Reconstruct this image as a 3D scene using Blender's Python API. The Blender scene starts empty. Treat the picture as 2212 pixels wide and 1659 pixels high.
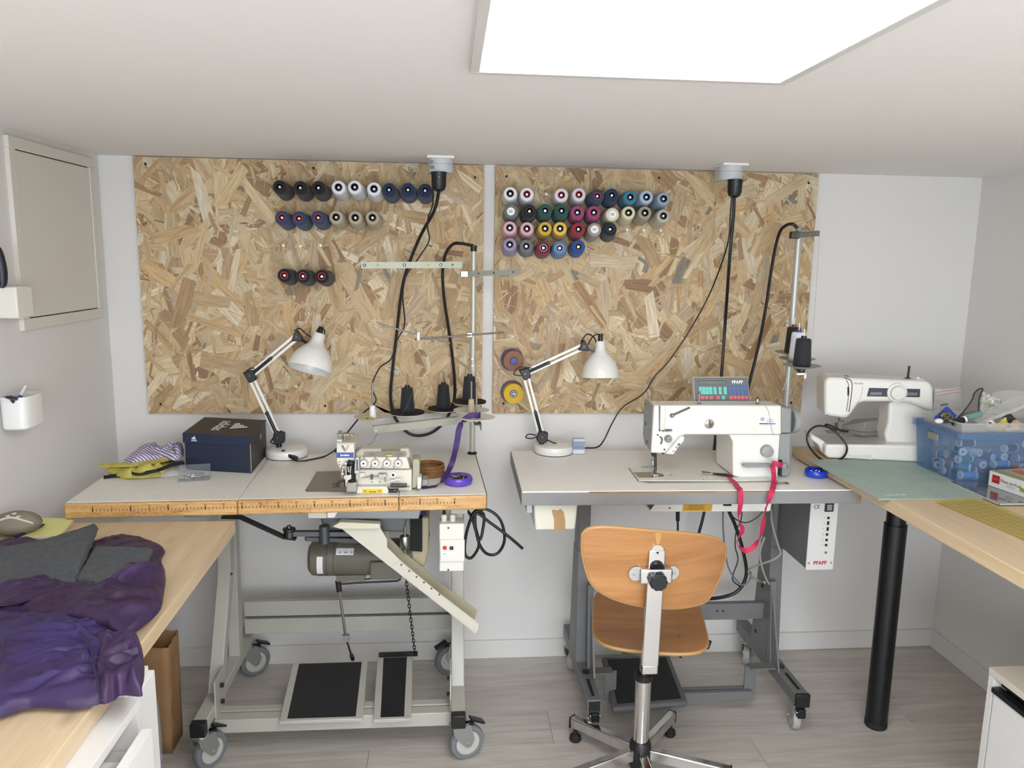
import bpy, bmesh, math, random
from mathutils import Vector, Matrix
random.seed(7)
SC = bpy.context.scene
COL = SC.collection
V = Vector

# ------------------------------------------------------------------ camera
IW, IH, FPX = 2212.0, 1659.0, 1661.0
CAM = V((0.0, -2.805, 1.547))
PITCH, YAW, ROLL = math.radians(-9.3), math.radians(4.85), math.radians(0.9)
FW = V((math.sin(YAW)*math.cos(PITCH), math.cos(YAW)*math.cos(PITCH), math.sin(PITCH)))
_r0 = FW.cross(V((0, 0, 1))).normalized(); _u0 = _r0.cross(FW)
RT = _r0*math.cos(ROLL) + _u0*math.sin(ROLL)
UP = -_r0*math.sin(ROLL) + _u0*math.cos(ROLL)
cd = bpy.data.cameras.new('camera'); cam = bpy.data.objects.new('camera', cd); COL.objects.link(cam)
cd.sensor_width = 36; cd.sensor_fit = 'HORIZONTAL'; cd.lens = FPX/IW*36; cd.clip_start = 0.02
m = Matrix((RT, UP, -FW)).transposed().to_4x4(); m.translation = CAM
cam.matrix_world = m
SC.camera = cam

def U(u, v, x=None, y=None, z=None):
    """photo pixel -> point where its line of sight meets a plane of the room"""
    d = FW + RT*((u-IW/2)/FPX) - UP*((v-IH/2)/FPX)
    if x is not None: t = (x-CAM.x)/d.x
    elif y is not None: t = (y-CAM.y)/d.y
    else: t = (z-CAM.z)/d.z
    return CAM + d*t

# ------------------------------------------------------------------ light, exposure
SC.view_settings.view_transform = 'Standard'
SC.view_settings.look = 'None'
SC.view_settings.gamma = 1.0
SC.view_settings.use_curve_mapping = False
SC.view_settings.exposure = 0.72
world = bpy.data.worlds.new('world'); SC.world = world; world.use_nodes = True
world.node_tree.nodes['Background'].inputs[0].default_value = (0.62, 0.78, 1.0, 1)
world.node_tree.nodes['Background'].inputs[1].default_value = 1.0
PANEL_STRENGTH = 6.4
al = bpy.data.lights.new('window_daylight', 'AREA'); al.shape = 'RECTANGLE'; al.size = 2.5; al.size_y = 1.2
al.energy = 52; al.color = (0.86, 0.93, 1.0)
alo = bpy.data.objects.new('window_daylight', al); COL.objects.link(alo)
alo.location = (.3, -4.62, 1.08); alo.rotation_euler = (math.radians(90), 0, 0)

ROOM_L, ROOM_R, ROOM_F, CEIL = -1.185, 1.99, -4.5, 1.87
ZT = 0.864      # both sewing table tops
ZRD = 0.906     # desk along the right wall
ZLD = 0.810     # desk along the left wall

# ------------------------------------------------------------------ materials
def lin(c):
    if isinstance(c, str):
        c = c.lstrip('#'); c = [int(c[i:i+2], 16)/255 for i in (0, 2, 4)]
    return tuple((x/12.92 if x <= .04045 else ((x+.055)/1.055)**2.4) for x in c) + (1.0,)
MATS = {}
def mat(name, col, rough=.5, metal=0., noise=None, bump=None, alpha=1., trans=0., coat=0., spec=.5, emis=0., sheen=0., ior=None):
    """noise=(scale, other colour, stretch xyz), bump=(scale, strength)"""
    if name in MATS: return MATS[name]
    M = bpy.data.materials.new(name); M.use_nodes = True; nt = M.node_tree; N = nt.nodes; L = nt.links
    b = N['Principled BSDF']; I = b.inputs
    I['Base Color'].default_value = lin(col); I['Roughness'].default_value = rough; I['Metallic'].default_value = metal
    I['Specular IOR Level'].default_value = spec; I['Alpha'].default_value = alpha
    I['Transmission Weight'].default_value = trans; I['Coat Weight'].default_value = coat
    I['Sheen Weight'].default_value = sheen
    if ior: I['IOR'].default_value = ior
    if emis:
        I['Emission Color'].default_value = lin(col); I['Emission Strength'].default_value = emis
    if noise or bump:
        tc = N.new('ShaderNodeTexCoord')
    if noise:
        mp = N.new('ShaderNodeMapping'); L.new(tc.outputs['Object'], mp.inputs[0])
        mp.inputs['Scale'].default_value = noise[2] if len(noise) > 2 else (1, 1, 1)
        nz = N.new('ShaderNodeTexNoise'); nz.inputs['Scale'].default_value = noise[0]; nz.inputs['Detail'].default_value = 6
        L.new(mp.outputs[0], nz.inputs['Vector'])
        cr = N.new('ShaderNodeValToRGB'); cr.color_ramp.elements[0].position = .35; cr.color_ramp.elements[1].position = .68
        cr.color_ramp.elements[0].color = lin(noise[1]); cr.color_ramp.elements[1].color = lin(col)
        L.new(nz.outputs[0], cr.inputs[0]); L.new(cr.outputs[0], I['Base Color'])
    if bump:
        nb = N.new('ShaderNodeTexNoise'); nb.inputs['Scale'].default_value = bump[0]; nb.inputs['Detail'].default_value = 4
        L.new(tc.outputs['Object'], nb.inputs['Vector'])
        bp = N.new('ShaderNodeBump'); bp.inputs['Strength'].default_value = bump[1]; bp.inputs['Distance'].default_value = .004
        L.new(nb.outputs[0], bp.inputs['Height']); L.new(bp.outputs[0], I['Normal'])
    MATS[name] = M
    return M

def wood(name, cols, scale=3., stretch=(1, 14, 1), rough=.5, rnd=True, contrast=(.3, .7), coat=0., fine=.35, knots=0.):
    """procedural wood: stretched noise through a ramp; every piece is offset by its own random number"""
    if name in MATS: return MATS[name]
    M = bpy.data.materials.new(name); M.use_nodes = True; nt = M.node_tree; N = nt.nodes; L = nt.links
    b = N['Principled BSDF']; b.inputs['Roughness'].default_value = rough; b.inputs['Coat Weight'].default_value = coat
    tc = N.new('ShaderNodeTexCoord'); oi = N.new('ShaderNodeObjectInfo')
    ml = N.new('ShaderNodeVectorMath'); ml.operation = 'MULTIPLY_ADD'
    cx = N.new('ShaderNodeCombineXYZ'); 
    for i in range(3): L.new(oi.outputs['Random'], cx.inputs[i])
    ml.inputs[1].default_value = (17, 11, 5) if rnd else (0, 0, 0)
    L.new(cx.outputs[0], ml.inputs[0]); L.new(tc.outputs['Object'], ml.inputs[2])
    mp = N.new('ShaderNodeMapping'); mp.inputs['Scale'].default_value = stretch; L.new(ml.outputs[0], mp.inputs[0])
    n1 = N.new('ShaderNodeTexNoise'); n1.inputs['Scale'].default_value = scale; n1.inputs['Detail'].default_value = 5; n1.inputs['Distortion'].default_value = .8
    L.new(mp.outputs[0], n1.inputs['Vector'])
    n2 = N.new('ShaderNodeTexNoise'); n2.inputs['Scale'].default_value = scale*7; n2.inputs['Detail'].default_value = 3
    mp2 = N.new('ShaderNodeMapping'); mp2.inputs['Scale'].default_value = tuple(s*(2.2 if s > 1 else .6) for s in stretch); L.new(ml.outputs[0], mp2.inputs[0])
    L.new(mp2.outputs[0], n2.inputs['Vector'])
    mx = N.new('ShaderNodeMix'); mx.data_type = 'FLOAT'; mx.inputs[0].default_value = fine
    L.new(n1.outputs[0], mx.inputs[2]); L.new(n2.outputs[0], mx.inputs[3])
    cr = N.new('ShaderNodeValToRGB'); els = cr.color_ramp.elements
    n = len(cols)
    for i, c in enumerate(cols):
        p = contrast[0] + (contrast[1]-contrast[0])*i/(n-1)
        e = els[i] if i < 2 else els.new(p)
        e.position = p; e.color = lin(c)
    L.new(mx.outputs[0], cr.inputs[0]); cout = cr.outputs[0]
    if knots:
        mk = N.new('ShaderNodeMapping'); mk.inputs['Scale'].default_value = tuple(1. if s < 1 else 2.2 for s in stretch); L.new(ml.outputs[0], mk.inputs[0])
        vo = N.new('ShaderNodeTexVoronoi'); vo.inputs['Scale'].default_value = knots; L.new(mk.outputs[0], vo.inputs['Vector'])
        kr = N.new('ShaderNodeValToRGB'); kr.color_ramp.elements[0].position = .03; kr.color_ramp.elements[1].position = .16
        kr.color_ramp.elements[0].color = (.42, .34, .28, 1); kr.color_ramp.elements[1].color = (1, 1, 1, 1); L.new(vo.outputs['Distance'], kr.inputs[0])
        km = N.new('ShaderNodeMix'); km.data_type = 'RGBA'; km.blend_type = 'MULTIPLY'; km.inputs[0].default_value = .7
        L.new(cout, km.inputs[6]); L.new(kr.outputs[0], km.inputs[7]); cout = km.outputs[2]
    L.new(cout, b.inputs['Base Color'])
    bp = N.new('ShaderNodeBump'); bp.inputs['Strength'].default_value = .08; bp.inputs['Distance'].default_value = .002
    L.new(mx.outputs[0], bp.inputs['Height']); L.new(bp.outputs[0], b.inputs['Normal'])
    MATS[name] = M
    return M

def glassy(name, col, op=.3, rough=.08, see=(1, 1, 1)):
    """clear or tinted thin plastic: part see-through, part glossy body"""
    if name in MATS: return MATS[name]
    M = bpy.data.materials.new(name); M.use_nodes = True; nt = M.node_tree; N = nt.nodes; L = nt.links
    b = N['Principled BSDF']; b.inputs['Base Color'].default_value = lin(col); b.inputs['Roughness'].default_value = rough
    tr = N.new('ShaderNodeBsdfTransparent'); tr.inputs[0].default_value = tuple(see) + (1,)
    mx = N.new('ShaderNodeMixShader'); mx.inputs[0].default_value = op
    out = N['Material Output']
    L.new(tr.outputs[0], mx.inputs[1]); L.new(b.outputs[0], mx.inputs[2]); L.new(mx.outputs[0], out.inputs[0])
    MATS[name] = M
    return M

# ------------------------------------------------------------------ mesh helpers
def catmull(pts, sub):
    pts = [V(p) for p in pts]
    if len(pts) < 3 or sub <= 1: return pts
    P = [pts[0]*2-pts[1]] + pts + [pts[-1]*2-pts[-2]]
    out = []
    for i in range(1, len(P)-2):
        a, b, c, d = P[i-1], P[i], P[i+1], P[i+2]
        for k in range(sub):
            t = k/sub
            out.append(.5*((2*b) + (c-a)*t + (2*a-5*b+4*c-d)*t*t + (3*b-a-3*c+d)*t**3))
    out.append(pts[-1])
    return out

class MB:
    def __init__(s): s.v = []; s.f = []
    def add(s, vs, fs):
        o = len(s.v); s.v += [V(p) for p in vs]; s.f += [[i+o for i in f] for f in fs]; return s
    def hexa(s, p):
        """eight points: bottom ring 0-3, top ring 4-7"""
        return s.add(p, [(3, 2, 1, 0), (4, 5, 6, 7), (0, 1, 5, 4), (1, 2, 6, 5), (2, 3, 7, 6), (3, 0, 4, 7)])
    def box(s, x0, x1, y0, y1, z0, z1):
        return s.hexa([(x0, y0, z0), (x1, y0, z0), (x1, y1, z0), (x0, y1, z0), (x0, y0, z1), (x1, y0, z1), (x1, y1, z1), (x0, y1, z1)])
    def obox(s, c, ax, ay, az):
        c, ax, ay, az = V(c), V(ax)/2, V(ay)/2, V(az)/2
        return s.hexa([c-ax-ay-az, c+ax-ay-az, c+ax+ay-az, c-ax+ay-az, c-ax-ay+az, c+ax-ay+az, c+ax+ay+az, c-ax+ay+az])
    def bar(s, p0, p1, w, h, up=(0, 0, 1)):
        """box beam from p0 to p1, w across, h along up"""
        p0, p1 = V(p0), V(p1); d = p1-p0; u = V(up); side = d.cross(u)
        if side.length < 1e-6: side = d.cross(V((1, 0, 0)))
        side.normalize(); u = side.cross(d).normalized()
        return s.obox((p0+p1)/2, d, side*w, u*h)
    def prism(s, pts, vec):
        pts = [V(p) for p in pts]; n = len(pts); vec = V(vec)
        return s.add(pts + [p+vec for p in pts], [list(range(n))[::-1], list(range(n, 2*n))] + [(i, (i+1) % n, n+(i+1) % n, n+i) for i in range(n)])
    def pxprism(s, px, y, depth):
        """outline in photo pixels, stood up in the plane y, extruded towards the wall"""
        return s.prism([U(u, v, y=y) for u, v in px], (0, depth, 0))
    def cyl(s, p0, p1, r0, r1=None, n=16):
        r1 = r0 if r1 is None else r1
        p0, p1 = V(p0), V(p1)
        return s.lathe([(0, 0), (r0, 0), (r1, (p1-p0).length), (0, (p1-p0).length)], p0, p1-p0, n)
    def lathe(s, prof, o, axis=(0, 0, 1), n=24):
        a = V(axis).normalized(); t = V((1, 0, 0)) if abs(a.x) < .9 else V((0, 1, 0))
        e1 = a.cross(t).normalized(); e2 = a.cross(e1); o = V(o)
        vs, fs, rings = [], [], []
        for r, h in prof:
            if r <= 1e-7: rings.append([len(vs)]); vs.append(o+a*h)
            else:
                rings.append(list(range(len(vs), len(vs)+n)))
                vs += [o+a*h+(e1*math.cos(2*math.pi*k/n)+e2*math.sin(2*math.pi*k/n))*r for k in range(n)]
        for A, B in zip(rings, rings[1:]):
            if len(A) == 1 and len(B) == 1: continue
            for k in range(n):
                k2 = (k+1) % n
                if len(A) == 1: fs.append((A[0], B[k], B[k2]))
                elif len(B) == 1: fs.append((A[k], A[k2], B[0]))
                else: fs.append((A[k], A[k2], B[k2], B[k]))
        return s.add(vs, fs)
    def sphere(s, c, r, n=12, sq=(1, 1, 1)):
        k = len(s.v)
        s.lathe([(r*math.sin(math.pi*i/8), -r*math.cos(math.pi*i/8)) for i in range(9)], (0, 0, 0), (0, 0, 1), n)
        for i in range(k, len(s.v)): s.v[i] = V((s.v[i].x*sq[0], s.v[i].y*sq[1], s.v[i].z*sq[2])) + V(c)
        return s
    def tube(s, pts, r, n=8, sub=6, closed=False):
        P = catmull(pts, sub)
        if closed: P = P[:-1] if (P[0]-P[-1]).length < 1e-6 else P
        vs, fs = [], []; nrm = None; m_ = len(P)
        for i, p in enumerate(P):
            d = (P[(i+1) % m_]-P[i-1]) if closed else (P[min(i+1, m_-1)]-P[max(i-1, 0)])
            d.normalize()
            if nrm is None:
                nrm = d.cross(V((0, 0, 1)) if abs(d.z) < .9 else V((1, 0, 0))).normalized()
            else:
                nrm = (nrm-d*nrm.dot(d))
                nrm = nrm.normalized() if nrm.length > 1e-6 else d.orthogonal().normalized()
            bn = d.cross(nrm); rr = r(i/(m_-1)) if callable(r) else r
            vs += [p+(nrm*math.cos(2*math.pi*k/n)+bn*math.sin(2*math.pi*k/n))*rr for k in range(n)]
        for i in range(m_ if closed else m_-1):
            a, b = i*n, ((i+1) % m_)*n
            for k in range(n): fs.append((a+k, a+(k+1) % n, b+(k+1) % n, b+k))
        if not closed: fs += [list(range(n))[::-1], list(range((m_-1)*n, m_*n))]
        return s.add(vs, fs)
    def ribbon(s, pts, side, w, th=.0012, sub=5):
        """flat band through pts; side = direction across it (or a list, one per point)"""
        P = catmull(pts, sub); n = len(P)
        S = catmull(side, sub) if isinstance(side, list) else [V(side)]*n
        vs, fs = [], []
        for i, p in enumerate(P):
            d = (P[min(i+1, n-1)]-P[max(i-1, 0)]).normalized(); sd = S[i]-d*S[i].dot(d)
            sd = sd.normalized() if sd.length > 1e-5 else d.orthogonal().normalized()
            nr = d.cross(sd)
            vs += [p-sd*w/2-nr*th/2, p+sd*w/2-nr*th/2, p+sd*w/2+nr*th/2, p-sd*w/2+nr*th/2]
        for i in range(n-1):
            a, b = 4*i, 4*i+4
            for k in range(4): fs.append((a+k, a+(k+1) % 4, b+(k+1) % 4, b+k))
        fs += [(3, 2, 1, 0), (4*n-4, 4*n-3, 4*n-2, 4*n-1)]
        return s.add(vs, fs)
    def mesh(s, name, inv=None, smooth=True):
        me = bpy.data.meshes.new(name)
        vs = [inv @ p for p in s.v] if inv is not None else s.v
        me.from_pydata([tuple(p) for p in vs], [], s.f)
        bm = bmesh.new(); bm.from_mesh(me)
        bmesh.ops.recalc_face_normals(bm, faces=bm.faces)
        for f in bm.faces: f.smooth = smooth
        for e in bm.edges:
            if len(e.link_faces) == 2 and e.calc_face_angle(0) > .62: e.smooth = False
        bm.to_mesh(me); bm.free()
        return me
    def build(s, name, material, parent=None, bevel=0., seg=2, smooth=True):
        inv = root_matrix(parent).inverted() if parent else None
        me = s.mesh(name, inv, smooth)
        o = bpy.data.objects.new(name, me); COL.objects.link(o)
        if material: me.materials.append(material)
        if parent: o.parent = parent
        if bevel:
            md = o.modifiers.new('bevel', 'BEVEL'); md.width = bevel; md.segments = seg; md.limit_method = 'ANGLE'; md.angle_limit = .7
        return o
def root_matrix(o):
    while o.parent: o = o.parent
    return o.matrix_basis.copy()
def tag(o, label, cat, group=None):
    o['label'] = label; o['category'] = cat
    if group: o['group'] = group
    return o
def thing(name, label, cat, loc=(0, 0, 0), rotz=0, group=None):
    o = bpy.data.objects.new(name, None); COL.objects.link(o); o.empty_display_size = .05
    o.location = loc; o.rotation_euler = (0, 0, rotz)
    o.matrix_basis = Matrix.Translation(V(loc)) @ Matrix.Rotation(rotz, 4, 'Z')
    return tag(o, label, cat, group)
def struct(name, mb, material, **k):
    o = mb.build(name, material, **k); o['kind'] = 'structure'; return o
def plabel(o, label): o['label'] = label; return o
def copy_tree(o, parent=None):
    c = o.copy(); COL.objects.link(c)
    if parent: c.parent = parent
    for ch in list(o.children): copy_tree(ch, c)
    return c
TXT = {}
def text(parent, s, c, xd, yd, h, material, name='lettering', align='CENTER', bold=0., squash=1., lift=.0006):
    """flat lettering: centred on c, reading along xd, upright along yd, capital height about h"""
    key = (s, align, bold)
    if key not in TXT:
        cu = bpy.data.curves.new('t', 'FONT'); cu.body = s; cu.size = 1; cu.align_x = align; cu.align_y = 'CENTER'; cu.offset = bold
        cu.resolution_u = 3
        to = bpy.data.objects.new('t', cu); COL.objects.link(to)
        dg = bpy.context.evaluated_depsgraph_get(); me = bpy.data.meshes.new_from_object(to.evaluated_get(dg))
        TXT[key] = ([v.co.copy() for v in me.vertices], [list(p.vertices) for p in me.polygons])
        bpy.data.objects.remove(to); bpy.data.curves.remove(cu); bpy.data.meshes.remove(me)
    vs, fs = TXT[key]; xd = V(xd).normalized(); yd = V(yd).normalized(); n = xd.cross(yd).normalized(); k = h/.7
    mb = MB().add([V(c)+xd*v.x*k*squash+yd*v.y*k+n*lift for v in vs], fs)
    inv = root_matrix(parent).inverted() if parent else None
    me = bpy.data.meshes.new(name); me.from_pydata([tuple(inv @ p) for p in mb.v], [], mb.f); me.materials.append(material)
    o = bpy.data.objects.new(name, me); COL.objects.link(o); o.parent = parent
    return o

# ------------------------------------------------------------------ shared materials
WHITE_P = mat('white_plastic', '#e9e8e4', .35)
CREAM_P = mat('cream_plastic', '#dcd8cb', .4)
BLACK_P = mat('black_plastic', '#121316', .42)
BLACK_R = mat('black_rubber', '#1a1a1b', .7)
CHROME = mat('chrome', '#d8d8d8', .12, 1.)
STEEL = mat('brushed_steel', '#a9a9a6', .32, 1.)
DSTEEL = mat('dark_steel', '#5a5853', .38, 1.)
ZINC = mat('zinc_plate', '#b4b6b4', .42, .9)
LAMINATE = mat('grey_laminate', '#ebe8df', .42, noise=(90, '#e5e2d8'), bump=(400, .02))
LAMINATE2 = mat('white_laminate', '#f1efe9', .4, noise=(90, '#ebe9e2'), bump=(400, .02))
OLIVE = mat('beige_enamel', '#b3b2a7', .38, noise=(6, '#adaba0'))
GREYP = mat('grey_enamel', '#6f7071', .45, noise=(8, '#686969'))
MGREY = mat('machine_grey', '#8f918e', .4)
MWHITE = mat('machine_white', '#e4e2da', .33)
MCREAM = mat('machine_cream', '#d3cfbf', .36)
THREADBLK = mat('black_thread', '#1d1e22', .8, bump=(500, .3), sheen=.1)
INK = mat('black_ink', '#101010', .6)
WINK = mat('white_ink', '#f0f0f0', .6)
CABLE = mat('black_cable', '#101012', .45)
# ------------------------------------------------------------------ the room
WALLM = mat('white_wall_paint', '#dfdcd8', .85, bump=(260, .12))
CEILM = mat('ceiling_paint', '#efedeb', .9, bump=(260, .1))
TRIM = mat('white_trim', '#dddbd7', .5)
struct('wall_back', MB().box(ROOM_L-.1, ROOM_R+.1, 0, .1, -.1, CEIL+.1), WALLM)
struct('wall_left', MB().box(ROOM_L-.1, ROOM_L, ROOM_F-.1, 0, -.1, CEIL+.1), WALLM)
struct('wall_right', MB().box(ROOM_R, ROOM_R+.1, ROOM_F-.1, 0, -.1, CEIL+.1), WALLM)
struct('ceiling', MB().box(ROOM_L, ROOM_R, ROOM_F, 0, CEIL, CEIL+.1), CEILM)
WX0, WX1, WZ0, WZ1 = -1.0, 1.6, .45, 1.72
fr = MB()
fr.box(ROOM_L, WX0, ROOM_F-.1, ROOM_F, -.1, CEIL).box(WX1, ROOM_R, ROOM_F-.1, ROOM_F, -.1, CEIL)
fr.box(WX0, WX1, ROOM_F-.1, ROOM_F, -.1, WZ0).box(WX0, WX1, ROOM_F-.1, ROOM_F, WZ1, CEIL)
struct('wall_front', fr, WALLM)
w = MB()
for a, b, c, d in ((WX0, WX1, WZ0, WZ0+.05), (WX0, WX1, WZ1-.05, WZ1), (WX0, WX0+.05, WZ0, WZ1), (WX1-.05, WX1, WZ0, WZ1), (.275, .325, WZ0, WZ1)):
    w.box(a, b, ROOM_F-.08, ROOM_F-.02, c, d)
win = struct('window_1', w, WHITE_P)
MB().box(WX0+.05, .275, ROOM_F-.055, ROOM_F-.049, WZ0+.05, WZ1-.05).build('pane', glassy('window_glass', '#ffffff', .06, .02), win)
MB().box(.325, WX1-.05, ROOM_F-.055, ROOM_F-.049, WZ0+.05, WZ1-.05).build('pane', MATS['window_glass'], win)
# floor: base slab with boards laid along x
FLOORW = wood('grey_floor_board', ['#989189', '#afa89f', '#c0b9b0', '#ccc6be'], 2.4, (.9, 9, 1), .42, contrast=(.28, .72), fine=.45)
fl = struct('floor', MB().box(ROOM_L, ROOM_R, ROOM_F, 0, -.1, -.006), mat('floor_joint', '#6b635c', .8))
PW, PL = .186, 1.24
r = 0; y = 0.
while y > ROOM_F+.02:
    x = ROOM_L - [0, .55, .95, .3][r % 4]
    while x < ROOM_R:
        x0, x1 = max(x, ROOM_L), min(x+PL, ROOM_R); y0 = max(y-PW, ROOM_F)
        if x1-x0 > .02:
            c = V(((x0+x1)/2, (y0+y)/2, 0)); g = .0006
            b = MB().box(x0-c.x+g, x1-c.x-g, y0-c.y+g, y-c.y-g, -.006, 0)
            o = b.build('floor_board', FLOORW); o.parent = fl; o.location = c
        x += PL
    y -= PW; r += 1
# skirting
struct('baseboard_back', MB().box(ROOM_L, ROOM_R, -.014, 0, 0, .073), TRIM, bevel=.002)
struct('baseboard_right', MB().box(ROOM_R-.014, ROOM_R, ROOM_F, -.014, 0, .073), TRIM, bevel=.002)
struct('baseboard_left', MB().box(ROOM_L, ROOM_L+.014, ROOM_F, -.014, 0, .073), TRIM, bevel=.002)

# access door in the left wall
DOORM = mat('access_door_paint', '#dad6cd', .5)
def W_(u, v): return U(u, v, x=ROOM_L)
a, b, c, d = W_(8, 293), W_(196, 341), W_(215, 687), W_(42, 714)
ya, yb = (a.y+d.y)/2, (b.y+c.y)/2; z0, z1 = (c.z+d.z)/2, (a.z+b.z)/2
z1 = min(z1, CEIL-.004)
df = MB(); t = .032; x0, x1 = ROOM_L-.001, ROOM_L+.012
df.box(x0, x1, ya, yb, z0, z0+t).box(x0, x1, ya, yb, z1-t, z1).box(x0, x1, ya, ya+t, z0+t, z1-t).box(x0, x1, yb-t, yb, z0+t, z1-t)
door = struct('door_1', df, DOORM, bevel=.0015)
MB().box(ROOM_L-.001, ROOM_L+.003, ya+t-.002, yb-t+.002, z0+t-.002, z1-t+.002).build('gap_shadow_strip', mat('door_gap', '#1a1a1a', .9), door)
MB().box(ROOM_L, ROOM_L+.009, ya+t+.003, yb-t-.001, z0+t+.003, z1-t-.003).build('door_leaf', DOORM, door, bevel=.001)

# LED ceiling panel
lp = thing('ceiling_light', 'square white framed LED panel glowing on the ceiling', 'light', (.33, -1.9, CEIL-.02))
L0, L1 = U(1013, 161, z=CEIL-.014).x, U(1694, 186, z=CEIL-.014).x
F1 = U(1013, 161, z=CEIL-.014).y; F0 = F1-1.19
fm = mat('light_frame', '#d9d8d6', .4)
f = MB(); t = .018; zz = CEIL-.014
f.box(L0, L1, F0, F0+t, zz, CEIL).box(L0, L1, F1-t, F1, zz, CEIL).box(L0, L0+t, F0+t, F1-t, zz, CEIL).box(L1-t, L1, F0+t, F1-t, zz, CEIL)
f.build('frame', fm, lp, bevel=.002)
MB().box(L0+t, L1-t, F0+t, F1-t, zz+.002, CEIL-.001).build('diffuser', mat('led_diffuser', '#fdfcff', .5, emis=PANEL_STRENGTH), lp)
lp2 = copy_tree(lp); lp2.location = (.33, -3.6, CEIL-.02); lp2['label'] = 'second square LED panel over the middle of the room'
# ------------------------------------------------------------------ OSB boards with thread cones
def strand_material():
    M = bpy.data.materials.new('osb_strand'); M.use_nodes = True; nt = M.node_tree; N = nt.nodes; L = nt.links
    b = N['Principled BSDF']; b.inputs['Roughness'].default_value = .62
    at = N.new('ShaderNodeAttribute'); at.attribute_name = 'tone'
    uv = N.new('ShaderNodeUVMap'); uv.uv_map = 'grain'
    mp = N.new('ShaderNodeMapping'); mp.inputs['Scale'].default_value = (6, 75, 1); L.new(uv.outputs[0], mp.inputs[0])
    nz = N.new('ShaderNodeTexNoise'); nz.inputs['Scale'].default_value = 1.8; nz.inputs['Detail'].default_value = 3; nz.inputs['Distortion'].default_value = 1.2
    L.new(mp.outputs[0], nz.inputs['Vector'])
    cr = N.new('ShaderNodeValToRGB'); cr.color_ramp.elements[0].position = .36; cr.color_ramp.elements[1].position = .62
    cr.color_ramp.elements[0].color = (.70, .63, .55, 1); cr.color_ramp.elements[1].color = (1, 1, 1, 1)
    L.new(nz.outputs[0], cr.inputs[0])
    mx = N.new('ShaderNodeMix'); mx.data_type = 'RGBA'; mx.blend_type = 'MULTIPLY'; mx.inputs[0].default_value = .85
    L.new(at.outputs['Color'], mx.inputs[6]); L.new(cr.outputs[0], mx.inputs[7]); L.new(mx.outputs[2], b.inputs['Base Color'])
    return M
STRAND = strand_material()
TONES = ['#d2ba91', '#cbb189', '#d8c49d', '#c4a880', '#dccbaa', '#bb9c74', '#ae8f6c', '#d0b184', '#a3835f', '#9a7a5c', '#8f8878', '#ae8c62', '#e2d5ba', '#c6b193']
TW = [12, 11, 10, 9, 7, 5, 3, 8, 1.6, 1, 1, 2, 5, 8]
def osb(name, label, x0, x1, z0, z1, seed):
    rng = random.Random(seed)
    root = thing(name, label, 'board', ((x0+x1)/2, -.008, z0))
    MB().box(x0, x1, -.015, -.0005, z0, z1).build('panel', mat('osb_core', '#a58559', .8), root)
    vs, fs, uvs, cols = [], [], [], []
    def flake(cx, cz, ln, wd, a, y, col):
        k0 = len(vs); ca, sa = math.cos(a), math.sin(a)
        n = rng.choice((4, 5, 6)); j = lambda q: rng.uniform(-q, q)
        pts = [(-ln/2+j(ln*.06), -wd/2), (-ln*.05, -wd/2+j(wd*.12)), (ln/2+j(ln*.12), -wd/2+j(wd*.25)),
               (ln/2+j(ln*.12), wd/2+j(wd*.2)), (ln*.08, wd/2+j(wd*.12)), (-ln/2+j(ln*.12), wd/2+j(wd*.25))]
        if n == 4: pts[3] = (pts[3][0]-ln*.12, pts[3][1])
        if n == 5: pts[0] = (pts[0][0]+ln*.1, pts[0][1])
        ou, ov = rng.uniform(0, 50), rng.uniform(0, 50)
        for px, pz in pts:
            X = min(max(cx+px*ca-pz*sa, x0), x1); Z = min(max(cz+px*sa+pz*ca, z0), z1)
            vs.append((X, y, Z)); uvs.append((px+ou, pz+ov))
        fs.append(tuple(range(k0, k0+len(pts)))); cols.append(col)
    NF = 3600
    for i in range(NF):
        t = i/NF
        big = rng.random()
        if t < .3: ln, wd = rng.uniform(.09, .20), rng.uniform(.028, .065)
        elif big < .17: ln, wd = rng.uniform(.08, .19), rng.uniform(.018, .055)
        elif big < .42: ln, wd = rng.uniform(.05, .13), rng.uniform(.008, .022)
        else: ln, wd = rng.uniform(.015, .06), rng.uniform(.0015, .006)
        c = lin(rng.choices(TONES, TW)[0]); k = rng.uniform(.82, 1.06)
        if ln < .045 and rng.random() < .2: k *= rng.choice((.4, .6, 1.2))
        a = rng.gauss(math.pi/2, .8) if rng.random() < .75 else rng.uniform(0, math.pi)
        flake(rng.uniform(x0, x1), rng.uniform(z0, z1), ln, wd, a, -.0152-.0022*t, (c[0]*k, c[1]*k, c[2]*k, 1))
    me = bpy.data.meshes.new('wood_strands'); inv = root_matrix(root).inverted()
    me.from_pydata([tuple(inv @ V(p)) for p in vs], [], fs)
    me.uv_layers.new(name='grain'); me.color_attributes.new('tone', 'FLOAT_COLOR', 'CORNER')
    ul = me.uv_layers['grain']; ca = me.color_attributes['tone']
    for p in me.polygons:
        for li in p.loop_indices:
            ul.data[li].uv = uvs[me.loops[li].vertex_index]; ca.data[li].color = cols[p.index]
    me.materials.append(STRAND)
    o = bpy.data.objects.new('wood_strands', me); COL.objects.link(o); o.parent = root; o['kind'] = 'stuff'
    return root
BY = -.0178
def board_screw(root, u, v):
    p = U(u, v, y=BY)
    MB().lathe([(0, .0012), (.004, .0012), (.0045, 0), (.0045, -.006), (0, -.006)], p, (0, -1, 0), 12).build('screw', mat('black_screw', '#0d0d0d', .6), root)
bl = osb('osb_board', 'strand board on the wall behind the overlock machine with few thread cones', -1.064, .126, .979, 1.867, 11)
br = osb('osb_board', 'strand board on the wall behind the flat sewing machine with many coloured thread cones', .166, 1.348, .978, 1.866, 23)
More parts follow.
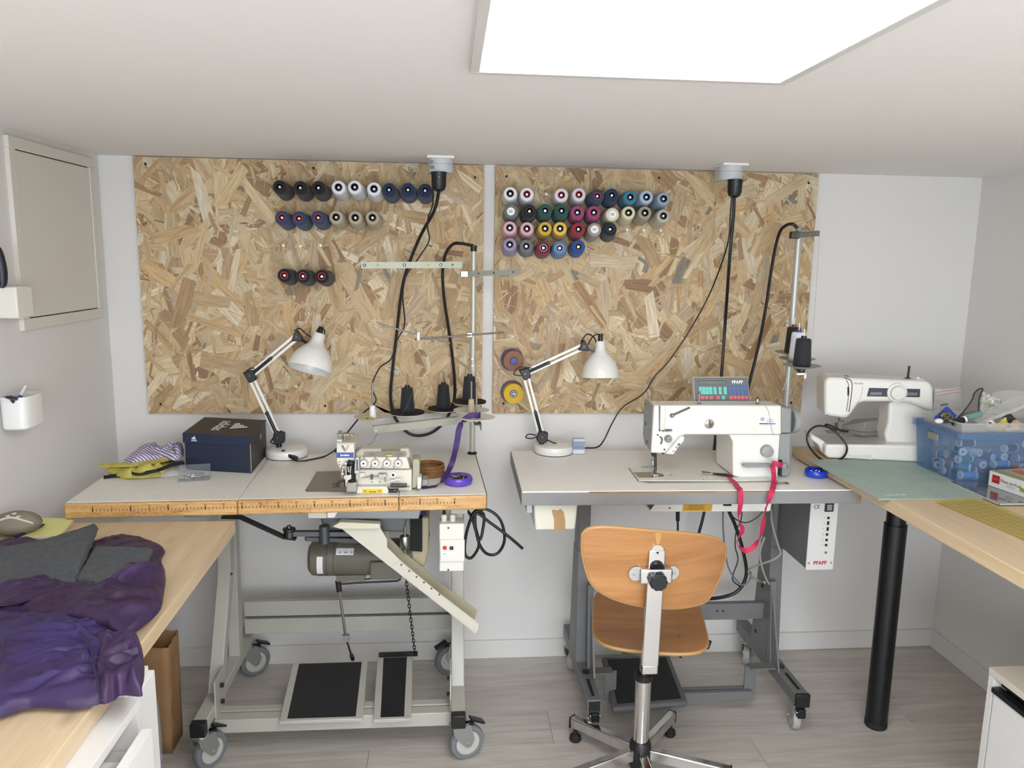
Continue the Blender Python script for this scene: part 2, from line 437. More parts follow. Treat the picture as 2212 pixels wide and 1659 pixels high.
for u, v in ((314, 354), (347, 873), (677, 363), (1026, 383), (702, 877), (1009, 880)): board_screw(bl, u, v)
for u, v in ((1094, 381), (1424, 384), (1747, 395), (1087, 872), (1709, 870)): board_screw(br, u, v)

PEGM = mat('peg_white_metal', '#dcdcd8', .3, .6)
CL, TILT = .122, math.radians(5)
def cone_mesh():
    rb, rt = .0285, .0236
    th = MB(); prof = [(.012, .004), (rb-.003, .004), (rb, .010)]
    for i in range(1, 15):
        h = .010+(CL-.022)*i/15; r_ = rb+(rt-rb)*i/15
        prof += [(r_+.0003, h-.002), (r_-.0002, h+.0015)]
    prof += [(rt, CL-.009), (rt-.003, CL-.004), (.0125, CL-.003)]
    th.lathe(prof, (0, 0, 0), (0, 0, 1), 28)
    co = MB().lathe([(.0175, 0), (.0182, .003), (.0130, CL-.004), (.0125, CL), (.0100, CL), (.0096, CL-.004), (.0135, .002), (.0175, 0)], (0, 0, 0), (0, 0, 1), 24)
    return th.mesh('cone_thread'), co.mesh('cone_core')
CONE_T, CONE_C = cone_mesh()
CONE_LBL = MB().lathe([(0, 0), (.0135, 0), (.0135, .0006), (0, .0006)], (0, 0, CL+.0002), (0, 0, 1), 20).mesh('cone_label')
def wrap_mesh():
    prof = [(.020, -.001), (.0294, 0), (.0294, .02), (.0270, .07), (.0248, CL-.004), (.0225, CL+.002), (.012, CL+.003)]
    mb = MB().lathe(prof, (0, 0, 0), (0, 0, 1), 22)
    rg = random.Random(3)
    for i, p in enumerate(mb.v):
        k = 1+rg.uniform(-.004, .022); mb.v[i] = V((p.x*k, p.y*k, p.z+rg.uniform(-.002, .002)))
    return mb.mesh('wrap')
WRAP = wrap_mesh(); WRAPM = glassy('clear_wrap', '#e9ecec', .12, .10)
BARC = MB()
for i in range(7): BARC.box(-.007+i*.002, -.0062+i*.002, -.005, .005, CL+.0009, CL+.0010)
BARC = BARC.mesh('barcode')
def objmat(o, m_):
    o.material_slots[0].link = 'OBJECT'; o.material_slots[0].material = m_
CONE_T.materials.append(None); CONE_C.materials.append(None)
CONE_LBL.materials.append(WINK); WRAP.materials.append(WRAPM); BARC.materials.append(INK)
def peg(root, tip, ax, length):
    p0 = tip-ax*length
    MB().lathe([(0, -.004), (.0024, -.004), (.0024, length-.012), (.0046, length-.012), (.0046, length), (.0022, length), (.0022, length-.004), (0, length-.004)], p0, ax, 12).build('peg', PEGM, root)
def spread(pts):
    """pts: (tip, axis, base radius, tip radius); lean neighbours apart until they only touch"""
    B = [t-a*CL for t, a, rb_, rt_ in pts]; T = [t.copy() for t, a, rb_, rt_ in pts]
    for L_, k in ((T, 3), (B, 2)):
        for it in range(120):
            for i in range(len(L_)):
                for j in range(i+1, len(L_)):
                    d = L_[j]-L_[i]; d.y = 0; g = pts[i][k]+pts[j][k]+.0003-d.length
                    if g > 0: d.normalize(); L_[i] -= d*g/2; L_[j] += d*g/2
    return [(t, b) for t, b in zip(T, B)]
def cone_line(u, v, side=0.):
    ax = V((side, -math.cos(TILT), math.sin(TILT))).normalized()
    return U(u, v, y=BY-.0085-CL*math.cos(TILT)), ax
def cone(root, tip, base, colname, col, core, label, group, wrapped=False, lab=False):
    ax = (tip-base).normalized(); base = tip-ax*CL
    q = ax.to_track_quat('Z', 'Y')
    r_ = bpy.data.objects.new('thread_cone', None); COL.objects.link(r_); r_.empty_display_size = .03
    r_.matrix_basis = Matrix.Translation(base) @ q.to_matrix().to_4x4()
    tag(r_, label, 'thread cone', group)
    def part(n, me, m_=None):
        o = bpy.data.objects.new(n, me); COL.objects.link(o); o.parent = r_
        if m_: objmat(o, m_)
        return o
    part('thread', CONE_T, mat('thread_'+colname, col, .85, bump=(700, .35), sheen=.15))
    part('core', CONE_C, mat('core_'+core, {'black': '#15161a', 'red': '#a02a35', 'navy': '#1f2b44', 'grey': '#8c8d90', 'dark': '#2b2d36'}[core], .4))
    if wrapped: part('clear_wrap', WRAP)
    if lab:
        l_ = part('paper_label', CONE_LBL); b_ = bpy.data.objects.new('barcode', BARC); COL.objects.link(b_); b_.parent = l_
    if not lab:
        hd = tip-ax*.006
        peg(root, hd, ax, CL+.0)
def za(x, y): return 560+x/3.814, 320+y/3.814
def zb(x, y): return 1060+x/5.267, 340+y/5.267
G = 'thread cones on the board behind the overlock machine'
B_ = 'on the board behind the overlock machine'
TRIPLES = [
 (((165, 318), (335, 325), (485, 325)), 'charcoal', '#191b1c', 'black', ('black thread cone at the free end of the top row of cones', 'black thread cone between two black cones in the top row', 'black thread cone beside the white cones')),
 (((652, 322), (785, 320), (945, 335)), 'white', '#e8e8ec', 'black', ('white thread cone beside the black cones', 'white thread cone between two white cones', 'white thread cone beside the three navy cones')),
 (((1068, 342), (1225, 342), (1366, 348)), 'navy', '#1b2c52', 'navy', ('navy thread cone beside the white cones', 'navy thread cone between two navy cones', 'navy thread cone touching the hanging power plug cord')),
 (((185, 572), (325, 578), (483, 572)), 'denim', '#27406a', 'red', ('denim blue thread cone with red core at the free end of its row', 'denim blue thread cone with red core between two denim cones', 'denim blue thread cone with red core beside the beige cones')),
 (((632, 568), (790, 572), (932, 572)), 'beige', '#b5a98f', 'black', ('beige thread cone beside the denim blue cones', 'beige thread cone between two beige cones', 'beige thread cone at the free end of the second row')),
 (((205, 1048), (358, 1055), (513, 1057)), 'ink', '#131317', 'red', ('black thread cone with red core, of three the farthest from the thread stand', 'black thread cone with red core between two alike under the empty pegs', 'black thread cone with red core, of three the nearest to the thread stand'))]
LB, LA = [], []
for pos, cn, c, core, lbs in TRIPLES:
    for (x, y), lb in zip(pos, lbs): LB.append((*cone_line(*za(x, y)), .0285, .0238)); LA.append((cn, c, core, lb, G))
for (t, b), a in zip(spread(LB), LA): cone(bl, t, b, *a)
for (x, y) in ((198, 802), (340, 808), (506, 802)):
    ax = V((0, -math.cos(TILT), math.sin(TILT))); peg(bl, U(*za(x, y), y=BY-.10), ax, .10)
G = 'thread cones on the board behind the flat sewing machine'
RB = [
 (222, 410, 'white', '#e8e8ec', 'black', 'white thread cone with black core at the start of the coloured rows', 0, 0),
 (412, 418, 'white2', '#e6e6ee', 'red', 'unwrapped white thread cone with red core beside the empty peg', 0, 0),
 (805, 428, 'white3', '#e2e0e2', 'red', 'white thread cone in clear wrap with bright red core', 1, 0),
 (1005, 422, 'white4', '#dcd8dc', 'red', 'white thread cone in clear wrap beside a navy cone', 1, 0),
 (1215, 440, 'navy2', '#2a3d63', 'red', 'navy thread cone with red core beside the wrapped white cone', 0, 0),
 (1380, 430, 'navy3', '#182c56', 'navy', 'deep navy thread cone between a red-cored navy cone and a teal cone', 0, 0),
 (1590, 452, 'teal', '#2f7d9c', 'dark', 'teal blue thread cone in the top row', 0, 0),
 (1775, 450, 'powder', '#a9bfdc', 'dark', 'powder blue thread cone beside the teal cone', 0, 0),
 (1970, 470, 'mist', '#8ea5b9', 'dark', 'grey blue thread cone at the end of the top row', 0, 0),
 (230, 615, 'bottle', '#2f4a43', 'black', 'dark green wrapped thread cone with a round barcode label', 1, 1),
 (443, 610, 'black3', '#191b1e', 'black', 'black thread cone beside the green cones', 0, 0),
 (620, 605, 'green', '#12584a', 'navy', 'emerald green thread cone beside the black cone', 0, 0),
 (808, 605, 'green', '#12584a', 'navy', 'emerald green thread cone beside the magenta cones', 0, 0),
 (987, 625, 'magenta', '#a53f70', 'dark', 'magenta thread cone beside the emerald cones', 0, 0),
 (1175, 625, 'magenta', '#a53f70', 'dark', 'magenta thread cone beside the labelled cream cone', 0, 0),
 (1387, 648, 'cream', '#e0dbb4', 'dark', 'cream thread cone with a round barcode label', 1, 1),
 (1570, 628, 'cream2', '#ddd6b3', 'dark', 'cream thread cone without label', 0, 0),
 (1757, 630, 'taupe', '#a09a86', 'black', 'taupe thread cone without wrap beside the cream cone', 0, 0),
 (1968, 665, 'ecru', '#bdb7a5', 'dark', 'pale ecru thread cone at the end of the second row', 0, 0),
 (217, 800, 'pink', '#e0aeb4', 'dark', 'pale pink thread cone above the lilac one', 0, 0),
 (412, 810, 'pink', '#e0aeb4', 'dark', 'pale pink thread cone beside the mustard one', 0, 0),
 (620, 808, 'mustard', '#d6b02f', 'navy', 'mustard yellow thread cone beside the pink cones', 0, 0),
 (790, 808, 'amber', '#ecc04f', 'dark', 'warm amber yellow thread cone beside the red cone', 0, 0),
 (1000, 815, 'red', '#9c2331', 'dark', 'bright red thread cone beside yellow ones', 0, 0),
 (1183, 820, 'clay', '#97897d', 'black', 'brownish grey wrapped thread cone with a round barcode label', 1, 1),
 (1360, 815, 'midnight', '#151c28', 'navy', 'midnight blue thread cone beside the row of empty pegs', 0, 0),
 (217, 990, 'lilac', '#9d8fb4', 'dark', 'lilac thread cone at the start of the bottom row', 0, 0),
 (405, 1010, 'grey', '#6f7475', 'dark', 'mid grey thread cone beside the lilac one', 0, 0),
 (600, 1028, 'burgundy', '#7c1b38', 'grey', 'burgundy thread cone with grey core', 0, 0),
 (785, 1032, 'sky', '#5a86bd', 'grey', 'sky blue thread cone in the bottom row', 0, 0),
 (1000, 1015, 'royal', '#1f4c98', 'dark', 'royal blue thread cone at the end of the bottom row', 0, 0)]
LB = [(*cone_line(*zb(x, y), -.085+.03*(x-200)/1800), .0304 if wr else .0287, .0254 if wr else .0238) for x, y, cn, c, core, lb, wr, la in RB]
for (t, b), (x, y, cn, c, core, lb, wr, la) in zip(spread(LB), RB): cone(br, t, b, cn, c, core, lb, G, bool(wr), bool(la))
for x, y in ((632, 418), (1553, 825), (1743, 832), (1935, 832)):
    ax = V((-.02, -math.cos(TILT), math.sin(TILT))); peg(br, U(*zb(x, y), y=BY-.085), ax, .085)

# two fat spools hanging low on the board
def fat_spool(u, v, label, tcol, tname, cap, num=None):
    ax = V((0.02, -1, .05)).normalized(); c = U(u, v, y=-.085); b = c-ax*.065
    root = thing('thread_spool', label, 'spool', b)
    BLU = mat('spool_blue', '#232d7d', .4)
    MB().lathe([(.006, .0), (.041, .0), (.042, .002), (.041, .004), (.012, .005)], b, ax, 32).build('flange', BLU, root)
    MB().lathe([(.012, .004), (.036, .006), (.0375, .02), (.0375, .05), (.036, .062), (.014, .0635)], b, ax, 32).build('thread', mat('thread_'+tname, tcol, .85, bump=(500, .4)), root)
    cp = MB().lathe([(0, .067), (.0125, .067), (.014, .065), (.015, .062)], b, ax, 24).build('cap', BLU if cap else mat('spool_dark', '#20233c', .4), root)
    if num:
        MB().lathe([(.0105, .0674), (.0118, .0674)], b, ax, 24).build('white_ring', WINK, cp)
        text(cp, num, b+ax*.0676, (.85, 0, -.5), (.5, 0, .85), .009, WINK, bold=.02)
    p0 = b-ax*(.06)
    MB().cyl(V((b.x, BY+.004, b.z)), b+ax*.004, .003, n=8).build('peg', PEGM, br)
fat_spool(1110, 780, 'fat spool of brown thread with blue flange and cap', '#8f6650', 'brown', True)
fat_spool(1110, 851, 'fat spool of yellow thread with a number on its cap', '#d2ac3a', 'gold', False, '30')
# ------------------------------------------------------------------ sewing table with the overlock machine
A_, B__ = V((-1.047, -.686, 0)), V((.114, -.645, 0))
LX = (B__-A_).normalized(); LY = V((-LX.y, LX.x, 0)); LW = (B__-A_).length
def LT(s, t, z): return A_+LX*s+LY*t+V((0, 0, z))
def lhex(mb, s0, s1, t0, t1, z0, z1):
    return mb.hexa([LT(s0, t0, z0), LT(s1, t0, z0), LT(s1, t1, z0), LT(s0, t1, z0), LT(s0, t0, z1), LT(s1, t0, z1), LT(s1, t1, z1), LT(s0, t1, z1)])
def caster(root, p, ztop, head, r, brake=True, wm=None):
    h = V((math.cos(head), math.sin(head), 0)); ax = V((-h.y, h.x, 0)); c = V((p[0], p[1], r))+h*.028
    f = MB(); w2 = .017
    f.lathe([(0, ztop-.002), (.022, ztop-.002), (.024, ztop-.014), (.012, ztop-.018), (0, ztop-.018)], (p[0], p[1], 0), (0, 0, 1), 16)
    for s in (-1, 1):
        a = V((p[0], p[1], 0))+ax*s*w2
        pts = [a+h*-.024+V((0, 0, ztop-.014)), a+h*.034+V((0, 0, ztop-.014)), a+h*.048+V((0, 0, r+.012)), a+h*.034+V((0, 0, r-.012)), a+h*.020+V((0, 0, r-.010)), a+h*-.018+V((0, 0, r+.035))]
        f.prism(pts, ax*s*.003)
    f.obox(V((p[0], p[1], ztop-.016))+h*.004, h*.056, ax*(2*w2), V((0, 0, .004)))
    o = f.build('caster', ZINC, root)
    wh = MB().lathe([(.008, -.011), (r*.74, -.011), (r*.78, -.0125), (r*.95, -.0115), (r, -.006), (r, .006), (r*.95, .0115), (r*.78, .0125), (r*.74, .011), (.008, .011)], c, ax, 28)
    wh.build('wheel', wm or mat('grey_wheel_rubber', '#6f7376', .55), o)
    MB().lathe([(0, -.014), (r*.68, -.0125), (r*.68, .0125), (0, .014)], c, ax, 24).build('hub', mat('wheel_hub', '#b4b4b0', .45), o)
    MB().cyl(c-ax*.021, c+ax*.021, .006, n=10).build('axle_bolt', CHROME, o)
    if brake:
        b = MB(); q = V((p[0], p[1], ztop-.012))+h*.05
        b.obox(q+h*.012+V((0, 0, -.002)), h*.044+V((0, 0, -.022)), ax*.026, V((0, 0, .006))+h*.003)
        b.obox(q-h*.014+V((0, 0, -.008)), h*.03, ax*.014, V((0, 0, .012)))
        b.build('brake_lever', BLACK_P, o, bevel=.001)
    return o

tb = thing('sewing_table', 'grey-topped sewing table on beige wheeled frame with a ruler along its worn wooden edge', 'table', (-.46, -.4, 0))
TH = .042
EDGEW = wood('worn_edge_wood', ['#7a5329', '#b88b52', '#c79d64', '#d3ae7a'], 3.2, (2, 22, 22), .45, contrast=(.34, .62), fine=.5, coat=.1)
segs = ((0, .4575), (.4590, .9075), (.9085, LW))
for i, (a, b) in enumerate(segs):
    p = lhex(MB(), a+.0005, b-.0005, .010, .50, ZT-TH, ZT).build('tabletop', LAMINATE, tb, bevel=.001)
    e = lhex(MB(), a, b, -.004, .0095, ZT-TH-.001, ZT-.0005).build('edge_band', EDGEW, p, bevel=.005 if i != 1 else .004, seg=3)
    if i == 2: lhex(MB(), LW-.0005, LW+.0025, .010, .50, ZT-TH, ZT-.001).build('side_band', mat('dark_edge', '#5c4a36', .6), p)
# ruler printed along the wooden edge
s0_, s1_ = .075, 1.068
tk = MB()
for i in range(101):
    s = s0_+(s1_-s0_)*i/100; hgt = .0105 if i % 10 == 0 else (.0095 if i % 5 == 0 else .0075); wd = .0032 if i % 10 == 0 else (.0018 if i % 5 == 0 else .0011)
    zb_ = ZT-.024
    tk.add([LT(s-wd/2, -.0046, zb_), LT(s+wd/2, -.0046, zb_), LT(s+wd/2, -.0046, zb_+hgt), LT(s-wd/2, -.0046, zb_+hgt)], [(0, 1, 2, 3)])
tk.build('ruler_marks', INK, tb)
for i in range(0, 101, 5):
    if i in (80,): continue
    text(tb, str(i), LT(s0_+(s1_-s0_)*i/100, -.0044, ZT-.0095), LX, (0, 0, 1), .0044, INK, 'ruler_number', bold=.02)
text(tb, '80', LT(s0_+(s1_-s0_)*.8, -.0044, ZT-.0095), LX, (0, 0, 1), .0044, INK, 'ruler_number', bold=.02)
# side frames
def side_frame(x, left):
    k = MB(); w = .042
    k.bar((x, -.635, .153), (x, -.075, .153), w, .038)
    k.build('foot_beam', OLIVE, tb, bevel=.003)
    k = MB(); k.bar((x, -.475, .16), (x, -.31, .50), w, .04, (0, 1, 0)); k.bar((x, -.31, .49), (x, -.285, ZT-TH-.03), w, .045, (0, 1, 0))
    k.build('front_leg', OLIVE, tb, bevel=.003)
    k = MB(); k.bar((x, -.235, .165), (x, -.215, ZT-TH-.03), w*.9, .05, (0, 1, 0)); k.build('rear_leg', OLIVE, tb, bevel=.003)
    k = MB(); k.bar((x, -.6, ZT-TH-.016), (x, -.2, ZT-TH-.016), .05, .03); k.build('top_rail', OLIVE, tb, bevel=.002)
    MB().box(x-w/2-.001, x+w/2+.001, -.664, -.634, .131, .174).build('end_cap', BLACK_P, tb, bevel=.003)
    s = 1 if left else -1
    pl = MB().box(min(x+s*.021, x+s*.026), max(x+s*.021, x+s*.026), -.56, -.46, .07, .25); pl.build('bracket_plate', OLIVE, tb)
    for yy, zz_ in ((-.51, .21), (-.51, .155)):
        MB().cyl((x+s*.024, yy, zz_), (x+s*.036, yy, zz_), .008, n=6).build('bolt', DSTEEL, tb)
side_frame(-.735, True); side_frame(.035, False)
caster(tb, (-.735, -.63), .133, math.radians(55), .056); caster(tb, (-.735, -.10), .133, math.radians(35), .056)
caster(tb, (.035, -.62), .133, math.radians(20), .056); caster(tb, (.035, -.10), .133, math.radians(200), .056)
MB().box(-.72, .02, -.17, -.145, .272, .328).build('cross_rail', OLIVE, tb, bevel=.002)
MB().box(-.72, .02, -.17, -.145, .206, .262).build('cross_rail', OLIVE, tb, bevel=.002)
MB().box(-.72, .02, -.150, -.145, .258, .276).build('rail_slot', mat('dark_slot', '#1c1c1a', .8), tb)
MB().box(-.715, .015, -.57, -.53, .082, .128).build('pedal_rail', OLIVE, tb, bevel=.003)
MB().box(-.715, .015, -.522, -.49, .082, .128).build('pedal_rail', OLIVE, tb, bevel=.003)
# treadles
RIB = mat('ribbed_rubber', '#1b1c1d', .75, noise=(5, '#242525'))
def treadle(px, name, ribs):
    (a, b, c, d) = [U(*q, z=zz_) for q, zz_ in zip(px, (.165, .165, .135, .135))]   # rear left, rear right, front right, front left
    th = V((0, 0, -.012)); fr = .022
    k = MB()
    ex = (b-a).normalized(); w_ = (b-a).length
    k.hexa([a+th, a+ex*fr+th, d+ex*fr+th, d+th, a, a+ex*fr, d+ex*fr, d])
    k.hexa([b-ex*fr+th, b+th, c+th, c-ex*fr+th, b-ex*fr, b, c, c-ex*fr])
    ey = (d-a).normalized()
    k.hexa([d-ey*.012+th, c-ey*.012+th, c+th, d+th, d-ey*.012, c-ey*.012, c, d])
    tr = k.build(name, OLIVE, tb, bevel=.002)
    i0, i1, i2, i3 = a+ex*fr, b-ex*fr, c-ex*fr-ey*.012, d+ex*fr-ey*.012
    MB().hexa([i0+th*1.2, i1+th*1.2, i2+th*1.2, i3+th*1.2, i0+th*.25, i1+th*.25, i2+th*.25, i3+th*.25]).build('mat', RIB, tr)
    if ribs:
        r_ = MB(); n = 22
        for i in range(n):
            f0, f1 = (i+.25)/n, (i+.7)/n
            q = [i0.lerp(i1, f0), i0.lerp(i1, f1), i3.lerp(i2, f1), i3.lerp(i2, f0)]
            r_.hexa([p+th*.3 for p in q]+[p+th*.12 for p in q])
        r_.build('mat_ribs', RIB, tr)
    c_ = d+ex*(w_/2)+ey*-.1
    MB().box(c_.x-w_*.4, c_.x+w_*.4, -.56, -.50, .118, c_.z-.01).build('hinge', OLIVE, tr)
    return tr
treadle(((632, 1433), (795, 1428), (783, 1552), (603, 1558)), 'treadle', False)
ts = treadle(((815, 1420), (892, 1417), (888, 1552), (806, 1555)), 'treadle', True)
a, b = U(818, 1419, z=.165), U(896, 1416, z=.165)
MB().bar(a+V((0, .006, .004)), b+V((.01, .006, .004)), .012, .014).build('rear_bar', BLACK_P, ts)
# motor
MOT = mat('motor_paint', '#6b675a', .4, noise=(7, '#625e52'))
mc = U(668, 1205, y=-.40); zc_, r_ = mc.z, .058
mt = MB().lathe([(0, 0), (r_*.72, .001), (r_*.95, .012), (r_, .035), (r_, .245), (r_*1.02, .25), (r_*1.02, .33), (r_*.7, .345), (0, .345)], (mc.x, -.40, zc_), (1, 0, 0), 40).build('motor', MOT, tb)
MB().lathe([(r_+.0006, .062), (r_+.0006, .064), (r_+.0006, .082), (r_+.0006, .084)], (mc.x, -.40, zc_), (1, 0, 0), 40)
for h in (.062, .084): MB().lathe([(r_+.0003, h), (r_+.0012, h+.0006), (r_+.0003, h+.0012)], (mc.x, -.40, zc_), (1, 0, 0), 40).build('motor_seam', mat('seam_dark', '#3c392f', .6), mt)
MB().box(mc.x+.20, mc.x+.30, -.47, -.42, zc_-.05, zc_+.01).build('terminal_box', MOT, mt, bevel=.004)
MB().box(mc.x+.09, mc.x+.18, -.44, -.38, zc_-r_-.008, zc_-r_+.012).build('motor_foot', MOT, mt)
MB().box(mc.x+.10, mc.x+.24, -.42, -.36, zc_+r_-.006, ZT-TH).build('motor_mount', DSTEEL, mt)
def on_cyl(u0, v0, u1, v1, name, m_, par, n=5, lift=.0007):
    """sticker wrapped on the motor barrel"""
    vs = []; 
    for i in range(n+1):
        for u in (u0, u1):
            v = v0+(v1-v0)*i/n; q = U(u, v, y=-.40-r_*.8); dz = max(-.98, min(.98, (q.z-zc_)/r_))
            vs.append((q.x, -.40-(r_+lift)*math.sqrt(1-dz*dz), zc_+dz*(r_+lift)))
    return MB().add(vs, [(2*i, 2*i+1, 2*i+3, 2*i+2) for i in range(n)]).build(name, m_, par)
on_cyl(727, 1176, 763, 1197, 'rating_plate', mat('plate_grey', '#8d8a80', .4, .5), mt); on_cyl(726, 1187, 764, 1198, 'sticker', mat('sticker_white', '#d9d9d6', .5), mt, lift=.0011)
on_cyl(685, 1201, 698, 1239, 'sticker', MATS['sticker_white'], mt)
for i, (s_, u) in enumerate((('125', 734), ('380', 747), ('CE', 759))):
    q = U(u, 1192.5, y=-.40-r_*.98); text(mt, s_, (q.x, q.y+.0085 if False else q.y-.0035, q.z), (1, 0, 0), (0, .25, 1), .005, INK, bold=.02)
# belt guard, spring pot and underside of the machine
MB().pxprism([(883, 1118), (927, 1118), (926, 1190), (918, 1226), (890, 1220)], -.46, .09).build('belt_guard', mat('belt_guard_cream', '#b3a98a', .5), tb, bevel=.006)
MB().pxprism([(886, 1120), (912, 1120), (912, 1192), (886, 1190)], -.475, .03).build('belt_gap', mat('dark_gap', '#141414', .8), tb)
MB().pxprism([(668, 1100), (910, 1100), (905, 1122), (672, 1122)], -.56, .22).build('machine_sump', mat('sump_grey', '#8f9090', .4, .4), tb, bevel=.004)
MB().pxprism([(690, 1118), (880, 1118), (872, 1150), (700, 1145)], -.53, .17).build('machine_pan', mat('pan_grey', '#5b5d5f', .45, .3), tb, bevel=.006)
MB().pxprism([(665, 1100), (706, 1100), (706, 1120), (665, 1120)], -.60, .04).build('oil_tray', MCREAM, tb, bevel=.002)
MB().pxprism([(706, 1096), (735, 1096), (722, 1119), (707, 1119)], -.62, .03).build('tray_clip', WHITE_P, tb, bevel=.002)
rp = U(874, 1100, y=-.50); rq = U(873, 1195, y=-.50)
MB().cyl((rp.x, -.5, ZT-TH), (rp.x, -.5, rq.z), .0045, n=10).build('pressure_rod', STEEL, tb)
q0, q1 = U(873, 1157, y=-.5), U(873, 1184, y=-.5)
MB().lathe([(0, 0), (.014, 0), (.016, .003), (.016, q0.z-q1.z-.003), (.014, q0.z-q1.z), (0, q0.z-q1.z)], (rp.x, -.5, q1.z), (0, 0, 1), 20).build('spring_pot', STEEL, tb)
# swing arm under the left side
a = [U(u, v, y=-.56) for u, v in ((480, 1116), (520, 1117), (614, 1160), (640, 1163))]
k = MB(); k.ribbon([a[0], a[1], a[2], a[3]], (0, 1, 0), .025, .006, 1); k.build('swing_arm', BLACK_P, tb)
a0 = U(625, 1158, y=-.56); a1 = U(625, 1137, y=-.56)
MB().lathe([(0, -.002), (.016, -.002), (.016, .016), (.019, .020), (.019, .024), (.008, .026), (.005, .034), (0, .034)], (a0.x, a0.y, a0.z), (0, 0, 1), 18).build('pivot_knob', DSTEEL, tb)
MB().bar(U(630, 1152, y=-.56), U(800, 1152, y=-.50), .02, .014).build('support_arm', mat('iron_grey', '#55575a', .45, .6), tb)
MB().bar(U(660, 1163, y=-.55), U(775, 1166, y=-.49), .02, .012).build('support_arm', MATS['iron_grey'], tb)
q = U(701, 1170, y=-.55); MB().cyl((q.x, q.y, q.z-.004), (q.x, q.y, q.z+.05), .015, n=18).build('pivot_boss', MATS['iron_grey'], tb)
# scrap chute, a channel of sheet metal sloping to the right
ch_l = [(735, 1140), (845, 1226), (1026, 1368)]
ch_u = [(820, 1138), (836, 1165), (836, 1182), (866, 1212), (955, 1286), (1034, 1346)]
cp = MB().pxprism(ch_l+[(1033, 1360)]+ch_u[::-1], -.575, .003)
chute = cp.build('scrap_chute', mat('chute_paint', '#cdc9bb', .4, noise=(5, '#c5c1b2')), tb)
fl_ = [U(u, v, y=-.572) for u, v in ch_l]
CHM = MATS['chute_paint']
b = MB()
for p, q in zip(fl_, fl_[1:]): b.hexa([p, q, q+V((0, .085, 0)), p+V((0, .085, 0)), p+V((0, 0, .004)), q+V((0, 0, .004)), q+V((0, .085, .004)), p+V((0, .085, .004))])
b.build('chute_floor', CHM, chute)
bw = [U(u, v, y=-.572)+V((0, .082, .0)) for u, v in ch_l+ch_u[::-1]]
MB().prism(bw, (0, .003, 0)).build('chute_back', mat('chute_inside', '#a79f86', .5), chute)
sl = [U(u, v, y=-.5775) for u, v in ((845, 1224), (862, 1211), (952, 1284), (956, 1290), (1033, 1347), (1027, 1366))]
MB().prism(sl, (0, .0024, 0)).build('slide_plate', CHM, chute)
for u, v in ((867, 1220), (884, 1233), (900, 1246), (916, 1258), (932, 1271), (949, 1284)):
    q = U(u, v, y=-.578); MB().cyl(q-V((0, .002, 0)), q+V((0, .001, 0)), .0028, n=6).build('rivet', DSTEEL, chute)
cl_ = MB().pxprism([(718, 1138), (735, 1128), (820, 1132), (822, 1143), (735, 1143)], -.59, .03); cl_.build('chute_clip', mat('clip_cream', '#d5cdb6', .4), chute, bevel=.002)
# levers, chain and pitman rod
k = MB(); k.tube([U(u, v, y=-.42) for u, v in ((732, 1262), (770, 1259), (858, 1255), (864, 1252), (866, 1235))], .0035, 8, 1)
k.tube([U(u, v, y=-.42) for u, v in ((732, 1256), (780, 1252), (850, 1246))], .003, 8, 1)
k.build('clutch_lever', BLACK_P, tb)
p0, p1, p2, p3 = U(730, 1258, y=-.42), U(733, 1277, y=-.42), U(747, 1378, y=-.40), U(762, 1418, y=-.36)
MB().cyl(p0+V((0, 0, .006)), p1, .009, n=12).build('rod_end', BLACK_P, tb)
MB().cyl(p1, p2, .0045, n=8).build('pitman_rod', STEEL, tb)
MB().obox(p2, (.022, 0, 0), (0, .014, 0), (0, 0, .022)).build('rod_clamp', STEEL, tb)
e_ = V((U(762, 1425, z=.17).x, U(762, 1425, z=.17).y, .172))
MB().cyl(p2, e_, .0038, n=8).build('pitman_rod', STEEL, tb)
MB().cyl(e_+(p2-e_).normalized()*.03, e_, .007, n=10).build('rod_end', BLACK_P, tb)
c0, c1 = U(877, 1250, y=-.40), U(897, 1416, z=.172); n = 22
lk = []
for i in range(n):
    p = c0.lerp(c1, (i+.5)/n); d = (c1-c0)/n
    sd = V((1, 0, 0)) if i % 2 else V((0, 1, 0))
    sd = (sd-d.normalized()*sd.dot(d.normalized())).normalized()
    ring = [p+d*.72*math.cos(t)+sd*.0045*math.sin(t) for t in [2*math.pi*j/10 for j in range(10)]]
    MB().tube(ring, .0014, 6, 1, closed=True).build('chain_link', mat('chain_black', '#26241f', .5, .6), tb)
# switch box
sb_ = [U(949, 1132, y=-.6), U(1002, 1234, y=-.6)]
x0, x1, z1, z0 = sb_[0].x, sb_[1].x, sb_[0].z, sb_[1].z
SWM = mat('switch_box_white', '#d9d6cc', .45)
sw = MB().box(x0, x1, -.6, -.545, z0, z1).build('switch_box', SWM, tb, bevel=.003)
MB().box(x0+.002, x1+.002, -.606, -.6, z0+.033, z0+(z1-z0)*.68).build('cover', SWM, sw, bevel=.002)
cz = z0+(z1-z0)*.52
MB().box(x0+.011, x0+.022, -.612, -.604, cz-.004, cz+.005).build('stop_button', mat('red_button', '#b3241d', .4), sw, bevel=.001)
MB().box(x0+.031, x0+.042, -.612, -.604, cz-.005, cz+.004).build('start_button', BLACK_P, sw, bevel=.001)
MB().box(x0+.011, x0+.044, -.6068, -.6060, cz-.026, cz-.016).build('label_strip', WINK, sw)
text(sw, 'BEC', (x0+.017, -.6070, cz-.0195), (1, 0, 0), (0, 0, 1), .003, INK, bold=.02)
for zz_ in (z0+.006, z1-.012): MB().cyl((x0+.027, -.603, zz_), (x0+.027, -.598, zz_), .003, n=8).build('screw', DSTEEL, sw)
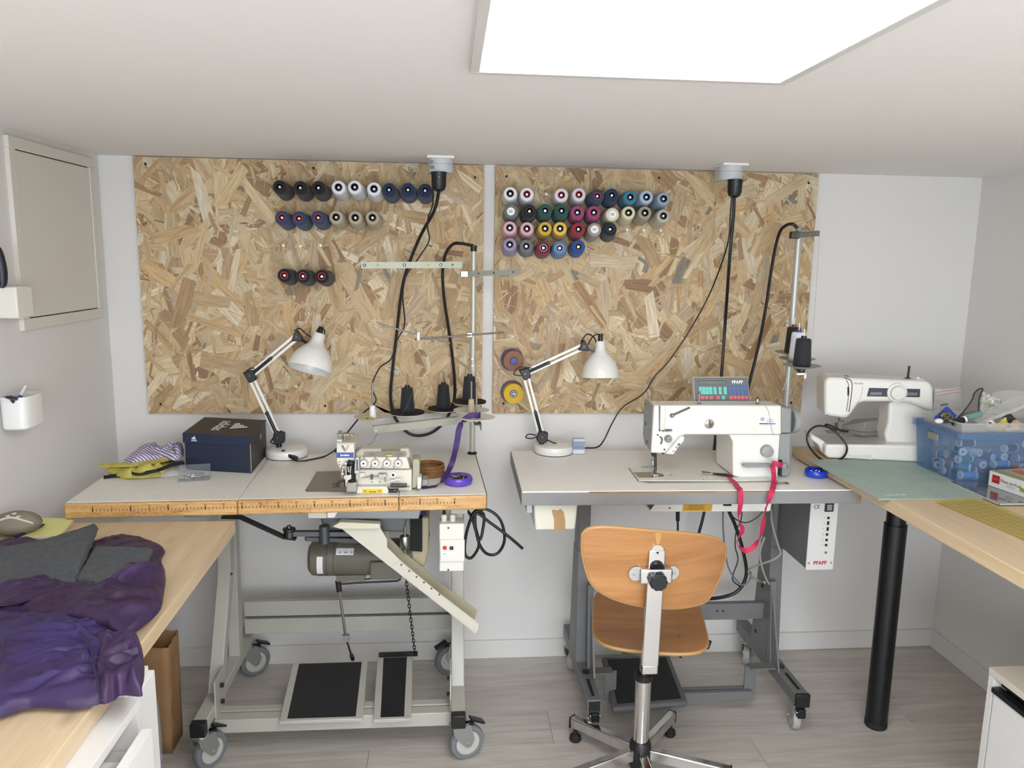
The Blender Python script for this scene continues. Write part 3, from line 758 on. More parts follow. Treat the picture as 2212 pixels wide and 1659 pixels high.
for dx in (.014, .040):
    g = MB().lathe([(0, 0), (.0085, 0), (.0085, .010), (.0095, .010), (.0095, .014), (.007, .022), (0, .022)], (x0+dx, -.572, z1-.001), (0, 0, 1), 14); g.build('cable_gland', CREAM_P, sw)
    MB().cyl((x0+dx, -.572, z1+.015), (x0+dx, -.572, ZT-TH), .005, n=10).build('cable', CABLE, sw)
MB().box(x0+.004, x1-.004, -.545, -.535, z0+.02, ZT-TH).build('mount_plate', OLIVE, sw)
# ------------------------------------------------------------------ overlock machine
def zc(x, y): return 640+x/5.027, 860+y/5.027
ov = thing('overlock_machine', 'cream overlock machine with four tension dials standing on the ruler-edged table', 'sewing machine', (U(800, 1062, z=ZT).x, -.55, ZT))
def opr(name, pts, y, d, m_, bevel=.002, par=None, zmin=None):
    P = [U(*zc(*p), y=y) for p in pts]
    if zmin is not None: P = [V((p.x, p.y, max(p.z, zmin))) for p in P]
    return MB().prism(P, (0, d, 0)).build(name, m_, par or ov, bevel=bevel)
body = opr('body', [(640, 775), (1255, 775), (1255, 1010), (655, 1010), (640, 900)], -.60, .13, MCREAM, .004, zmin=ZT)
base = opr('base_lip', [(660, 962), (980, 962), (1000, 1000), (1000, 1040), (650, 1040), (650, 985)], -.626, .05, MCREAM, .003, zmin=ZT)
opr('danger_sticker', [(718, 986), (936, 988), (936, 1030), (718, 1030)], -.6268, .001, mat('warning_yellow', '#e3b708', .5), 0, base, zmin=ZT+.0005)
q = U(*zc(828, 1018), y=-.627); text(base, 'DANGER', (q.x, -.6269, q.z), (1, 0, 0), (0, 0, 1), .0036, INK, bold=.02)
for x_ in (745, 905): opr('warning_triangle', [(x_-20, 1024), (x_, 998), (x_+20, 1024), (x_+11, 1020), (x_, 1006), (x_-11, 1020)], -.6272, .0004, INK, 0, base, zmin=ZT+.0008)
opr('model_plate', [(1003, 992), (1105, 992), (1105, 1019), (1003, 1019)], -.6245, .03, mat('plate_black', '#14161d', .4), .001, zmin=ZT)
q = U(*zc(1075, 1000), y=-.6245); text(ov, 'EF4-V', (q.x, -.6247, q.z), (1, 0, 0), (0, 0, 1), .002, WINK)
cv = opr('dial_cover', [(690, 640), (1200, 640), (1236, 772), (688, 766)], -.615, .09, MCREAM, .004)
top = opr('top_cover', [(640, 600), (700, 555), (1222, 548), (1245, 640), (1208, 660), (640, 660)], -.60, .055, mat('cover_grey', '#b7b3a4', .25), .006)
opr('window_strip', [(735, 588), (1195, 580), (1198, 630), (730, 632)], -.6165, .002, glassy('smoke_cover', '#8f8c80', .55, .05), .0005)
for a, b in ((790, 850), (960, 1045), (1085, 1160)): opr('vent_slot', [(a, 602), (b, 598), (b, 618), (a, 618)], -.6172, .001, mat('slot_grey', '#6b675c', .5), 0, top)
opr('yellow_mark', [(970, 618), (1040, 616), (1040, 630), (970, 630)], -.6175, .0008, MATS['warning_yellow'], 0, top)
opr('grey_plate', [(925, 551), (1130, 549), (1130, 572), (925, 574)], -.602, .002, mat('olive_plate', '#6f6b5a', .5), 0, top)
opr('belt_cover', [(1262, 675), (1275, 664), (1330, 664), (1340, 690), (1338, 860), (1300, 975), (1258, 978)], -.60, .06, mat('belt_cover_olive', '#a29d88', .4), .006)
opr('cover_side', [(1310, 858), (1362, 858), (1355, 985), (1310, 985)], -.61, .04, MCREAM, .003, zmin=ZT)
opr('grey_bracket', [(1362, 885), (1430, 890), (1430, 950), (1362, 960)], -.57, .05, MGREY, .003, zmin=ZT)
q = U(*zc(1332, 968), y=-.612); MB().sphere(q, .005).build('white_stud', WHITE_P, ov)
# four tension dials
for i, x in enumerate((738, 862, 988, 1110)):
    q = U(*zc(x, 700), y=-.615); ax = V((0, -1, .12)).normalized()
    d = MB().lathe([(0, 0), (.0122, 0), (.0125, .004), (.0112, .006), (.0112, .010), (.0095, .012), (.0092, .018), (.007, .020), (.003, .0205), (0, .0205)], q, ax, 24).build('tension_dial', mat('dial_steel', '#cfccc4', .35, .3), ov)
    MB().lathe([(.0045, .0207), (.0085, .0207), (.0088, .016)], q, ax, 24).build('dial_face', WHITE_P, d)
    MB().lathe([(0, .021), (.003, .021), (.003, .019)], q, ax, 12).build('dial_bore', INK, d)
    MB().cyl(q+V((0, -.002, .008)), q+V((0, -.004, .021)), .0028, .0018, n=8).build('guide_post', CHROME, d)
    MB().tube([q+V((-.008, -.006, -.006)), q+V((-.014, -.008, -.008)), q+V((-.013, -.008, -.013))], .0015, 6).build('thread_hook', CHROME, d)
q = U(*zc(1052, 832), y=-.60); w_ = MB().lathe([(.004, .003), (.0085, .003), (.0092, 0)], q, (0, -1, 0), 20).build('oil_gauge', WHITE_P, ov)
MB().lathe([(0, .0022), (.0045, .0022)], q, (0, -1, 0), 16).build('gauge_bore', INK, w_)
# head with name plates
hd = opr('head', [(436, 492), (628, 492), (630, 660), (612, 720), (560, 770), (470, 770), (436, 690)], -.615, .10, MCREAM, .003)
opr('head_cap', [(432, 485), (632, 485), (632, 497), (432, 497)], -.617, .105, mat('cap_grey', '#c2beb0', .35), .001)
opr('blue_badge', [(438, 592), (622, 592), (622, 648), (438, 648)], -.6160, .001, mat('badge_blue', '#2d4f9b', .4), 0, hd)
q = U(*zc(529, 619), y=-.616); text(hd, 'brother', (q.x, -.6161, q.z), (1, 0, 0), (0, 0, 1), .0056, WINK, bold=.035, squash=1.02)
opr('silver_plate', [(442, 500), (620, 500), (620, 590), (442, 590)], -.6158, .0008, mat('badge_silver', '#c9c6bd', .35, .3), 0, hd)
opr('v_mark', [(482, 512), (512, 512), (532, 556), (555, 512), (578, 514), (538, 582), (522, 582)], -.6164, .0008, mat('badge_copper', '#c98e7e', .4), 0, hd)
opr('v_mark', [(482, 512), (512, 512), (530, 552), (522, 582)], -.6168, .0008, mat('badge_grey', '#77706b', .4), 0, hd)
for y_ in (693, 720):
    q = U(*zc(468, y_), y=-.615); MB().cyl(q-V((0, .001, 0)), q+V((0, .002, 0)), .0017, n=8).build('screw', INK, hd)
# posts on the head
TAN = mat('bronze_grey', '#8d857a', .35, .6)
opr('guide_bar', [(440, 388), (620, 388), (620, 414), (440, 414)], -.60, .012, TAN, .001)
opr('post', [(452, 362), (496, 362), (496, 490), (452, 490)], -.585, .012, TAN, .002)
a, b = U(*zc(524, 372), y=-.58), U(*zc(524, 492), y=-.58); MB().cyl(a, b, .0035, n=10).build('post', STEEL, ov)
opr('post_block', [(440, 452), (498, 452), (498, 490), (440, 490)], -.60, .03, MCREAM, .001)
for x in (505, 582):
    q = U(*zc(x, 402), y=-.60); MB().cyl(q-V((0, .002, 0)), q, .0018, n=8).build('screw', INK, ov)
q = U(*zc(428, 572), y=-.59); MB().sphere(q, .005).build('side_knob', BLACK_P, ov)
q = U(*zc(602, 486), y=-.58); MB().sphere(q, .005).build('top_knob', BLACK_P, ov)
# needle and looper mechanism under the head
nm = opr('needle_block', [(540, 690), (612, 690), (630, 830), (630, 940), (545, 940), (530, 820)], -.615, .05, mat('mechanism_black', '#16171a', .35, .3), .002)
def nbar(name, x0, y0, x1, y1, y, r_, m_=CHROME):
    a, b = U(*zc(x0, y0), y=y), U(*zc(x1, y1), y=y); MB().cyl(a, b, r_, n=10).build(name, m_, ov)
nbar('needle_bar', 500, 740, 500, 860, -.62, .0035); nbar('needle_bar', 575, 672, 575, 720, -.622, .004, BLACK_P)
nbar('thread_tube', 560, 740, 566, 800, -.625, .003); nbar('thread_tube', 592, 735, 586, 820, -.627, .0025); nbar('presser_bar', 535, 720, 545, 900, -.628, .003)
for x, y in ((505, 815), (578, 858), (540, 705), (600, 700)):
    q = U(*zc(x, y), y=-.63); MB().lathe([(0, .006), (.004, .006), (.005, 0), (.005, -.01), (0, -.01)], q, (0, -1, 0), 12).build('set_screw', CHROME if x < 560 or y > 800 else BLACK_P, ov)
opr('needle_clamp', [(490, 738), (540, 738), (540, 766), (490, 766)], -.63, .014, STEEL, .001)
opr('presser_clamp', [(515, 838), (598, 832), (598, 878), (560, 900), (515, 880)], -.634, .014, CHROME, .001)
opr('presser_arm', [(530, 880), (560, 880), (558, 960), (530, 960)], -.638, .010, CHROME, .001)
opr('presser_foot', [(430, 930), (520, 915), (525, 972), (440, 975)], -.640, .03, DSTEEL, .001, zmin=ZT+.002)
for y_ in (925, 945, 968): nbar('foot_finger', 392, y_, 470, y_-4, -.645, .0018, DSTEEL)
opr('front_flap', [(545, 920), (655, 918), (662, 985), (655, 1022), (540, 1022)], -.648, .03, mat('polished_flap', '#a7a59d', .2, .9), .002, zmin=ZT+.001)
opr('thread_guard', [(640, 642), (680, 645), (690, 700), (688, 800), (660, 830), (628, 820), (632, 700)], -.635, .006, CHROME, .002)
opr('guard_slot', [(650, 670), (672, 672), (672, 790), (650, 790)], -.6362, .001, mat('smoke_dark', '#5a6a74', .2, .5), 0)
# thread take-up levers on the front
nbar('lever_rod', 712, 862, 905, 850, -.612, .0022, STEEL)
opr('lever_pad', [(685, 815), (745, 812), (748, 860), (690, 865)], -.612, .008, mat('pad_white', '#cfcabd', .4), .001)
opr('lever_block', [(890, 826), (978, 826), (985, 850), (975, 880), (930, 880), (890, 862)], -.62, .018, STEEL, .001)
opr('lever_nut', [(805, 838), (830, 838), (832, 885), (806, 885)], -.617, .012, DSTEEL, .001)
opr('lever_handle', [(985, 900), (1100, 872), (1140, 876), (1140, 912), (1120, 915), (1112, 895), (990, 918)], -.622, .006, CHROME, .001)
nbar('lever_link', 960, 860, 972, 910, -.622, .002, STEEL)
opr('front_rail', [(1020, 945), (1200, 945), (1200, 958), (1020, 966)], -.625, .02, DSTEEL, .001)
opr('front_rail', [(1010, 970), (1232, 972), (1232, 980), (1010, 984)], -.628, .02, STEEL, .001)
for x, y in ((823, 912), (907, 912)):
    q = U(*zc(x, y), y=-.60); MB().cyl(q-V((0, .0006, 0)), q, .0018, n=8).build('screw_hole', INK, ov)
# cloth plate let into the table
P = [U(*zc(*p), z=ZT) for p in ((105, 1003), (222, 806), (470, 800), (560, 850), (560, 1012), (118, 1012))]
cpn = MB().prism([p+V((0, 0, .0004)) for p in P], (0, 0, .003)).build('cloth_plate', mat('cloth_plate_steel', '#8f8c88', .3, .75), ov, bevel=.001)
MB().prism([p+(p-V((U(*zc(330, 900), z=ZT))))*.025+V((0, 0, .0002)) for p in P], (0, 0, .001)).build('plate_gap', mat('plate_gap', '#33302a', .8), ov)

# coil of brown cord behind the machine
q = U(926, 1036, z=ZT); q.y = -.43
cc = thing('cord_coil', 'coil of brown cord lying flat behind the overlock machine', 'cord', (q.x, q.y, ZT))
for i in range(7):
    r0 = .046+.002*math.sin(i*2.1)
    MB().tube([(q.x+r0*math.cos(t), q.y+r0*math.sin(t), ZT+.003+i*.0052) for t in [2*math.pi*j/32 for j in range(32)]], .0029, 8, 1, closed=True).build('cord_turn', mat('brown_cord', '#8d6434', .7, noise=(40, '#6e4a24')), cc)
# purple pin dish with snips
q = U(990, 1047, z=ZT); q.y += .012
PUR = mat('purple_gloss', '#5a3fae', .25, coat=.3)
pdh = thing('pin_dish', 'glossy purple magnetic pin dish beside the overlock machine', 'pin dish', (q.x, q.y, ZT))
MB().lathe([(0, .0), (.036, .0), (.042, .004), (.0445, .014), (.043, .022), (.039, .025), (.030, .021), (0, .017)], (q.x, q.y, ZT), (0, 0, 1), 36).build('dish', PUR, pdh)
MB().lathe([(0, .0185), (.027, .0215)], (q.x, q.y, ZT), (0, 0, 1), 24).build('magnet_pad', mat('dark_pad', '#1b1823', .5), pdh)
rg = random.Random(5)
for i in range(9):
    a = rg.uniform(0, 6.28); p = V((q.x+rg.uniform(-.018, .018), q.y+rg.uniform(-.018, .018), ZT+.0235)); d = V((math.cos(a), math.sin(a), rg.uniform(-.05, .15)))*.014
    tag(MB().cyl(p-d, p+d, .0007, n=5).sphere(p+d, .0019, 6).build('pin', CHROME), 'loose sewing pin in the purple dish', 'pin', 'pins in the purple dish')
# purple ribbon from the thread stand to the table
RIBP = mat('purple_ribbon', '#3b1a5e', .6, noise=(60, '#311550'))
pr_ = MB(); pts = [U(u, v, y=-.44) for u, v in ((902, 1098), (904, 1120), (908, 1148), (918, 1168), (926, 1160), (920, 1138), (914, 1115), (916, 1098))]
pr_.ribbon(pts, [V(s) for s in ((1, .3, 0), (1, .2, 0), (1, .6, .1), (.5, 1, .2), (.3, 1, .2), (.8, .6, 0), (1, .3, 0), (1, .3, 0))], .018)
tag(pr_.build('ribbon', RIBP), 'purple ribbon end looped below the ruler-edged table', 'ribbon')

# ------------------------------------------------------------------ thread stand with trays
PB = U(1020, 980, z=ZT); PY = PB.y
ts_ = thing('thread_stand', 'beige pole thread stand with trays and guide arms behind the overlock machine', 'thread stand', (PB.x, PY, ZT))
POLE = mat('pole_beige', '#b5b4a6', .35, .25)
def sp(u, v, dy=0.): return U(u, v, y=PY+dy)
ptop = sp(1003, 540)
MB().cyl((PB.x, PY, ZT), (PB.x, PY, ptop.z), .0095, n=18).build('pole', POLE, ts_)
MB().lathe([(.009, 0), (.017, 0), (.017, .004), (.012, .008), (.0095, .008)], (PB.x, PY, ZT), (0, 0, 1), 18).build('foot_ring', BLACK_P, ts_)
z_ = sp(1010, 815).z; MB().lathe([(.0095, 0), (.0125, 0), (.0125, .05), (.0095, .05)], (PB.x, PY, z_), (0, 0, 1), 18).build('pole_joint', POLE, ts_)
for v in (775, 790):
    q = sp(1020, v, -.012); MB().cyl(q, q-V((0, .004, 0)), .003, n=8).build('screw', STEEL, ts_)
MB().cyl((PB.x, PY, ptop.z-.004), (PB.x, PY, ptop.z+.016), .0105, n=16).build('pole_cap', BLACK_P, ts_)
# upper thread guide arms
a, b = sp(780, 573, -.06), sp(998, 572, -.012); ar = MB().bar(a, b, .003, .021).build('guide_arm', mat('arm_green', '#b3b6a0', .4), ts_)
for u, v in ((787, 573), (872, 572), (951, 571)):
    t = (u-780)/218; q = a.lerp(b, t)+V((0, -.002, 0)); MB().lathe([(.0022, .002), (.005, .002), (.0055, -.001)], q, (0, -1, 0), 14).build('eyelet', BLACK_P, ar)
    MB().lathe([(0, .0018), (.0022, .0018)], q, (0, -1, 0), 10).build('eyelet_bore', STEEL, ar)
for u, m_ in ((977, mat('green_dot', '#2e8a57', .5)), (815, mat('tan_dot', '#b6a67c', .5)), (924, MATS.get('tan_dot') or mat('tan_dot', '#b6a67c', .5))):
    t = (u-780)/218; q = a.lerp(b, t)+V((0, -.002, 0)); MB().lathe([(0, .0012), (.0045, .0012), (.0045, 0)], q, (0, -1, 0), 12).build('dot_sticker', m_, ar)
c0 = sp(1003, 592, -.01); MB().obox(c0, (.026, 0, 0), (0, .022, 0), (0, 0, .022)).build('clamp', STEEL, ts_, bevel=.002)
a, b = sp(1012, 592, -.012), sp(1122, 587, -.07); ar2 = MB().bar(a, b, .003, .018).build('guide_arm', mat('arm_grey', '#8e8f86', .4, .4), ts_)
for t in (.2, .5, .88):
    q = a.lerp(b, t)+V((0, -.002, 0)); MB().lathe([(0, .001), (.003, .001), (.003, 0)], q, (0, -1, 0), 12).build('eyelet', INK, ar2)
# crossed rods half way up
a, b = sp(897, 733, -.10), sp(1088, 718, .03); MB().cyl(a, b, .0035, n=10).build('cross_rod', STEEL, ts_)
a, b = sp(828, 703, -.14), sp(970, 741, -.07); MB().cyl(a, b, .0028, n=10).build('cross_rod', STEEL, ts_)
q = sp(904, 726, -.105); MB().obox(q, (.012, 0, .003), (0, .012, 0), (0, 0, .03)).build('rod_clamp', POLE, ts_, bevel=.002)
q = sp(1014, 723, -.012); MB().obox(q, (.02, 0, 0), (0, .02, 0), (0, 0, .018)).build('rod_clamp', STEEL, ts_, bevel=.002)
q = sp(970, 741, -.07); MB().sphere(q, .0042).build('rod_end', STEEL, ts_)
# tray beam
zb0 = sp(1015, 896).z
bl0, bl1 = U(806, 921, z=zb0), V((PB.x+.035, PY+.01, zb0))
bm_ = MB().bar(bl0, bl1, .022, .003); bm_.bar(bl0+V((0, -.011, -.011)), bl1+V((0, -.011, -.011)), .003, .022); bm_.build('tray_beam', mat('beam_beige', '#b9b6a8', .4), ts_)
q = bl0+V((.01, -.0135, -.012)); MB().cyl(q, q-V((0, .002, 0)), .003, n=8).build('rivet', WHITE_P, ts_)
TRAY = mat('tray_white', '#cfccc0', .4); FELT = mat('black_foam', '#161616', .9)
def tray(u, v, r_, zoff, m_=TRAY, foam=False, pin=.075, yy=None, holder=None):
    """a disc with a spool pin, set on the beam"""
    q = U(u, v, z=zb0+zoff) if yy is None else U(u, v, y=yy)
    d = MB().lathe([(0, .0), (r_*.35, 0), (r_, .005), (r_, .007), (r_*.35, .003), (0, .003)], q, (0, 0, 1), 36).build('tray', m_, ts_)
    if foam: MB().lathe([(0, .004), (r_*.99, .0075), (r_*.99, .0115), (0, .0095)], q, (0, 0, 1), 36).build('foam_disc', FELT, d)
    MB().cyl(q, q+V((0, 0, pin)), .0030, n=8).build('spool_pin', STEEL, d)
    if holder: MB().lathe([(0, .003), (.013, .003), (.009, .042), (.004, .044), (0, .044)], q, (0, 0, 1), 16).build('spool_cup', holder, d)
    if yy is None: MB().box(q.x-.008, q.x+.008, q.y-.008, q.y+.008, min(zb0-.002, q.z-.004), q.z+.001).build('tray_stem', POLE, d)
    return q
def stand_cone(q, h, rb, rt, label, m_, core=BLACK_P, z0=.0095, coremat=None):
    b = V((q.x, q.y, q.z+z0)); c = thing('thread_cone', label, 'thread cone', b, group='thread cones on the stands')
    prof = [(.010, .002), (rb-.003, .002), (rb, .008)]
    for i in range(1, 12):
        t = i/12; prof += [(rb+(rt-rb)*t+.0002, .008+(h-.016)*t), (rb+(rt-rb)*t-.0003, .008+(h-.016)*t+.003)]
    prof += [(rt, h-.006), (rt-.003, h-.002), (.008, h-.001)]
    MB().lathe(prof, b, (0, 0, 1), 28).build('thread', m_, c)
    MB().lathe([(.014, 0), (.0135, .002), (.0085, h), (.0085, h+.006), (.005, h+.006), (.005, h-.01)], b, (0, 0, 1), 20).build('core', core, c)
    return c
tray(805, 903, .061, .004, TRAY, False, .12, holder=WHITE_P)
q = U(793, 906, z=zb0+.014); MB().lathe([(0, 0), (.024, 0), (.0255, .002), (.024, .004), (0, .004)], q, (0.05, -.05, 1), 24)
tag(MB().lathe([(.005, 0), (.024, 0), (.0255, .002), (.024, .004), (.005, .004)], q, (0.08, -.08, 1), 24).build('bobbin', mat('bobbin_yellow', '#bdb77f', .5)), 'flat yellowish bobbin lying on the empty thread tray', 'bobbin')
G = 'thread cones on the stands'
q = tray(880, 896, .060, .004, TRAY, True, .142); stand_cone(q, .088, .0255, .0195, 'charcoal thread cone on the first foam tray of the thread stand', THREADBLK)
q = tray(958, 888, .056, .004, TRAY, True, .142); stand_cone(q, .088, .0255, .0195, 'charcoal thread cone between two others on the beige thread stand', THREADBLK)
q = tray(1014, 873, .057, .022, TRAY, True, .135, PY-.071); stand_cone(q, .088, .0255, .0195, 'charcoal thread cone on the foam tray against the stand pole', THREADBLK)
tA = q
tB = tray(1018, 890, .058, 0, TRAY, False, .10, PY-.187, holder=mat('tan_cup', '#b9a98a', .5))
tC = tray(1029, 905, .058, 0, TRAY, False, .10, PY-.303)
zarm = min(tA.z, tB.z, tC.z)-.012
k = MB().bar(V((PB.x, PY-.004, zarm)), V((tC.x+.004, tC.y-.03, zarm)), .020, .003); k.bar(V((PB.x+.010, PY-.004, zarm-.008)), V((tC.x+.014, tC.y-.03, zarm-.008)), .003, .017); k.build('tray_arm', DSTEEL, ts_)
for t_ in (tA, tB, tC): MB().cyl((t_.x, t_.y, zarm), (t_.x, t_.y, t_.z+.001), .006, n=10).build('tray_bolt', STEEL, ts_)
# purple ribbon wound round the pin of the front tray and hanging down to the table beside the dish
zc2 = tC.z+.0125
pr_ = MB(); pts = [tC+V((.010, .006, .0125)), tC+V((.012, -.003, .0125)), tC+V((.002, -.010, .0125)), tC+V((-.016, -.012, .0140))] + [U(u, v, y=tC.y+dy) for u, v, dy in ((1001, 909, -.020), (992, 926, -.028), (988, 950, -.032), (982, 980, -.034), (973, 1008, -.036))] + [U(958, 1035, z=ZT+.022), U(944, 1048, z=ZT+.006), U(928, 1052, z=ZT+.0025), U(910, 1054, z=ZT+.0025)]
pr_.ribbon(pts, [V(s_) for s_ in ((0, 0, 1), (0, 0, 1), (0, 0, 1), (0, .2, 1), (.3, .5, .6), (1, .2, .1), (.9, -.2, 0), (.8, .4, 0), (1, 0, .2), (.7, .5, .2), (.4, 1, .1), (.2, 1, 0), (.2, 1, 0))], .018)
tag(pr_.build('ribbon', RIBP), 'purple ribbon trailing from a thread tray down to the pin dish', 'ribbon')
# loose threads from the cones
TH_ = mat('thread_grey', '#6c6a66', .8)
tm = MB().tube([U(u, v, y=-.40+.0*i) for i, (u, v) in enumerate(((735, 975), (800, 960), (812, 940), (815, 936), (808, 948), (790, 965)))], .0006, 4, 5)
tag(tm.build('loose_thread', TH_), 'loose grey thread tangled above the overlock machine', 'thread')
tm = MB().tube([U(891, 848, y=-.206), U(880, 875, y=-.246), U(868, 895, y=-.285), U(846, 914, y=-.36), U(818, 938, y=-.40)], .0004, 4, 4); tag(tm.build('loose_thread', TH_), 'thin thread running from a charcoal cone to the overlock machine', 'thread')

# ------------------------------------------------------------------ shoe box
BLb, BRb = U(402, 1014.5, z=ZT), U(543, 1022.8, z=ZT)
bx_ = (BRb-BLb).normalized(); by_ = V((-.03, 1, 0)).normalized(); bw_ = (BRb-BLb).length; bd_ = .24; bh_ = .117
sx = thing('shoe_box', 'dark navy cardboard shoe box with white logos on its lid', 'box', (BLb+BRb)/2)
NAVY = mat('box_navy', '#182339', .55); LIDM = mat('box_charcoal', '#2f2e30', .5, noise=(4, '#272628'))
def sbp(a, b, z): return BLb+bx_*a+by_*b+V((0, 0, z))
def sbh(a0, a1, b0, b1, z0, z1): return [sbp(a0, b0, z0), sbp(a1, b0, z0), sbp(a1, b1, z0), sbp(a0, b1, z0), sbp(a0, b0, z1), sbp(a1, b0, z1), sbp(a1, b1, z1), sbp(a0, b1, z1)]
sbd = MB().hexa(sbh(0, bw_, 0, bd_, 0, bh_-.001)).build('body', NAVY, sx, bevel=.001)
MB().hexa(sbh(bw_-.0005, bw_+.0006, .004, bd_, 0, bh_-.001)).build('side_panel', LIDM, sbd)
lid = MB().hexa(sbh(-.004, bw_+.003, -.004, bd_+.002, bh_, bh_+.004)).build('lid', LIDM, sx, bevel=.001)
fl = MB(); fl.prism([sbp(-.004, -.004, bh_+.003), sbp(bw_+.003, -.004, bh_+.003), sbp(bw_+.003, -.004, bh_-.020), sbp(bw_-.006, -.004, bh_-.027), sbp(-.004, -.004, bh_-.027)], by_*-.0015)
fl.build('lid_flap', mat('box_navy_lid', '#1b2740', .5), lid, bevel=.0005)
def stripes(par, c, xd, yd, s):
    """three slanted bars, rising to the right"""
    xd, yd = V(xd).normalized(), V(yd).normalized(); n = xd.cross(yd)*.0008
    for i, (x0, h) in enumerate(((-.75, .45), (-.2, .8), (.35, 1.15))):
        w2 = .42; pts = [(x0, 0), (x0+w2, 0), (x0+w2-h*.55, h), (x0-h*.55+.0, h*.78)]
        pts = [(x0, 0), (x0+w2, 0), (x0+w2-h*.52, h), (x0-h*.52+.12, h*.82+.02)] if i else [(x0-.05, 0), (x0+w2, 0), (x0+w2-h*.52, h), (x0-.25, .28)]
        MB().add([V(c)+xd*a*s+yd*b*s+n for a, b in pts], [(0, 1, 2, 3)]).build('stripe_mark', WINK, par)
ca = sbp(.035, -.0058, bh_-.014); stripes(lid, ca+V((0, 0, .0)), bx_, (0, 0, 1), .009)
text(lid, 'adidas', ca+V((0, 0, -.004)), bx_, (0, 0, 1), .0055, WINK, bold=.015)
tcn = sbp(bw_*.53, bd_*.5, bh_+.0043)
text(lid, 'adidas', tcn-bx_*.022, by_*-1-bx_*.05, bx_, .040, WINK, bold=.015, squash=1.0)
stripes(lid, tcn+bx_*.014, by_*-1, bx_, .050)
rs = sbp(bw_+.0012, bd_*.62, bh_-.035); stripes(sbd, rs, by_, (0, 0, 1), .012); text(sbd, 'adidas', rs-V((0, 0, .007)), by_, (0, 0, 1), .006, WINK)
MB().hexa(sbh(bw_-.001, bw_+.0008, -.0008, .0035, .004, bh_-.002)).build('cut_edge', mat('cardboard_edge', '#a79c86', .8), sbd)

# ------------------------------------------------------------------ fabric pile beside the box
def heap(name, px, zb_, h, m_, seed=1, rings=7, fold=.35, n=72, parent=None, peak=None, dome=1.6, cz=None):
    """cloth lying in folds: outline in photo pixels on the plane zb_, heights from a dome with creases"""
    rg = random.Random(seed)
    P = [U(u, v, z=zb_) for u, v in px]; P = catmull(P+[P[0]], max(2, n//len(P)))[:-1]; m_n = len(P)
    c = sum(P, V())/m_n if peak is None else U(*peak, z=zb_)
    ph = [rg.uniform(0, 6.28) for _ in range(8)]
    fr_ = [(rg.randint(2, 5), rg.uniform(.4, 1)), (rg.randint(5, 9), rg.uniform(.3, .7)), (rg.randint(9, 15), rg.uniform(.15, .4))]
    top_, bot = [], []
    for j in range(rings+1):
        r = j/rings
        for i, p in enumerate(P):
            th = 2*math.pi*i/m_n
            q = c.lerp(p, r)
            dm = max(0., 1-r**(dome*2))**.6
            cr_ = sum(a*math.sin(f*th+ph[k]+r*3*(k+1)) for k, (f, a) in enumerate(fr_))/1.5
            cr_ += .5*math.sin((q.x*31+q.y*47)+ph[5])*math.sin(q.x*53-q.y*23+ph[6])
            z = h*dm*(1+fold*cr_*min(1, r*2+.3)) + .0025*(1 if r < 1 else 0)
            top_.append(V((q.x, q.y, zb_+max(.0015, z))))
    for i, p in enumerate(P): bot.append(V((p.x, p.y, zb_)))
    fs = []
    for j in range(rings):
        for i in range(m_n):
            i2 = (i+1) % m_n; fs.append((j*m_n+i, j*m_n+i2, (j+1)*m_n+i2, (j+1)*m_n+i))
    o = (rings+1)*m_n
    for i in range(m_n): i2 = (i+1) % m_n; fs.append((rings*m_n+i, rings*m_n+i2, o+i2, o+i))
    fs.append(list(range(o, o+m_n))[::-1])
    mb = MB().add(top_+bot, fs)
    bo = mb.build(name, m_, parent)
    return bo
def striped(name, c1, c2, scale, direction='X', rough=.8):
    if name in MATS: return MATS[name]
    M = mat(name, c1, rough); nt = M.node_tree; N = nt.nodes; L = nt.links; b = N['Principled BSDF']
    tc = N.new('ShaderNodeTexCoord'); wv = N.new('ShaderNodeTexWave'); wv.bands_direction = direction; wv.inputs['Scale'].default_value = scale; wv.inputs['Distortion'].default_value = .6
    L.new(tc.outputs['Object'], wv.inputs['Vector'])
    cr = N.new('ShaderNodeValToRGB'); cr.color_ramp.elements[0].position = .45; cr.color_ramp.elements[1].position = .55
    cr.color_ramp.elements[0].color = lin(c1); cr.color_ramp.elements[1].color = lin(c2)
    L.new(wv.outputs[0], cr.inputs[0]); L.new(cr.outputs[0], b.inputs['Base Color'])
    return M
YEL = mat('yellow_cloth', '#cbbf62', .8, noise=(30, '#b5a94a')); BLKC = mat('black_trim_cloth', '#15151a', .75)
tag(heap('fabric_scrap', [(240, 1022), (300, 1005), (380, 1003), (405, 1012), (395, 1024), (330, 1030), (262, 1028)], ZT, .012, mat('offwhite_cloth', '#c9c6c0', .8), 4), 'off-white fabric scraps under the yellow fabric', 'fabric')
yf = thing('folded_fabric', 'yellow fabric piece with black binding piled beside the shoe box', 'fabric', U(320, 1025, z=ZT))
heap('cloth', [(228, 1018), (270, 1010), (330, 1000), (375, 996), (380, 1010), (350, 1024), (300, 1032), (262, 1031)], ZT+.006, .022, YEL, 9, fold=.6, parent=yf)
k = MB(); k.ribbon([U(u, v, z=ZT+zz_) for u, v, zz_ in ((224, 1031, .004), (262, 1026, .008), (300, 1023, .016), (340, 1016, .024), (372, 1004, .034), (398, 999, .034))], (.2, 1, .5), .014, .002); k.build('binding', BLKC, yf)
k = MB(); k.ribbon([U(u, v, z=ZT+zz_) for u, v, zz_ in ((288, 1012, .024), (283, 1019, .02), (292, 1024, .02), (312, 1024, .02), (340, 1016, .026))], (0, .3, 1), .008, .002); k.build('binding', BLKC, yf)
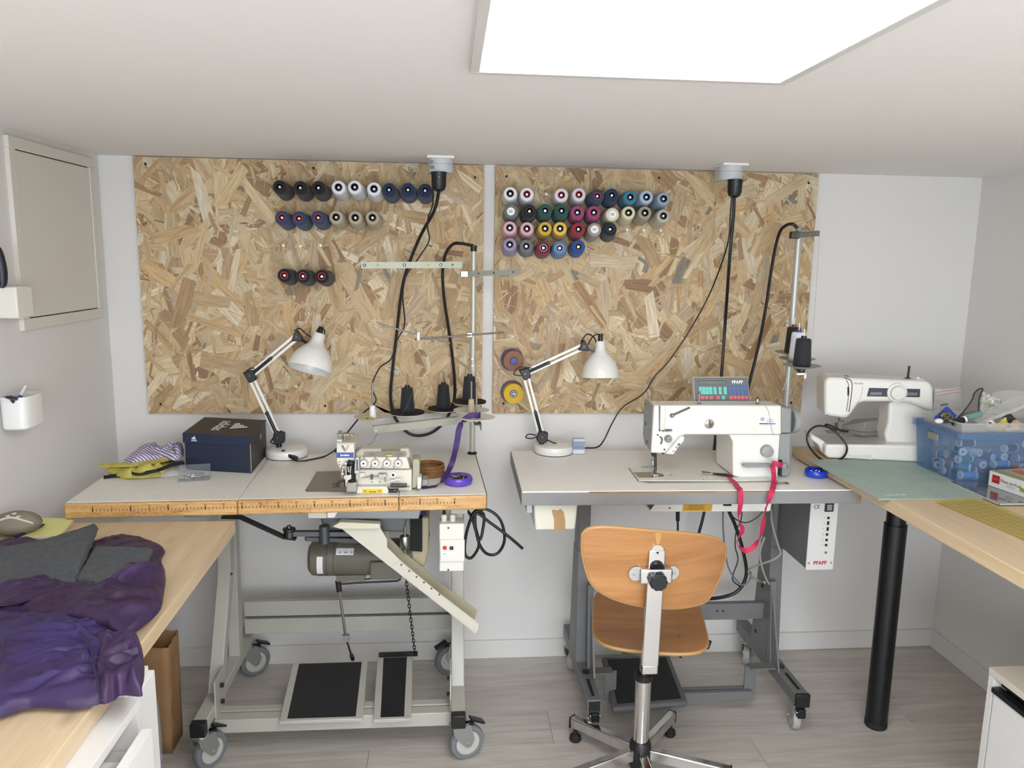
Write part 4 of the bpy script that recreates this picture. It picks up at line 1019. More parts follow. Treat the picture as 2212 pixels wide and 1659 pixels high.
k = MB(); k.ribbon([U(u, v, z=ZT+zz_) for u, v, zz_ in ((216, 1004, .026), (240, 1004, .028), (290, 1003, .034), (340, 996, .036), (372, 988, .040))], (.1, 1, .2), .022, .004); k.build('strap', YEL, yf)
k = MB(); k.ribbon([U(u, v, z=ZT+zz_) for u, v, zz_ in ((262, 1029, .006), (300, 1029, .007), (345, 1025, .010), (350, 1016, .022), (338, 1002, .034))], (.2, 1, .6), .016, .003); k.build('strap', YEL, yf)
sf = thing('folded_fabric', 'lilac and white striped fabric lying on the yellow fabric', 'fabric', U(340, 1000, z=ZT+.03))
STR = striped('lilac_stripe_cloth', '#d8d5dc', '#7b6a9a', 42, 'DIAGONAL')
heap('cloth', [(268, 994), (300, 974), (338, 964), (352, 972), (391, 968), (394, 990), (360, 990), (310, 998), (282, 1000)], ZT+.036, .020, STR, 12, fold=.5, parent=sf)
heap('cloth_layer', [(340, 986), (368, 974), (394, 967), (395, 984), (378, 994)], ZT+.040, .024, STR, 3, fold=.5, parent=sf)
# clear box of pins
pb0, pb1 = U(384, 1042, z=ZT), U(452, 1038, z=ZT)
ex = (pb1-pb0).normalized(); ey = V((-ex.y, ex.x, 0)); pw = (pb1-pb0).length
pbx = thing('pin_box', 'small clear plastic box of pins in front of the shoe box', 'box', pb0)
CLR = glassy('clear_plastic', '#a9afb5', .15, .03)
def pbp(a, b, z): return pb0+ex*a+ey*b+V((0, 0, z+.0005))
pdp, phh, t = .05, .040, .0015
def slab(a0, a1, b0, b1, z0, z1): return MB().hexa([pbp(a0, b0, z0), pbp(a1, b0, z0), pbp(a1, b1, z0), pbp(a0, b1, z0), pbp(a0, b0, z1), pbp(a1, b0, z1), pbp(a1, b1, z1), pbp(a0, b1, z1)])
slab(0, pw, 0, pdp, 0, t).build('bottom', CLR, pbx); slab(0, pw, 0, t, t, phh*.62).build('wall_front', CLR, pbx); slab(0, pw, pdp-t, pdp, t, phh).build('wall_rear', CLR, pbx)
slab(0, t, t, pdp-t, t, phh*.9).build('wall_end', CLR, pbx); slab(pw-t, pw, t, pdp-t, t, phh*.9).build('wall_end', CLR, pbx)
rg = random.Random(8)
for i in range(46):
    p = pbp(rg.uniform(.01, pw-.01), rg.uniform(.012, pdp-.012), rg.uniform(.003, .016)); a = rg.uniform(0, 6.28); e = rg.uniform(-.3, .5)
    d = (ex*math.cos(a)*min(1, 1)+ey*math.sin(a)*.4+V((0, 0, e*.5)))*.009
    if (p-d).z < ZT+.003: d.z = 0
    tag(MB().cyl(p-d, p+d, .0009, n=5).sphere(p+d, .0022, 6).build('pin', (CHROME if i % 2 else DSTEEL) if i % 5 else mat('brass_pin', '#c79a52', .3, 1.)), 'sewing pin in the clear plastic pin box', 'pin', 'pins in the clear box')

# ------------------------------------------------------------------ desk lamps
LAMPW = mat('lamp_white', '#e4e1db', .3, coat=.2)
def lamp(label, base, j0, j1, j2, top_, rim, rimr, necks, cords, lean=.03):
    b = U(*base, z=ZT); y = b.y
    root = thing('desk_lamp', label, 'lamp', (b.x, y, ZT))
    P = lambda u, v, dy=0.: U(u, v, y=y+dy)
    rb = .070
    MB().lathe([(0, 0), (rb*.97, 0), (rb*.98, .003), (rb, .006), (rb, .022), (rb*.97, .028), (rb*.9, .031), (0, .033)], (b.x, y, ZT), (0, 0, 1), 48).build('base', LAMPW, root)
    MB().lathe([(rb*.975, 0), (rb*.985, .0025)], (b.x, y, ZT), (0, 0, 1), 48).build('base_pad', BLACK_R, root)
    q0, q1, q2 = P(*j0), P(*j1), P(*j2)
    st = V((q0.x, y, ZT+.03)); MB().cyl(st, (q0.x, y, q0.z), .0095, n=14).build('stem', BLACK_P, root)
    def joint(c, s, name, tri):
        MB().prism([V((c.x+a*s, y-.013, c.z+b_*s)) for a, b_ in tri], (0, .026, 0)).build(name, BLACK_P, root, bevel=.003)
        MB().cyl(V((c.x, y-.016, c.z)), V((c.x, y+.016, c.z)), .004, n=8).build('joint_bolt', DSTEEL, root)
    joint(q0, .022, 'base_joint', ((-.9, -.5), (-.3, -1.2), (.9, -.9), (1.0, .6), (.2, .9), (-.5, 1.2)))
    joint(q1, .023, 'elbow_joint', ((-1.0, .5), (.6, .9), (.9, -.6), (-.1, -1.1)))
    joint(q2, .020, 'head_joint', ((-.9, -.7), (.9, -.8), (.9, -.2), (.1, 1.1), (-.3, .9)))
    for p, q, n in ((q0, q1, 'lower_arm'), (q1, q2, 'upper_arm')):
        d = (q-p).normalized(); s = V((0, 1, 0)).cross(d)
        for k_ in (-1, 1): MB().bar(p+s*.0075*k_, q+s*.0075*k_, .011, .009, s).build(n, LAMPW, root, bevel=.001)
        MB().cyl(p+d*.015+V((0, -.009, 0)), p+d*.095+V((0, -.009, 0)), .0055, n=10).build('spring_sleeve', BLACK_P, root)
        MB().cyl(p+d*.09+V((0, -.016, 0)), p+d*.09+V((0, .012, 0)), .006, n=10).build('spring_pin', BLACK_P, root)
    t0, r0 = P(*top_), P(*rim, -lean); ax = r0-t0; L_ = ax.length; ax.normalize()
    R_ = rimr; nk = necks
    prof = [(nk*.9, 0), (nk, .004), (nk*1.06, L_*.18), (nk*1.35, L_*.30), (R_*.62, L_*.44), (R_*.82, L_*.60), (R_*.95, L_*.78), (R_, L_*.93), (R_, L_)]
    inner = [(r-.002, h) for r, h in prof[::-1]]
    sh = MB().lathe([(0, 0)]+prof+inner[:-1]+[(0, .004)], t0, ax, 44).build('shade', LAMPW, root)
    MB().sphere(t0+ax*L_*.66, .027, 16).build('bulb', mat('bulb_glass', '#e8e6e0', .3), root)
    MB().cyl(t0-ax*.026, t0+ax*.002, .0085, n=14).build('socket_cap', BLACK_P, root)
    MB().bar(q2+V((.01, 0, -.008)), t0+ax*L_*.30-V((nk*1.0, 0, 0)), .010, .008).build('head_link', BLACK_P, root)
    for c in cords: MB().tube([P(u, v, -.004) for u, v in c], .0024, 7, 6).build('cord', CABLE, root)
    return root, P, b
l1, P, b = lamp('white articulated desk lamp with its shade tilted beside the shoe box', (620, 985), (602, 943), (541, 811), (642, 727), (690, 722), (669, 799), .0735, .0205,
    [[(535, 818), (530, 805), (545, 795), (556, 802)], [(636, 714), (648, 710), (662, 722), (672, 728)], [(684, 716), (690, 708), (700, 712), (701, 722)], [(592, 945), (585, 955), (600, 962), (612, 976)]], .045)
MB().bar(U(609, 975, y=b.y-.05), U(642, 992, y=b.y-.07), .016, .012).build('cord_switch', BLACK_P, l1, bevel=.002)
l2, P, b2_ = lamp('white articulated desk lamp with its shade pointing straight down', (1196, 977), (1170, 942), (1134, 806), (1260, 748), (1297, 737), (1297, 815), .066, .0165,
    [[(1126, 812), (1110, 808), (1122, 794), (1150, 795)], [(1255, 738), (1268, 722), (1282, 728), (1290, 742)], [(1270, 745), (1280, 728), (1293, 722), (1301, 732)], [(1158, 940), (1142, 938), (1136, 945), (1150, 947), (1165, 940)], [(1182, 950), (1192, 955), (1202, 958)]], .014)
# ------------------------------------------------------------------ second sewing table, grey frame
C0, C1 = V((.221, -.617, 0)), V((1.262, -.630, 0))
RX = (C1-C0).normalized(); RY = V((-RX.y, RX.x, 0)); RW = (C1-C0).length
def RTp(s, t, z): return C0+RX*s+RY*t+V((0, 0, z))
def rhex(s0, s1, t0, t1, z0, z1): return MB().hexa([RTp(s0, t0, z0), RTp(s1, t0, z0), RTp(s1, t1, z0), RTp(s0, t1, z0), RTp(s0, t0, z1), RTp(s1, t0, z1), RTp(s1, t1, z1), RTp(s0, t1, z1)])
t2 = thing('sewing_table', 'sewing table with grey edge on a dark grey wheeled frame', 'table', (.74, -.38, 0))
EDG = mat('grey_edge_band', '#8b8b8a', .5, noise=(9, '#828281'))
TP = rhex(0, RW, .002, .49, ZT-.042, ZT).build('tabletop', LAMINATE2, t2, bevel=.001)
rhex(-.0015, RW+.0015, -.002, .0018, ZT-.043, ZT-.004).build('edge_band', EDG, TP, bevel=.0015)
rhex(-.002, .0, .002, .49, ZT-.043, ZT-.002).build('edge_band', EDG, TP)
rhex(RW, RW+.002, .002, .49, ZT-.043, ZT-.002).build('edge_band', EDG, TP)
rhex(.20, RW-.28, -.0028, .001, ZT-.006, ZT-.002).build('worn_edge', mat('worn_lip', '#b08850', .6, noise=(22, '#8d6a3a', (1, 6, 6))), TP)
rhex(RW-.006, RW+.0022, -.0026, .0018, ZT-.044, ZT-.018).build('chipped_corner', MATS['worn_lip'], TP)
def side2(x, cap):
    w = .045
    MB().bar((x, -.585, .142), (x, -.065, .142), w, .042).build('foot_beam', GREYP, t2, bevel=.003)
    if cap: MB().box(x-w/2-.001, x+w/2+.001, -.598, -.583, .119, .165).build('end_cap', BLACK_P, t2, bevel=.003)
    else: MB().box(x-w/2+.004, x+w/2-.004, -.587, -.584, .125, .159).build('open_end', mat('dark_inside', '#161616', .8), t2)
    MB().hexa([(x-.024, -.35, .16), (x+.024, -.35, .16), (x+.024, -.21, .16), (x-.024, -.21, .16), (x-.022, -.325, .56), (x+.022, -.325, .56), (x+.022, -.235, .56), (x-.022, -.235, .56)]).build('column', GREYP, t2, bevel=.003)
    MB().box(x-.020, x+.020, -.32, -.24, .55, ZT-.06).build('inner_column', mat('grey_enamel_dark', '#6c6c6b', .45), t2, bevel=.002)
    MB().bar((x, -.50, ZT-.058), (x, -.16, ZT-.058), .05, .022).build('top_rail', GREYP, t2, bevel=.002)
    s = 1 if x < .7 else -1
    MB().prism([(x+s*.026, -.36, .165), (x+s*.026, -.46, .165), (x+s*.026, -.365, .42), (x+s*.026, -.33, .42)], (s*-.006, 0, 0)).build('gusset', GREYP, t2)
    MB().prism([(x+s*.030, -.37, .165), (x+s*.030, -.40, .165), (x+s*.030, -.36, .45), (x+s*.030, -.34, .45)], (s*-.02, 0, 0)).build('gusset_flange', GREYP, t2)
    for yy, zz_ in ((-.25, .21), (-.28, .40)): MB().cyl((x+s*.0225, yy, zz_), (x+s*.026, yy, zz_), .007, n=10).build('hole', INK, t2)
    MB().cyl((x, -.42, .162), (x, -.42, .170), .012, n=6).build('bolt', DSTEEL, t2)
    MB().box(x-.005, x+.005, -.56, -.46, .1625, .1642).build('beam_slot', MATS.get('dark_inside') or mat('dark_inside', '#161616', .8), t2)
side2(.468, False); side2(1.152, True)
GW = mat('light_wheel', '#a5a59d', .5)
for x, y_, hd_, bk in ((.478, -.525, math.radians(80), True), (1.160, -.545, math.radians(80), True), (.468, -.13, math.radians(50), False), (1.152, -.13, math.radians(60), False)):
    c = caster(t2, (x, y_), .121, hd_, .044, False, GW)
    if bk:
        h = V((math.cos(hd_), math.sin(hd_), 0)); MB().obox(V((x, y_-.028, .085)), (.026, 0, 0), (0, .02, 0), (0, 0, .03)).build('brake_lever', BLACK_P, c, bevel=.003)
        for s in (-1, 1): MB().sphere((x+s*.015, y_-.03, .09), .004).build('brake_pin', CHROME, c)
MB().box(.48, 1.14, -.305, -.28, .285, .345).build('cross_rail', GREYP, t2, bevel=.002)
for u in (1549, 1562):
    q = U(u, 1320, y=-.306); MB().cyl(q-V((0, .001, 0)), q+V((0, .001, 0)), .0035, n=8).build('rail_hole', INK, t2)
# pedal hung on a U-shaped bracket between the feet
k = MB(); zc_ = .075
k.bar((1.135, -.42, .168), (1.04, -.42, .168), .04, .005); k.bar((1.045, -.42, .168), (1.045, -.42, zc_-.012), .04, .006, (0, 1, 0))
k.box(.55, 1.048, -.44, -.425, zc_-.012, zc_+.012); k.box(.55, 1.048, -.415, -.40, zc_-.012, zc_+.012); k.box(.55, 1.048, -.44, -.40, zc_-.016, zc_-.012)
k.bar((.485, -.42, .168), (.56, -.42, .168), .04, .005); k.bar((.555, -.42, .168), (.555, -.42, zc_-.012), .04, .006, (0, 1, 0))
k.build('pedal_bracket', GREYP, t2)
pq = [U(u, v, z=zz_) for u, v, zz_ in ((1300, 1418, .125), (1446, 1413, .125), (1486, 1516, .085), (1324, 1530, .085))]
def inset(q, f): c = sum(q, V())/4; return [p.lerp(c, f) for p in q]
pd = MB(); i_ = inset(pq, .14); dn = V((0, 0, -.022))
pd.hexa([pq[3]+dn, pq[2]+dn, pq[1]+dn, pq[0]+dn, pq[3], pq[2], pq[1], pq[0]])
pdo = pd.build('pedal', mat('pedal_grey', '#5e5f60', .55), t2, bevel=.008, seg=3)
MB().hexa([i_[3]+V((0, 0, -.004)), i_[2]+V((0, 0, -.004)), i_[1]+V((0, 0, -.004)), i_[0]+V((0, 0, -.004)), i_[3]+V((0, 0, .0012)), i_[2]+V((0, 0, .0012)), i_[1]+V((0, 0, .0012)), i_[0]+V((0, 0, .0012))]).build('mat', RIB, pdo)
# plastic drawer under the top
a, b = U(1153, 1089, y=-.585), U(1247, 1145, y=-.585)
DRW = mat('drawer_cream', '#dddac9', .4)
dr = MB().hexa([(a.x+.006, -.585, b.z), (b.x-.006, -.585, b.z), (b.x-.006, -.30, b.z), (a.x+.006, -.30, b.z), (a.x, -.585, ZT-.043), (b.x, -.585, ZT-.043), (b.x, -.30, ZT-.043), (a.x, -.30, ZT-.043)]).build('drawer', DRW, t2, bevel=.006, seg=3)
MB().pxprism([(1192, 1103), (1196, 1101), (1205, 1103), (1211, 1099), (1218, 1107), (1221, 1125), (1221, 1144.5), (1197, 1144), (1197, 1122)], -.5862, .0012).build('tape_patch', mat('packing_tape', '#b08d5c', .35), dr)
MB().box(a.x-.018, a.x-.002, -.56, -.30, ZT-.085, ZT-.043).build('drawer_runner', mat('runner_white', '#c9c9c6', .5), t2)
MB().box(b.x+.002, b.x+.012, -.56, -.30, ZT-.07, ZT-.043).build('drawer_runner', GREYP, t2)
# oil pan of the machine, seen below the top, with warning label
pn = MB().pxprism([(1393, 1080), (1668, 1080), (1665, 1102), (1661, 1105), (1405, 1106)], -.56, .20).build('machine_pan', MWHITE, t2, bevel=.002)
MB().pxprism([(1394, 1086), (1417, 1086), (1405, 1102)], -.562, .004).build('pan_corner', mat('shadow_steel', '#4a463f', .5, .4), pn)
MB().pxprism([(1477, 1085), (1540, 1085), (1537, 1104), (1474, 1104)], -.5608, .001).build('warning_label', mat('label_amber', '#c79a16', .5), pn)
lb = mat('label_line', '#3a2d06', .6)
for v0, v1, u0, u1 in ((1086.5, 1087.2, 1486, 1526), (1099.6, 1100.3, 1484, 1523), (1091.5, 1092, 1488, 1520), (1094, 1094.5, 1488, 1522), (1096.6, 1097.1, 1488, 1520)):
    MB().pxprism([(u0, v0), (u1, v0), (u1, v1), (u0, v1)], -.5614, .0005).build('label_print', lb, pn)
for u in (1494, 1517): 
    MB().pxprism([(u-4, 1090.6), (u, 1086.6), (u+4, 1090.6), (u+2.8, 1090.1), (u, 1087.6), (u-2.8, 1090.1)], -.5615, .0004).build('warning_triangle', lb, pn)
MB().pxprism([(1563, 1085), (1581, 1085), (1580, 1093), (1562, 1093)], -.5608, .001).build('pan_slot', INK, pn)
q = U(1446.5, 1097.5, y=-.561); MB().cyl(q-V((0, .001, 0)), q, .003, n=10).build('screw', DSTEEL, pn)
# control box bolted under the right end
a, b = U(1748, 1083, y=-.55), U(1805, 1228, y=-.55)
bx0, bx1, bz0, bz1 = a.x+.008, a.x+.094, b.z, ZT-.043
cb = MB().box(bx0, bx1, -.548, -.25, bz0, bz1).build('control_box', mat('box_grey', '#636565', .5), t2, bevel=.002)
fp_ = MB().box(bx0-.002, bx1+.002, -.552, -.548, bz0-.002, bz1).build('front_plate', mat('plate_light', '#cfcecb', .45), cb)
def fpt(fx, fz): return V((bx0+(bx1-bx0)*fx, -.5525, bz0+(bz1-bz0)*fz))
text(fp_, 'PFAFF', fpt(.50, .085), (1, 0, 0), (0, 0, 1), .0115, mat('red_ink', '#b02a35', .5), bold=.03, squash=1.05)
text(fp_, 'CE', fpt(.20, .85), (1, 0, 0), (0, 0, 1), .012, INK)
MB().box(fpt(.5, 0).x, fpt(.84, 0).x, -.556, -.552, fpt(0, .785).z, fpt(0, .905).z).build('power_switch', BLACK_P, fp_, bevel=.003)
MB().box(fpt(.57, 0).x, fpt(.77, 0).x, -.558, -.555, fpt(0, .805).z, fpt(0, .885).z).build('switch_rocker', mat('rocker_grey', '#8b8a84', .4), fp_, bevel=.002)
for i, fz in enumerate((.70, .63, .55, .475, .40, .33)):
    q = fpt(.68, fz)
    (MB().cyl(q, q-V((0, .001, 0)), .0045, n=14) if i % 5 == 0 or i > 2 else MB().box(q.x-.003, q.x+.004, q.y-.001, q.y, q.z-.006, q.z+.006)).build('connector_mark', INK, fp_)
    text(fp_, ['P', 'N', 'T', 'M', 'S', 'A'][i], q+V((-.013, 0, 0)), (1, 0, 0), (0, 0, 1), .005, mat('grey_ink', '#77797b', .6))
q = fpt(.68, .23); MB().lathe([(0, .003), (.004, .003), (.005, 0)], q, (0, -1, 0), 14).build('knob', CHROME, fp_)
for fx, fz in ((.07, .085), (.93, .085), (.08, .985), (.9, .985)):
    MB().sphere(fpt(fx, fz), .0032).build('screw', STEEL, fp_)

# ------------------------------------------------------------------ flat sewing machine
def zd(x, y): return 1340+x/4.608, 780+y/4.608
fm_ = thing('sewing_machine', 'white and grey industrial flat sewing machine standing on the grey-edged table', 'sewing machine', (.93, -.42, ZT))
YM = -.495
def fpr(name, pts, y, d, m_, bevel=.002, par=None, zmin=None):
    P = [U(*zd(*p), y=y) for p in pts]
    if zmin is not None: P = [V((p.x, p.y, max(p.z, zmin))) for p in P]
    return MB().prism(P, (0, d, 0)).build(name, m_, par or fm_, bevel=bevel)
P = [U(*zd(*p), z=ZT) for p in ((88, 1072), (186, 1200), (1120, 1204), (1560, 1196), (1575, 1050), (1000, 1030))]
bed = MB().prism([p+V((0, 0, .0003)) for p in P], (0, 0, .004)).build('bed', MWHITE, fm_, bevel=.0012)
MB().prism([V((p.x, p.y, ZT+.0002)) for p in [U(*zd(*p), z=ZT) for p in ((80, 1070), (180, 1203), (286, 1218), (1120, 1210), (1565, 1203), (1565, 1195), (188, 1194), (95, 1070))]], (0, 0, .002)).build('bed_gasket', mat('gasket_dark', '#8d877a', .7), fm_)
arm = fpr('arm', [(338, 442), (1605, 442), (1605, 737), (1100, 737), (650, 737), (610, 748), (560, 800), (475, 915), (462, 922), (305, 916), (318, 720)], YM, .082, MWHITE, .005)
fpr('seam', [(640, 728), (1595, 728), (1595, 732), (640, 732)], YM-.0004, .002, mat('seam_grey', '#9a9890', .6), 0)
col_ = fpr('pillar', [(1120, 800), (1085, 735), (1590, 735), (1565, 1170), (1200, 1170), (1120, 1140)], YM-.004, .155, MWHITE, .003, zmin=ZT+.002)
fpr('pillar_panel', [(1215, 808), (1575, 800), (1560, 1150), (1205, 1155)], YM-.0052, .004, mat('machine_white_panel', '#e7e5de', .35), .001, zmin=ZT+.004)
a, b = U(*zd(338, 442), y=YM), U(*zd(308, 905), y=YM)
MB().prism([(a.x-.004, YM+.003, a.z-.002), (a.x-.004, YM+.10, a.z+.002), (a.x-.004, YM+.11, a.z-.01), (a.x-.004, YM+.11, b.z+.03), (a.x-.004, YM+.08, b.z+.004), (a.x-.004, YM+.003, b.z-.002)], (.009, 0, 0)).build('face_plate', MGREY, fm_, bevel=.003)
for yy, zz_, r__ in ((YM+.075, a.z-.075, .006), (YM+.05, b.z+.02, .006), (YM+.09, a.z-.012, .003), (YM+.03, (a.z+b.z)/2-.01, .002)):
    MB().cyl((a.x-.0055, yy, zz_), (a.x-.003, yy, zz_), r__, n=12).build('face_screw', mat('grey_dark_screw', '#55554f', .5), fm_)
text(fm_, 'PFAFF', (a.x-.0046, YM+.06, a.z-.035), (0, -1, 0), (0, 0, 1), .005, WINK)
# grey belt guard and handwheel on the right
fpr('end_cover', [(1603, 455), (1640, 462), (1712, 470), (1706, 722), (1590, 722)], YM+.008, .10, MGREY, .006)
fpr('belt_cover', [(1590, 728), (1704, 724), (1695, 800), (1692, 990), (1676, 1150), (1620, 1150), (1572, 1100), (1580, 800)], YM+.004, .11, MGREY, .003, zmin=ZT+.001)
hc = U(*zd(1712, 595), y=YM+.06)
MB().lathe([(0, 0), (.036, 0), (.040, .004), (.040, .014), (.037, .021), (.030, .024), (0, .024)], (hc.x-.006, hc.y, hc.z), (1, 0, 0), 40).build('handwheel', mat('handwheel_grey', '#9a9c9a', .4), fm_)
fpr('belt_gap', [(1572, 985), (1612, 985), (1605, 1140), (1566, 1110)], YM-.001, .01, INK, 0, zmin=ZT+.002)
# dial, lever, tension assembly
q = U(*zd(1452, 892), y=YM-.006)
dl = MB().lathe([(0, .022), (.012, .022), (.0185, .020), (.0195, .004), (.0205, 0)], q, (-.12, -1, .05), 32).build('stitch_dial', MGREY, fm_)
MB().sphere(q+V((0, -.023, -.002)), .0035).build('dial_screw', CHROME, dl)
lv = fpr('reverse_lever', [(1224, 1034), (1250, 1028), (1600, 1028), (1640, 1036), (1640, 1056), (1260, 1062), (1228, 1056)], YM-.035, .018, MGREY, .002)
q0, q1 = U(*zd(1635, 1045), y=YM-.028), U(*zd(1660, 1050), y=YM+.02); MB().bar(q0, q1, .01, .014).build('lever_root', MGREY, fm_)
q = U(*zd(885, 625), y=YM)
tn = MB().lathe([(0, .004), (.008, .004), (.0145, .003), (.0155, .0)], q, (0, -1, 0), 28).build('bobbin_winder_tension', mat('bright_ring', '#a8a49a', .2, 1.), fm_)
MB().cyl(q+V((.003, -.003, -.001)), q+V((.006, -.016, -.002)), .0035, n=12).build('tension_stud', CHROME, tn); MB().bar(q+V((-.002, -.005, .012)), q+V((.003, -.005, -.010)), .003, .003).build('tension_arm', DSTEEL, tn)
q = U(*zd(474, 770), y=YM); kn = MB().lathe([(0, .024), (.007, .023), (.0085, .020), (.0115, .012), (.012, .003), (.009, 0)], q, (-.1, -1, .1), 24).build('tension_knob', MGREY, fm_)
MB().sphere(q+V((-.002, -.0245, .002)), .002).build('knob_screw', INK, kn)
MB().tube([U(*zd(395, 752), y=YM-.004), U(*zd(415, 770), y=YM-.010), U(*zd(414, 800), y=YM-.008), U(*zd(402, 826), y=YM-.003)], .0018, 7).build('check_spring', DSTEEL, fm_)
q = U(*zd(512, 540), y=YM); MB().cyl(q, q-V((0, .006, 0)), .0065, n=16).build('guide_boss', DSTEEL, fm_)
MB().bar(U(*zd(500, 548), y=YM-.005), U(*zd(692, 462), y=YM-.005), .003, .0052).build('thread_guide', DSTEEL, fm_)
MB().cyl(q-V((0, .006, 0)), q-V((0, .008, 0)), .003, n=10).build('guide_screw', CHROME, fm_)
MB().bar(U(*zd(412, 690), y=YM-.006), U(*zd(515, 688), y=YM-.006), .003, .006).build('thread_guide', DSTEEL, fm_)
for x in (440, 500): 
    q = U(*zd(x, 688), y=YM-.008); MB().cyl(q, q-V((0, .002, 0)), .002, n=8).build('guide_screw', CHROME, fm_)
fpr('takeup_cover', [(402, 442), (452, 442), (450, 600), (440, 640), (440, 690), (398, 690)], YM-.012, .014, mat('takeup_cream', '#e6e2d2', .35), .003)
fpr('takeup_slot', [(385, 446), (402, 446), (396, 700), (384, 700)], YM-.0008, .002, INK, 0)
sp_ = fpr('switch_panel', [(455, 925), (600, 757), (640, 752), (636, 792), (530, 932)], YM-.02, .026, MWHITE, .003)
fpr('push_button', [(566, 830), (582, 816), (602, 826), (586, 850)], YM-.0215, .003, mat('button_grey', '#6d6c68', .4), .0005, sp_)
fpr('push_button', [(545, 858), (562, 846), (580, 856), (564, 880)], YM-.0215, .003, mat('button_light', '#a5a39d', .4), .0005, sp_)
q = U(*zd(530, 897), y=YM-.0205); text(sp_, '\u00abN', q, (1, 0, .3), (-.3, 0, 1), .006, INK)
for x, y in ((438, 880), (425, 920), (372, 735)):
    q = U(*zd(x, y), y=YM); MB().cyl(q+V((0, .004, 0)), q-V((0, .0012, 0)), .0028, n=8).build('screw', INK, fm_)
# needle, presser foot, needle plate
def fbar(name, x0, y0, x1, y1, y, r_, m_=CHROME): MB().cyl(U(*zd(x0, y0), y=y), U(*zd(x1, y1), y=y), r_, n=10).build(name, m_, fm_)
fbar('needle_bar', 328, 900, 330, 1080, YM+.04, .0035, STEEL); fbar('presser_bar', 350, 900, 350, 1090, YM+.042, .0042, DSTEEL)
fpr('bar_bush', [(320, 915), (362, 915), (362, 960), (320, 950)], YM+.032, .018, BLACK_P, .001)
fpr('needle_clamp', [(312, 990), (336, 990), (336, 1040), (312, 1040)], YM+.03, .012, STEEL, .001)
fpr('foot_clamp', [(336, 1050), (362, 1050), (356, 1110), (338, 1110)], YM+.03, .012, DSTEEL, .001)
fbar('needle', 322, 1060, 324, 1130, YM+.036, .0011, STEEL)
MB().tube([U(*zd(200, 1050), y=YM+.03), U(*zd(255, 1048), y=YM+.03), U(*zd(320, 1046), y=YM+.032), U(*zd(322, 1058), y=YM+.032), U(*zd(215, 1058), y=YM+.03)], .0012, 6, 3).build('finger_guard', STEEL, fm_)
q = U(*zd(345, 1138), z=ZT+.006); MB().box(q.x-.009, q.x+.009, q.y-.012, q.y+.014, ZT+.0055, ZT+.012).build('presser_foot', CHROME, fm_, bevel=.002)
q = U(*zd(375, 1138), z=ZT+.004); MB().lathe([(0, 0), (.021, 0), (.021, .0014), (0, .0018)], (q.x-.002, q.y, ZT+.0042), (0, 0, 1), 28).build('needle_plate', STEEL, fm_)
P = [U(*zd(*p), z=ZT+.0045) for p in ((130, 1110), (330, 1106), (330, 1164), (190, 1164))]
MB().prism(P, (0, 0, .0012)).build('slide_plate', mat('slide_steel', '#b9b6ae', .22, .9), fm_)
for x, y in ((180, 1134), (480, 1142), (505, 1132), (512, 1142), (815, 1152), (860, 1155), (825, 1180)):
    q = U(*zd(x, y), z=ZT+.0044); MB().cyl(q, q+V((0, 0, .0006)), .002, n=8).build('bed_screw', INK, fm_)
fpr('hinge_mark', [(380, 1185), (420, 1180), (415, 1196), (385, 1198)], YM-.08, .01, DSTEEL, 0, zmin=ZT+.0042) if False else None
q = U(*zd(1082, 905), y=YM+.05)
# thread guides on top, sticker
for x, yt in ((785, 300), (1362, 352)):
    b0 = U(*zd(x, 432), y=YM+.03); t0 = U(*zd(x+3, yt), y=YM+.03)
    gd = MB().cyl(b0-V((0, 0, .004)), t0-V((0, 0, .008)), .0022, n=8).build('thread_post', STEEL, fm_)
    MB().lathe([(.002, 0), (.006, 0), (.006, .004), (.002, .005)], b0, (0, 0, 1), 12).build('post_foot', DSTEEL, gd)
    for s in (-1, 1): MB().cyl(t0+V((s*.003, 0, -.010)), t0+V((s*.003, 0, 0)), .0013, n=6).build('post_fork', DSTEEL, gd)
    if yt > 320: MB().lathe([(0, .012), (.008, .012), (.008, .018), (.004, .022), (0, .022)], b0, (0, 0, 1), 12).build('post_nut', STEEL, gd)
q = U(*zd(375, 418), y=YM+.05); MB().lathe([(0, .004), (.005, .003), (.006, -.003)], q, (0, 0, 1), 14).build('oil_cap', STEEL, fm_)
st = fpr('service_sticker', [(1380, 541), (1556, 541), (1552, 650), (1374, 650)], YM-.0008, .001, WINK, 0)
BLUI = mat('blue_ink', '#2b3f6b', .6)
q = U(*zd(1414, 578), y=YM-.001); MB().lathe([(.0032, .0004), (.0048, .0004)], q, (0, -1, 0), 18).build('gear_mark', BLUI, st)
for i in range(8):
    an = i*math.pi/4; MB().obox(q+V((math.cos(an)*.0053, -.0005, math.sin(an)*.0053)), (.0016, 0, 0), (0, .0004, 0), (0, 0, .0016)).build('gear_tooth', BLUI, st)
q = U(*zd(1488, 580), y=YM-.001); text(st, 'COUTILLER', q, (1, 0, 0), (0, 0, 1), .0042, BLUI, squash=.72)
for x0, x1, y0, y1, m_ in ((1450, 1532, 597, 601, 'grey_ink'), (1458, 1526, 606, 609, 'grey_ink'), (1384, 1476, 618, 629, 'blue_ink'), (1476, 1548, 618, 629, None), (1420, 1530, 637, 640, 'grey_ink')):
    fpr('sticker_print', [(x0, y0), (x1, y0), (x1, y1), (x0, y1)], YM-.0012, .0004, MATS[m_] if m_ else mat('pale_blue_ink', '#5a7fb4', .6), 0, st)

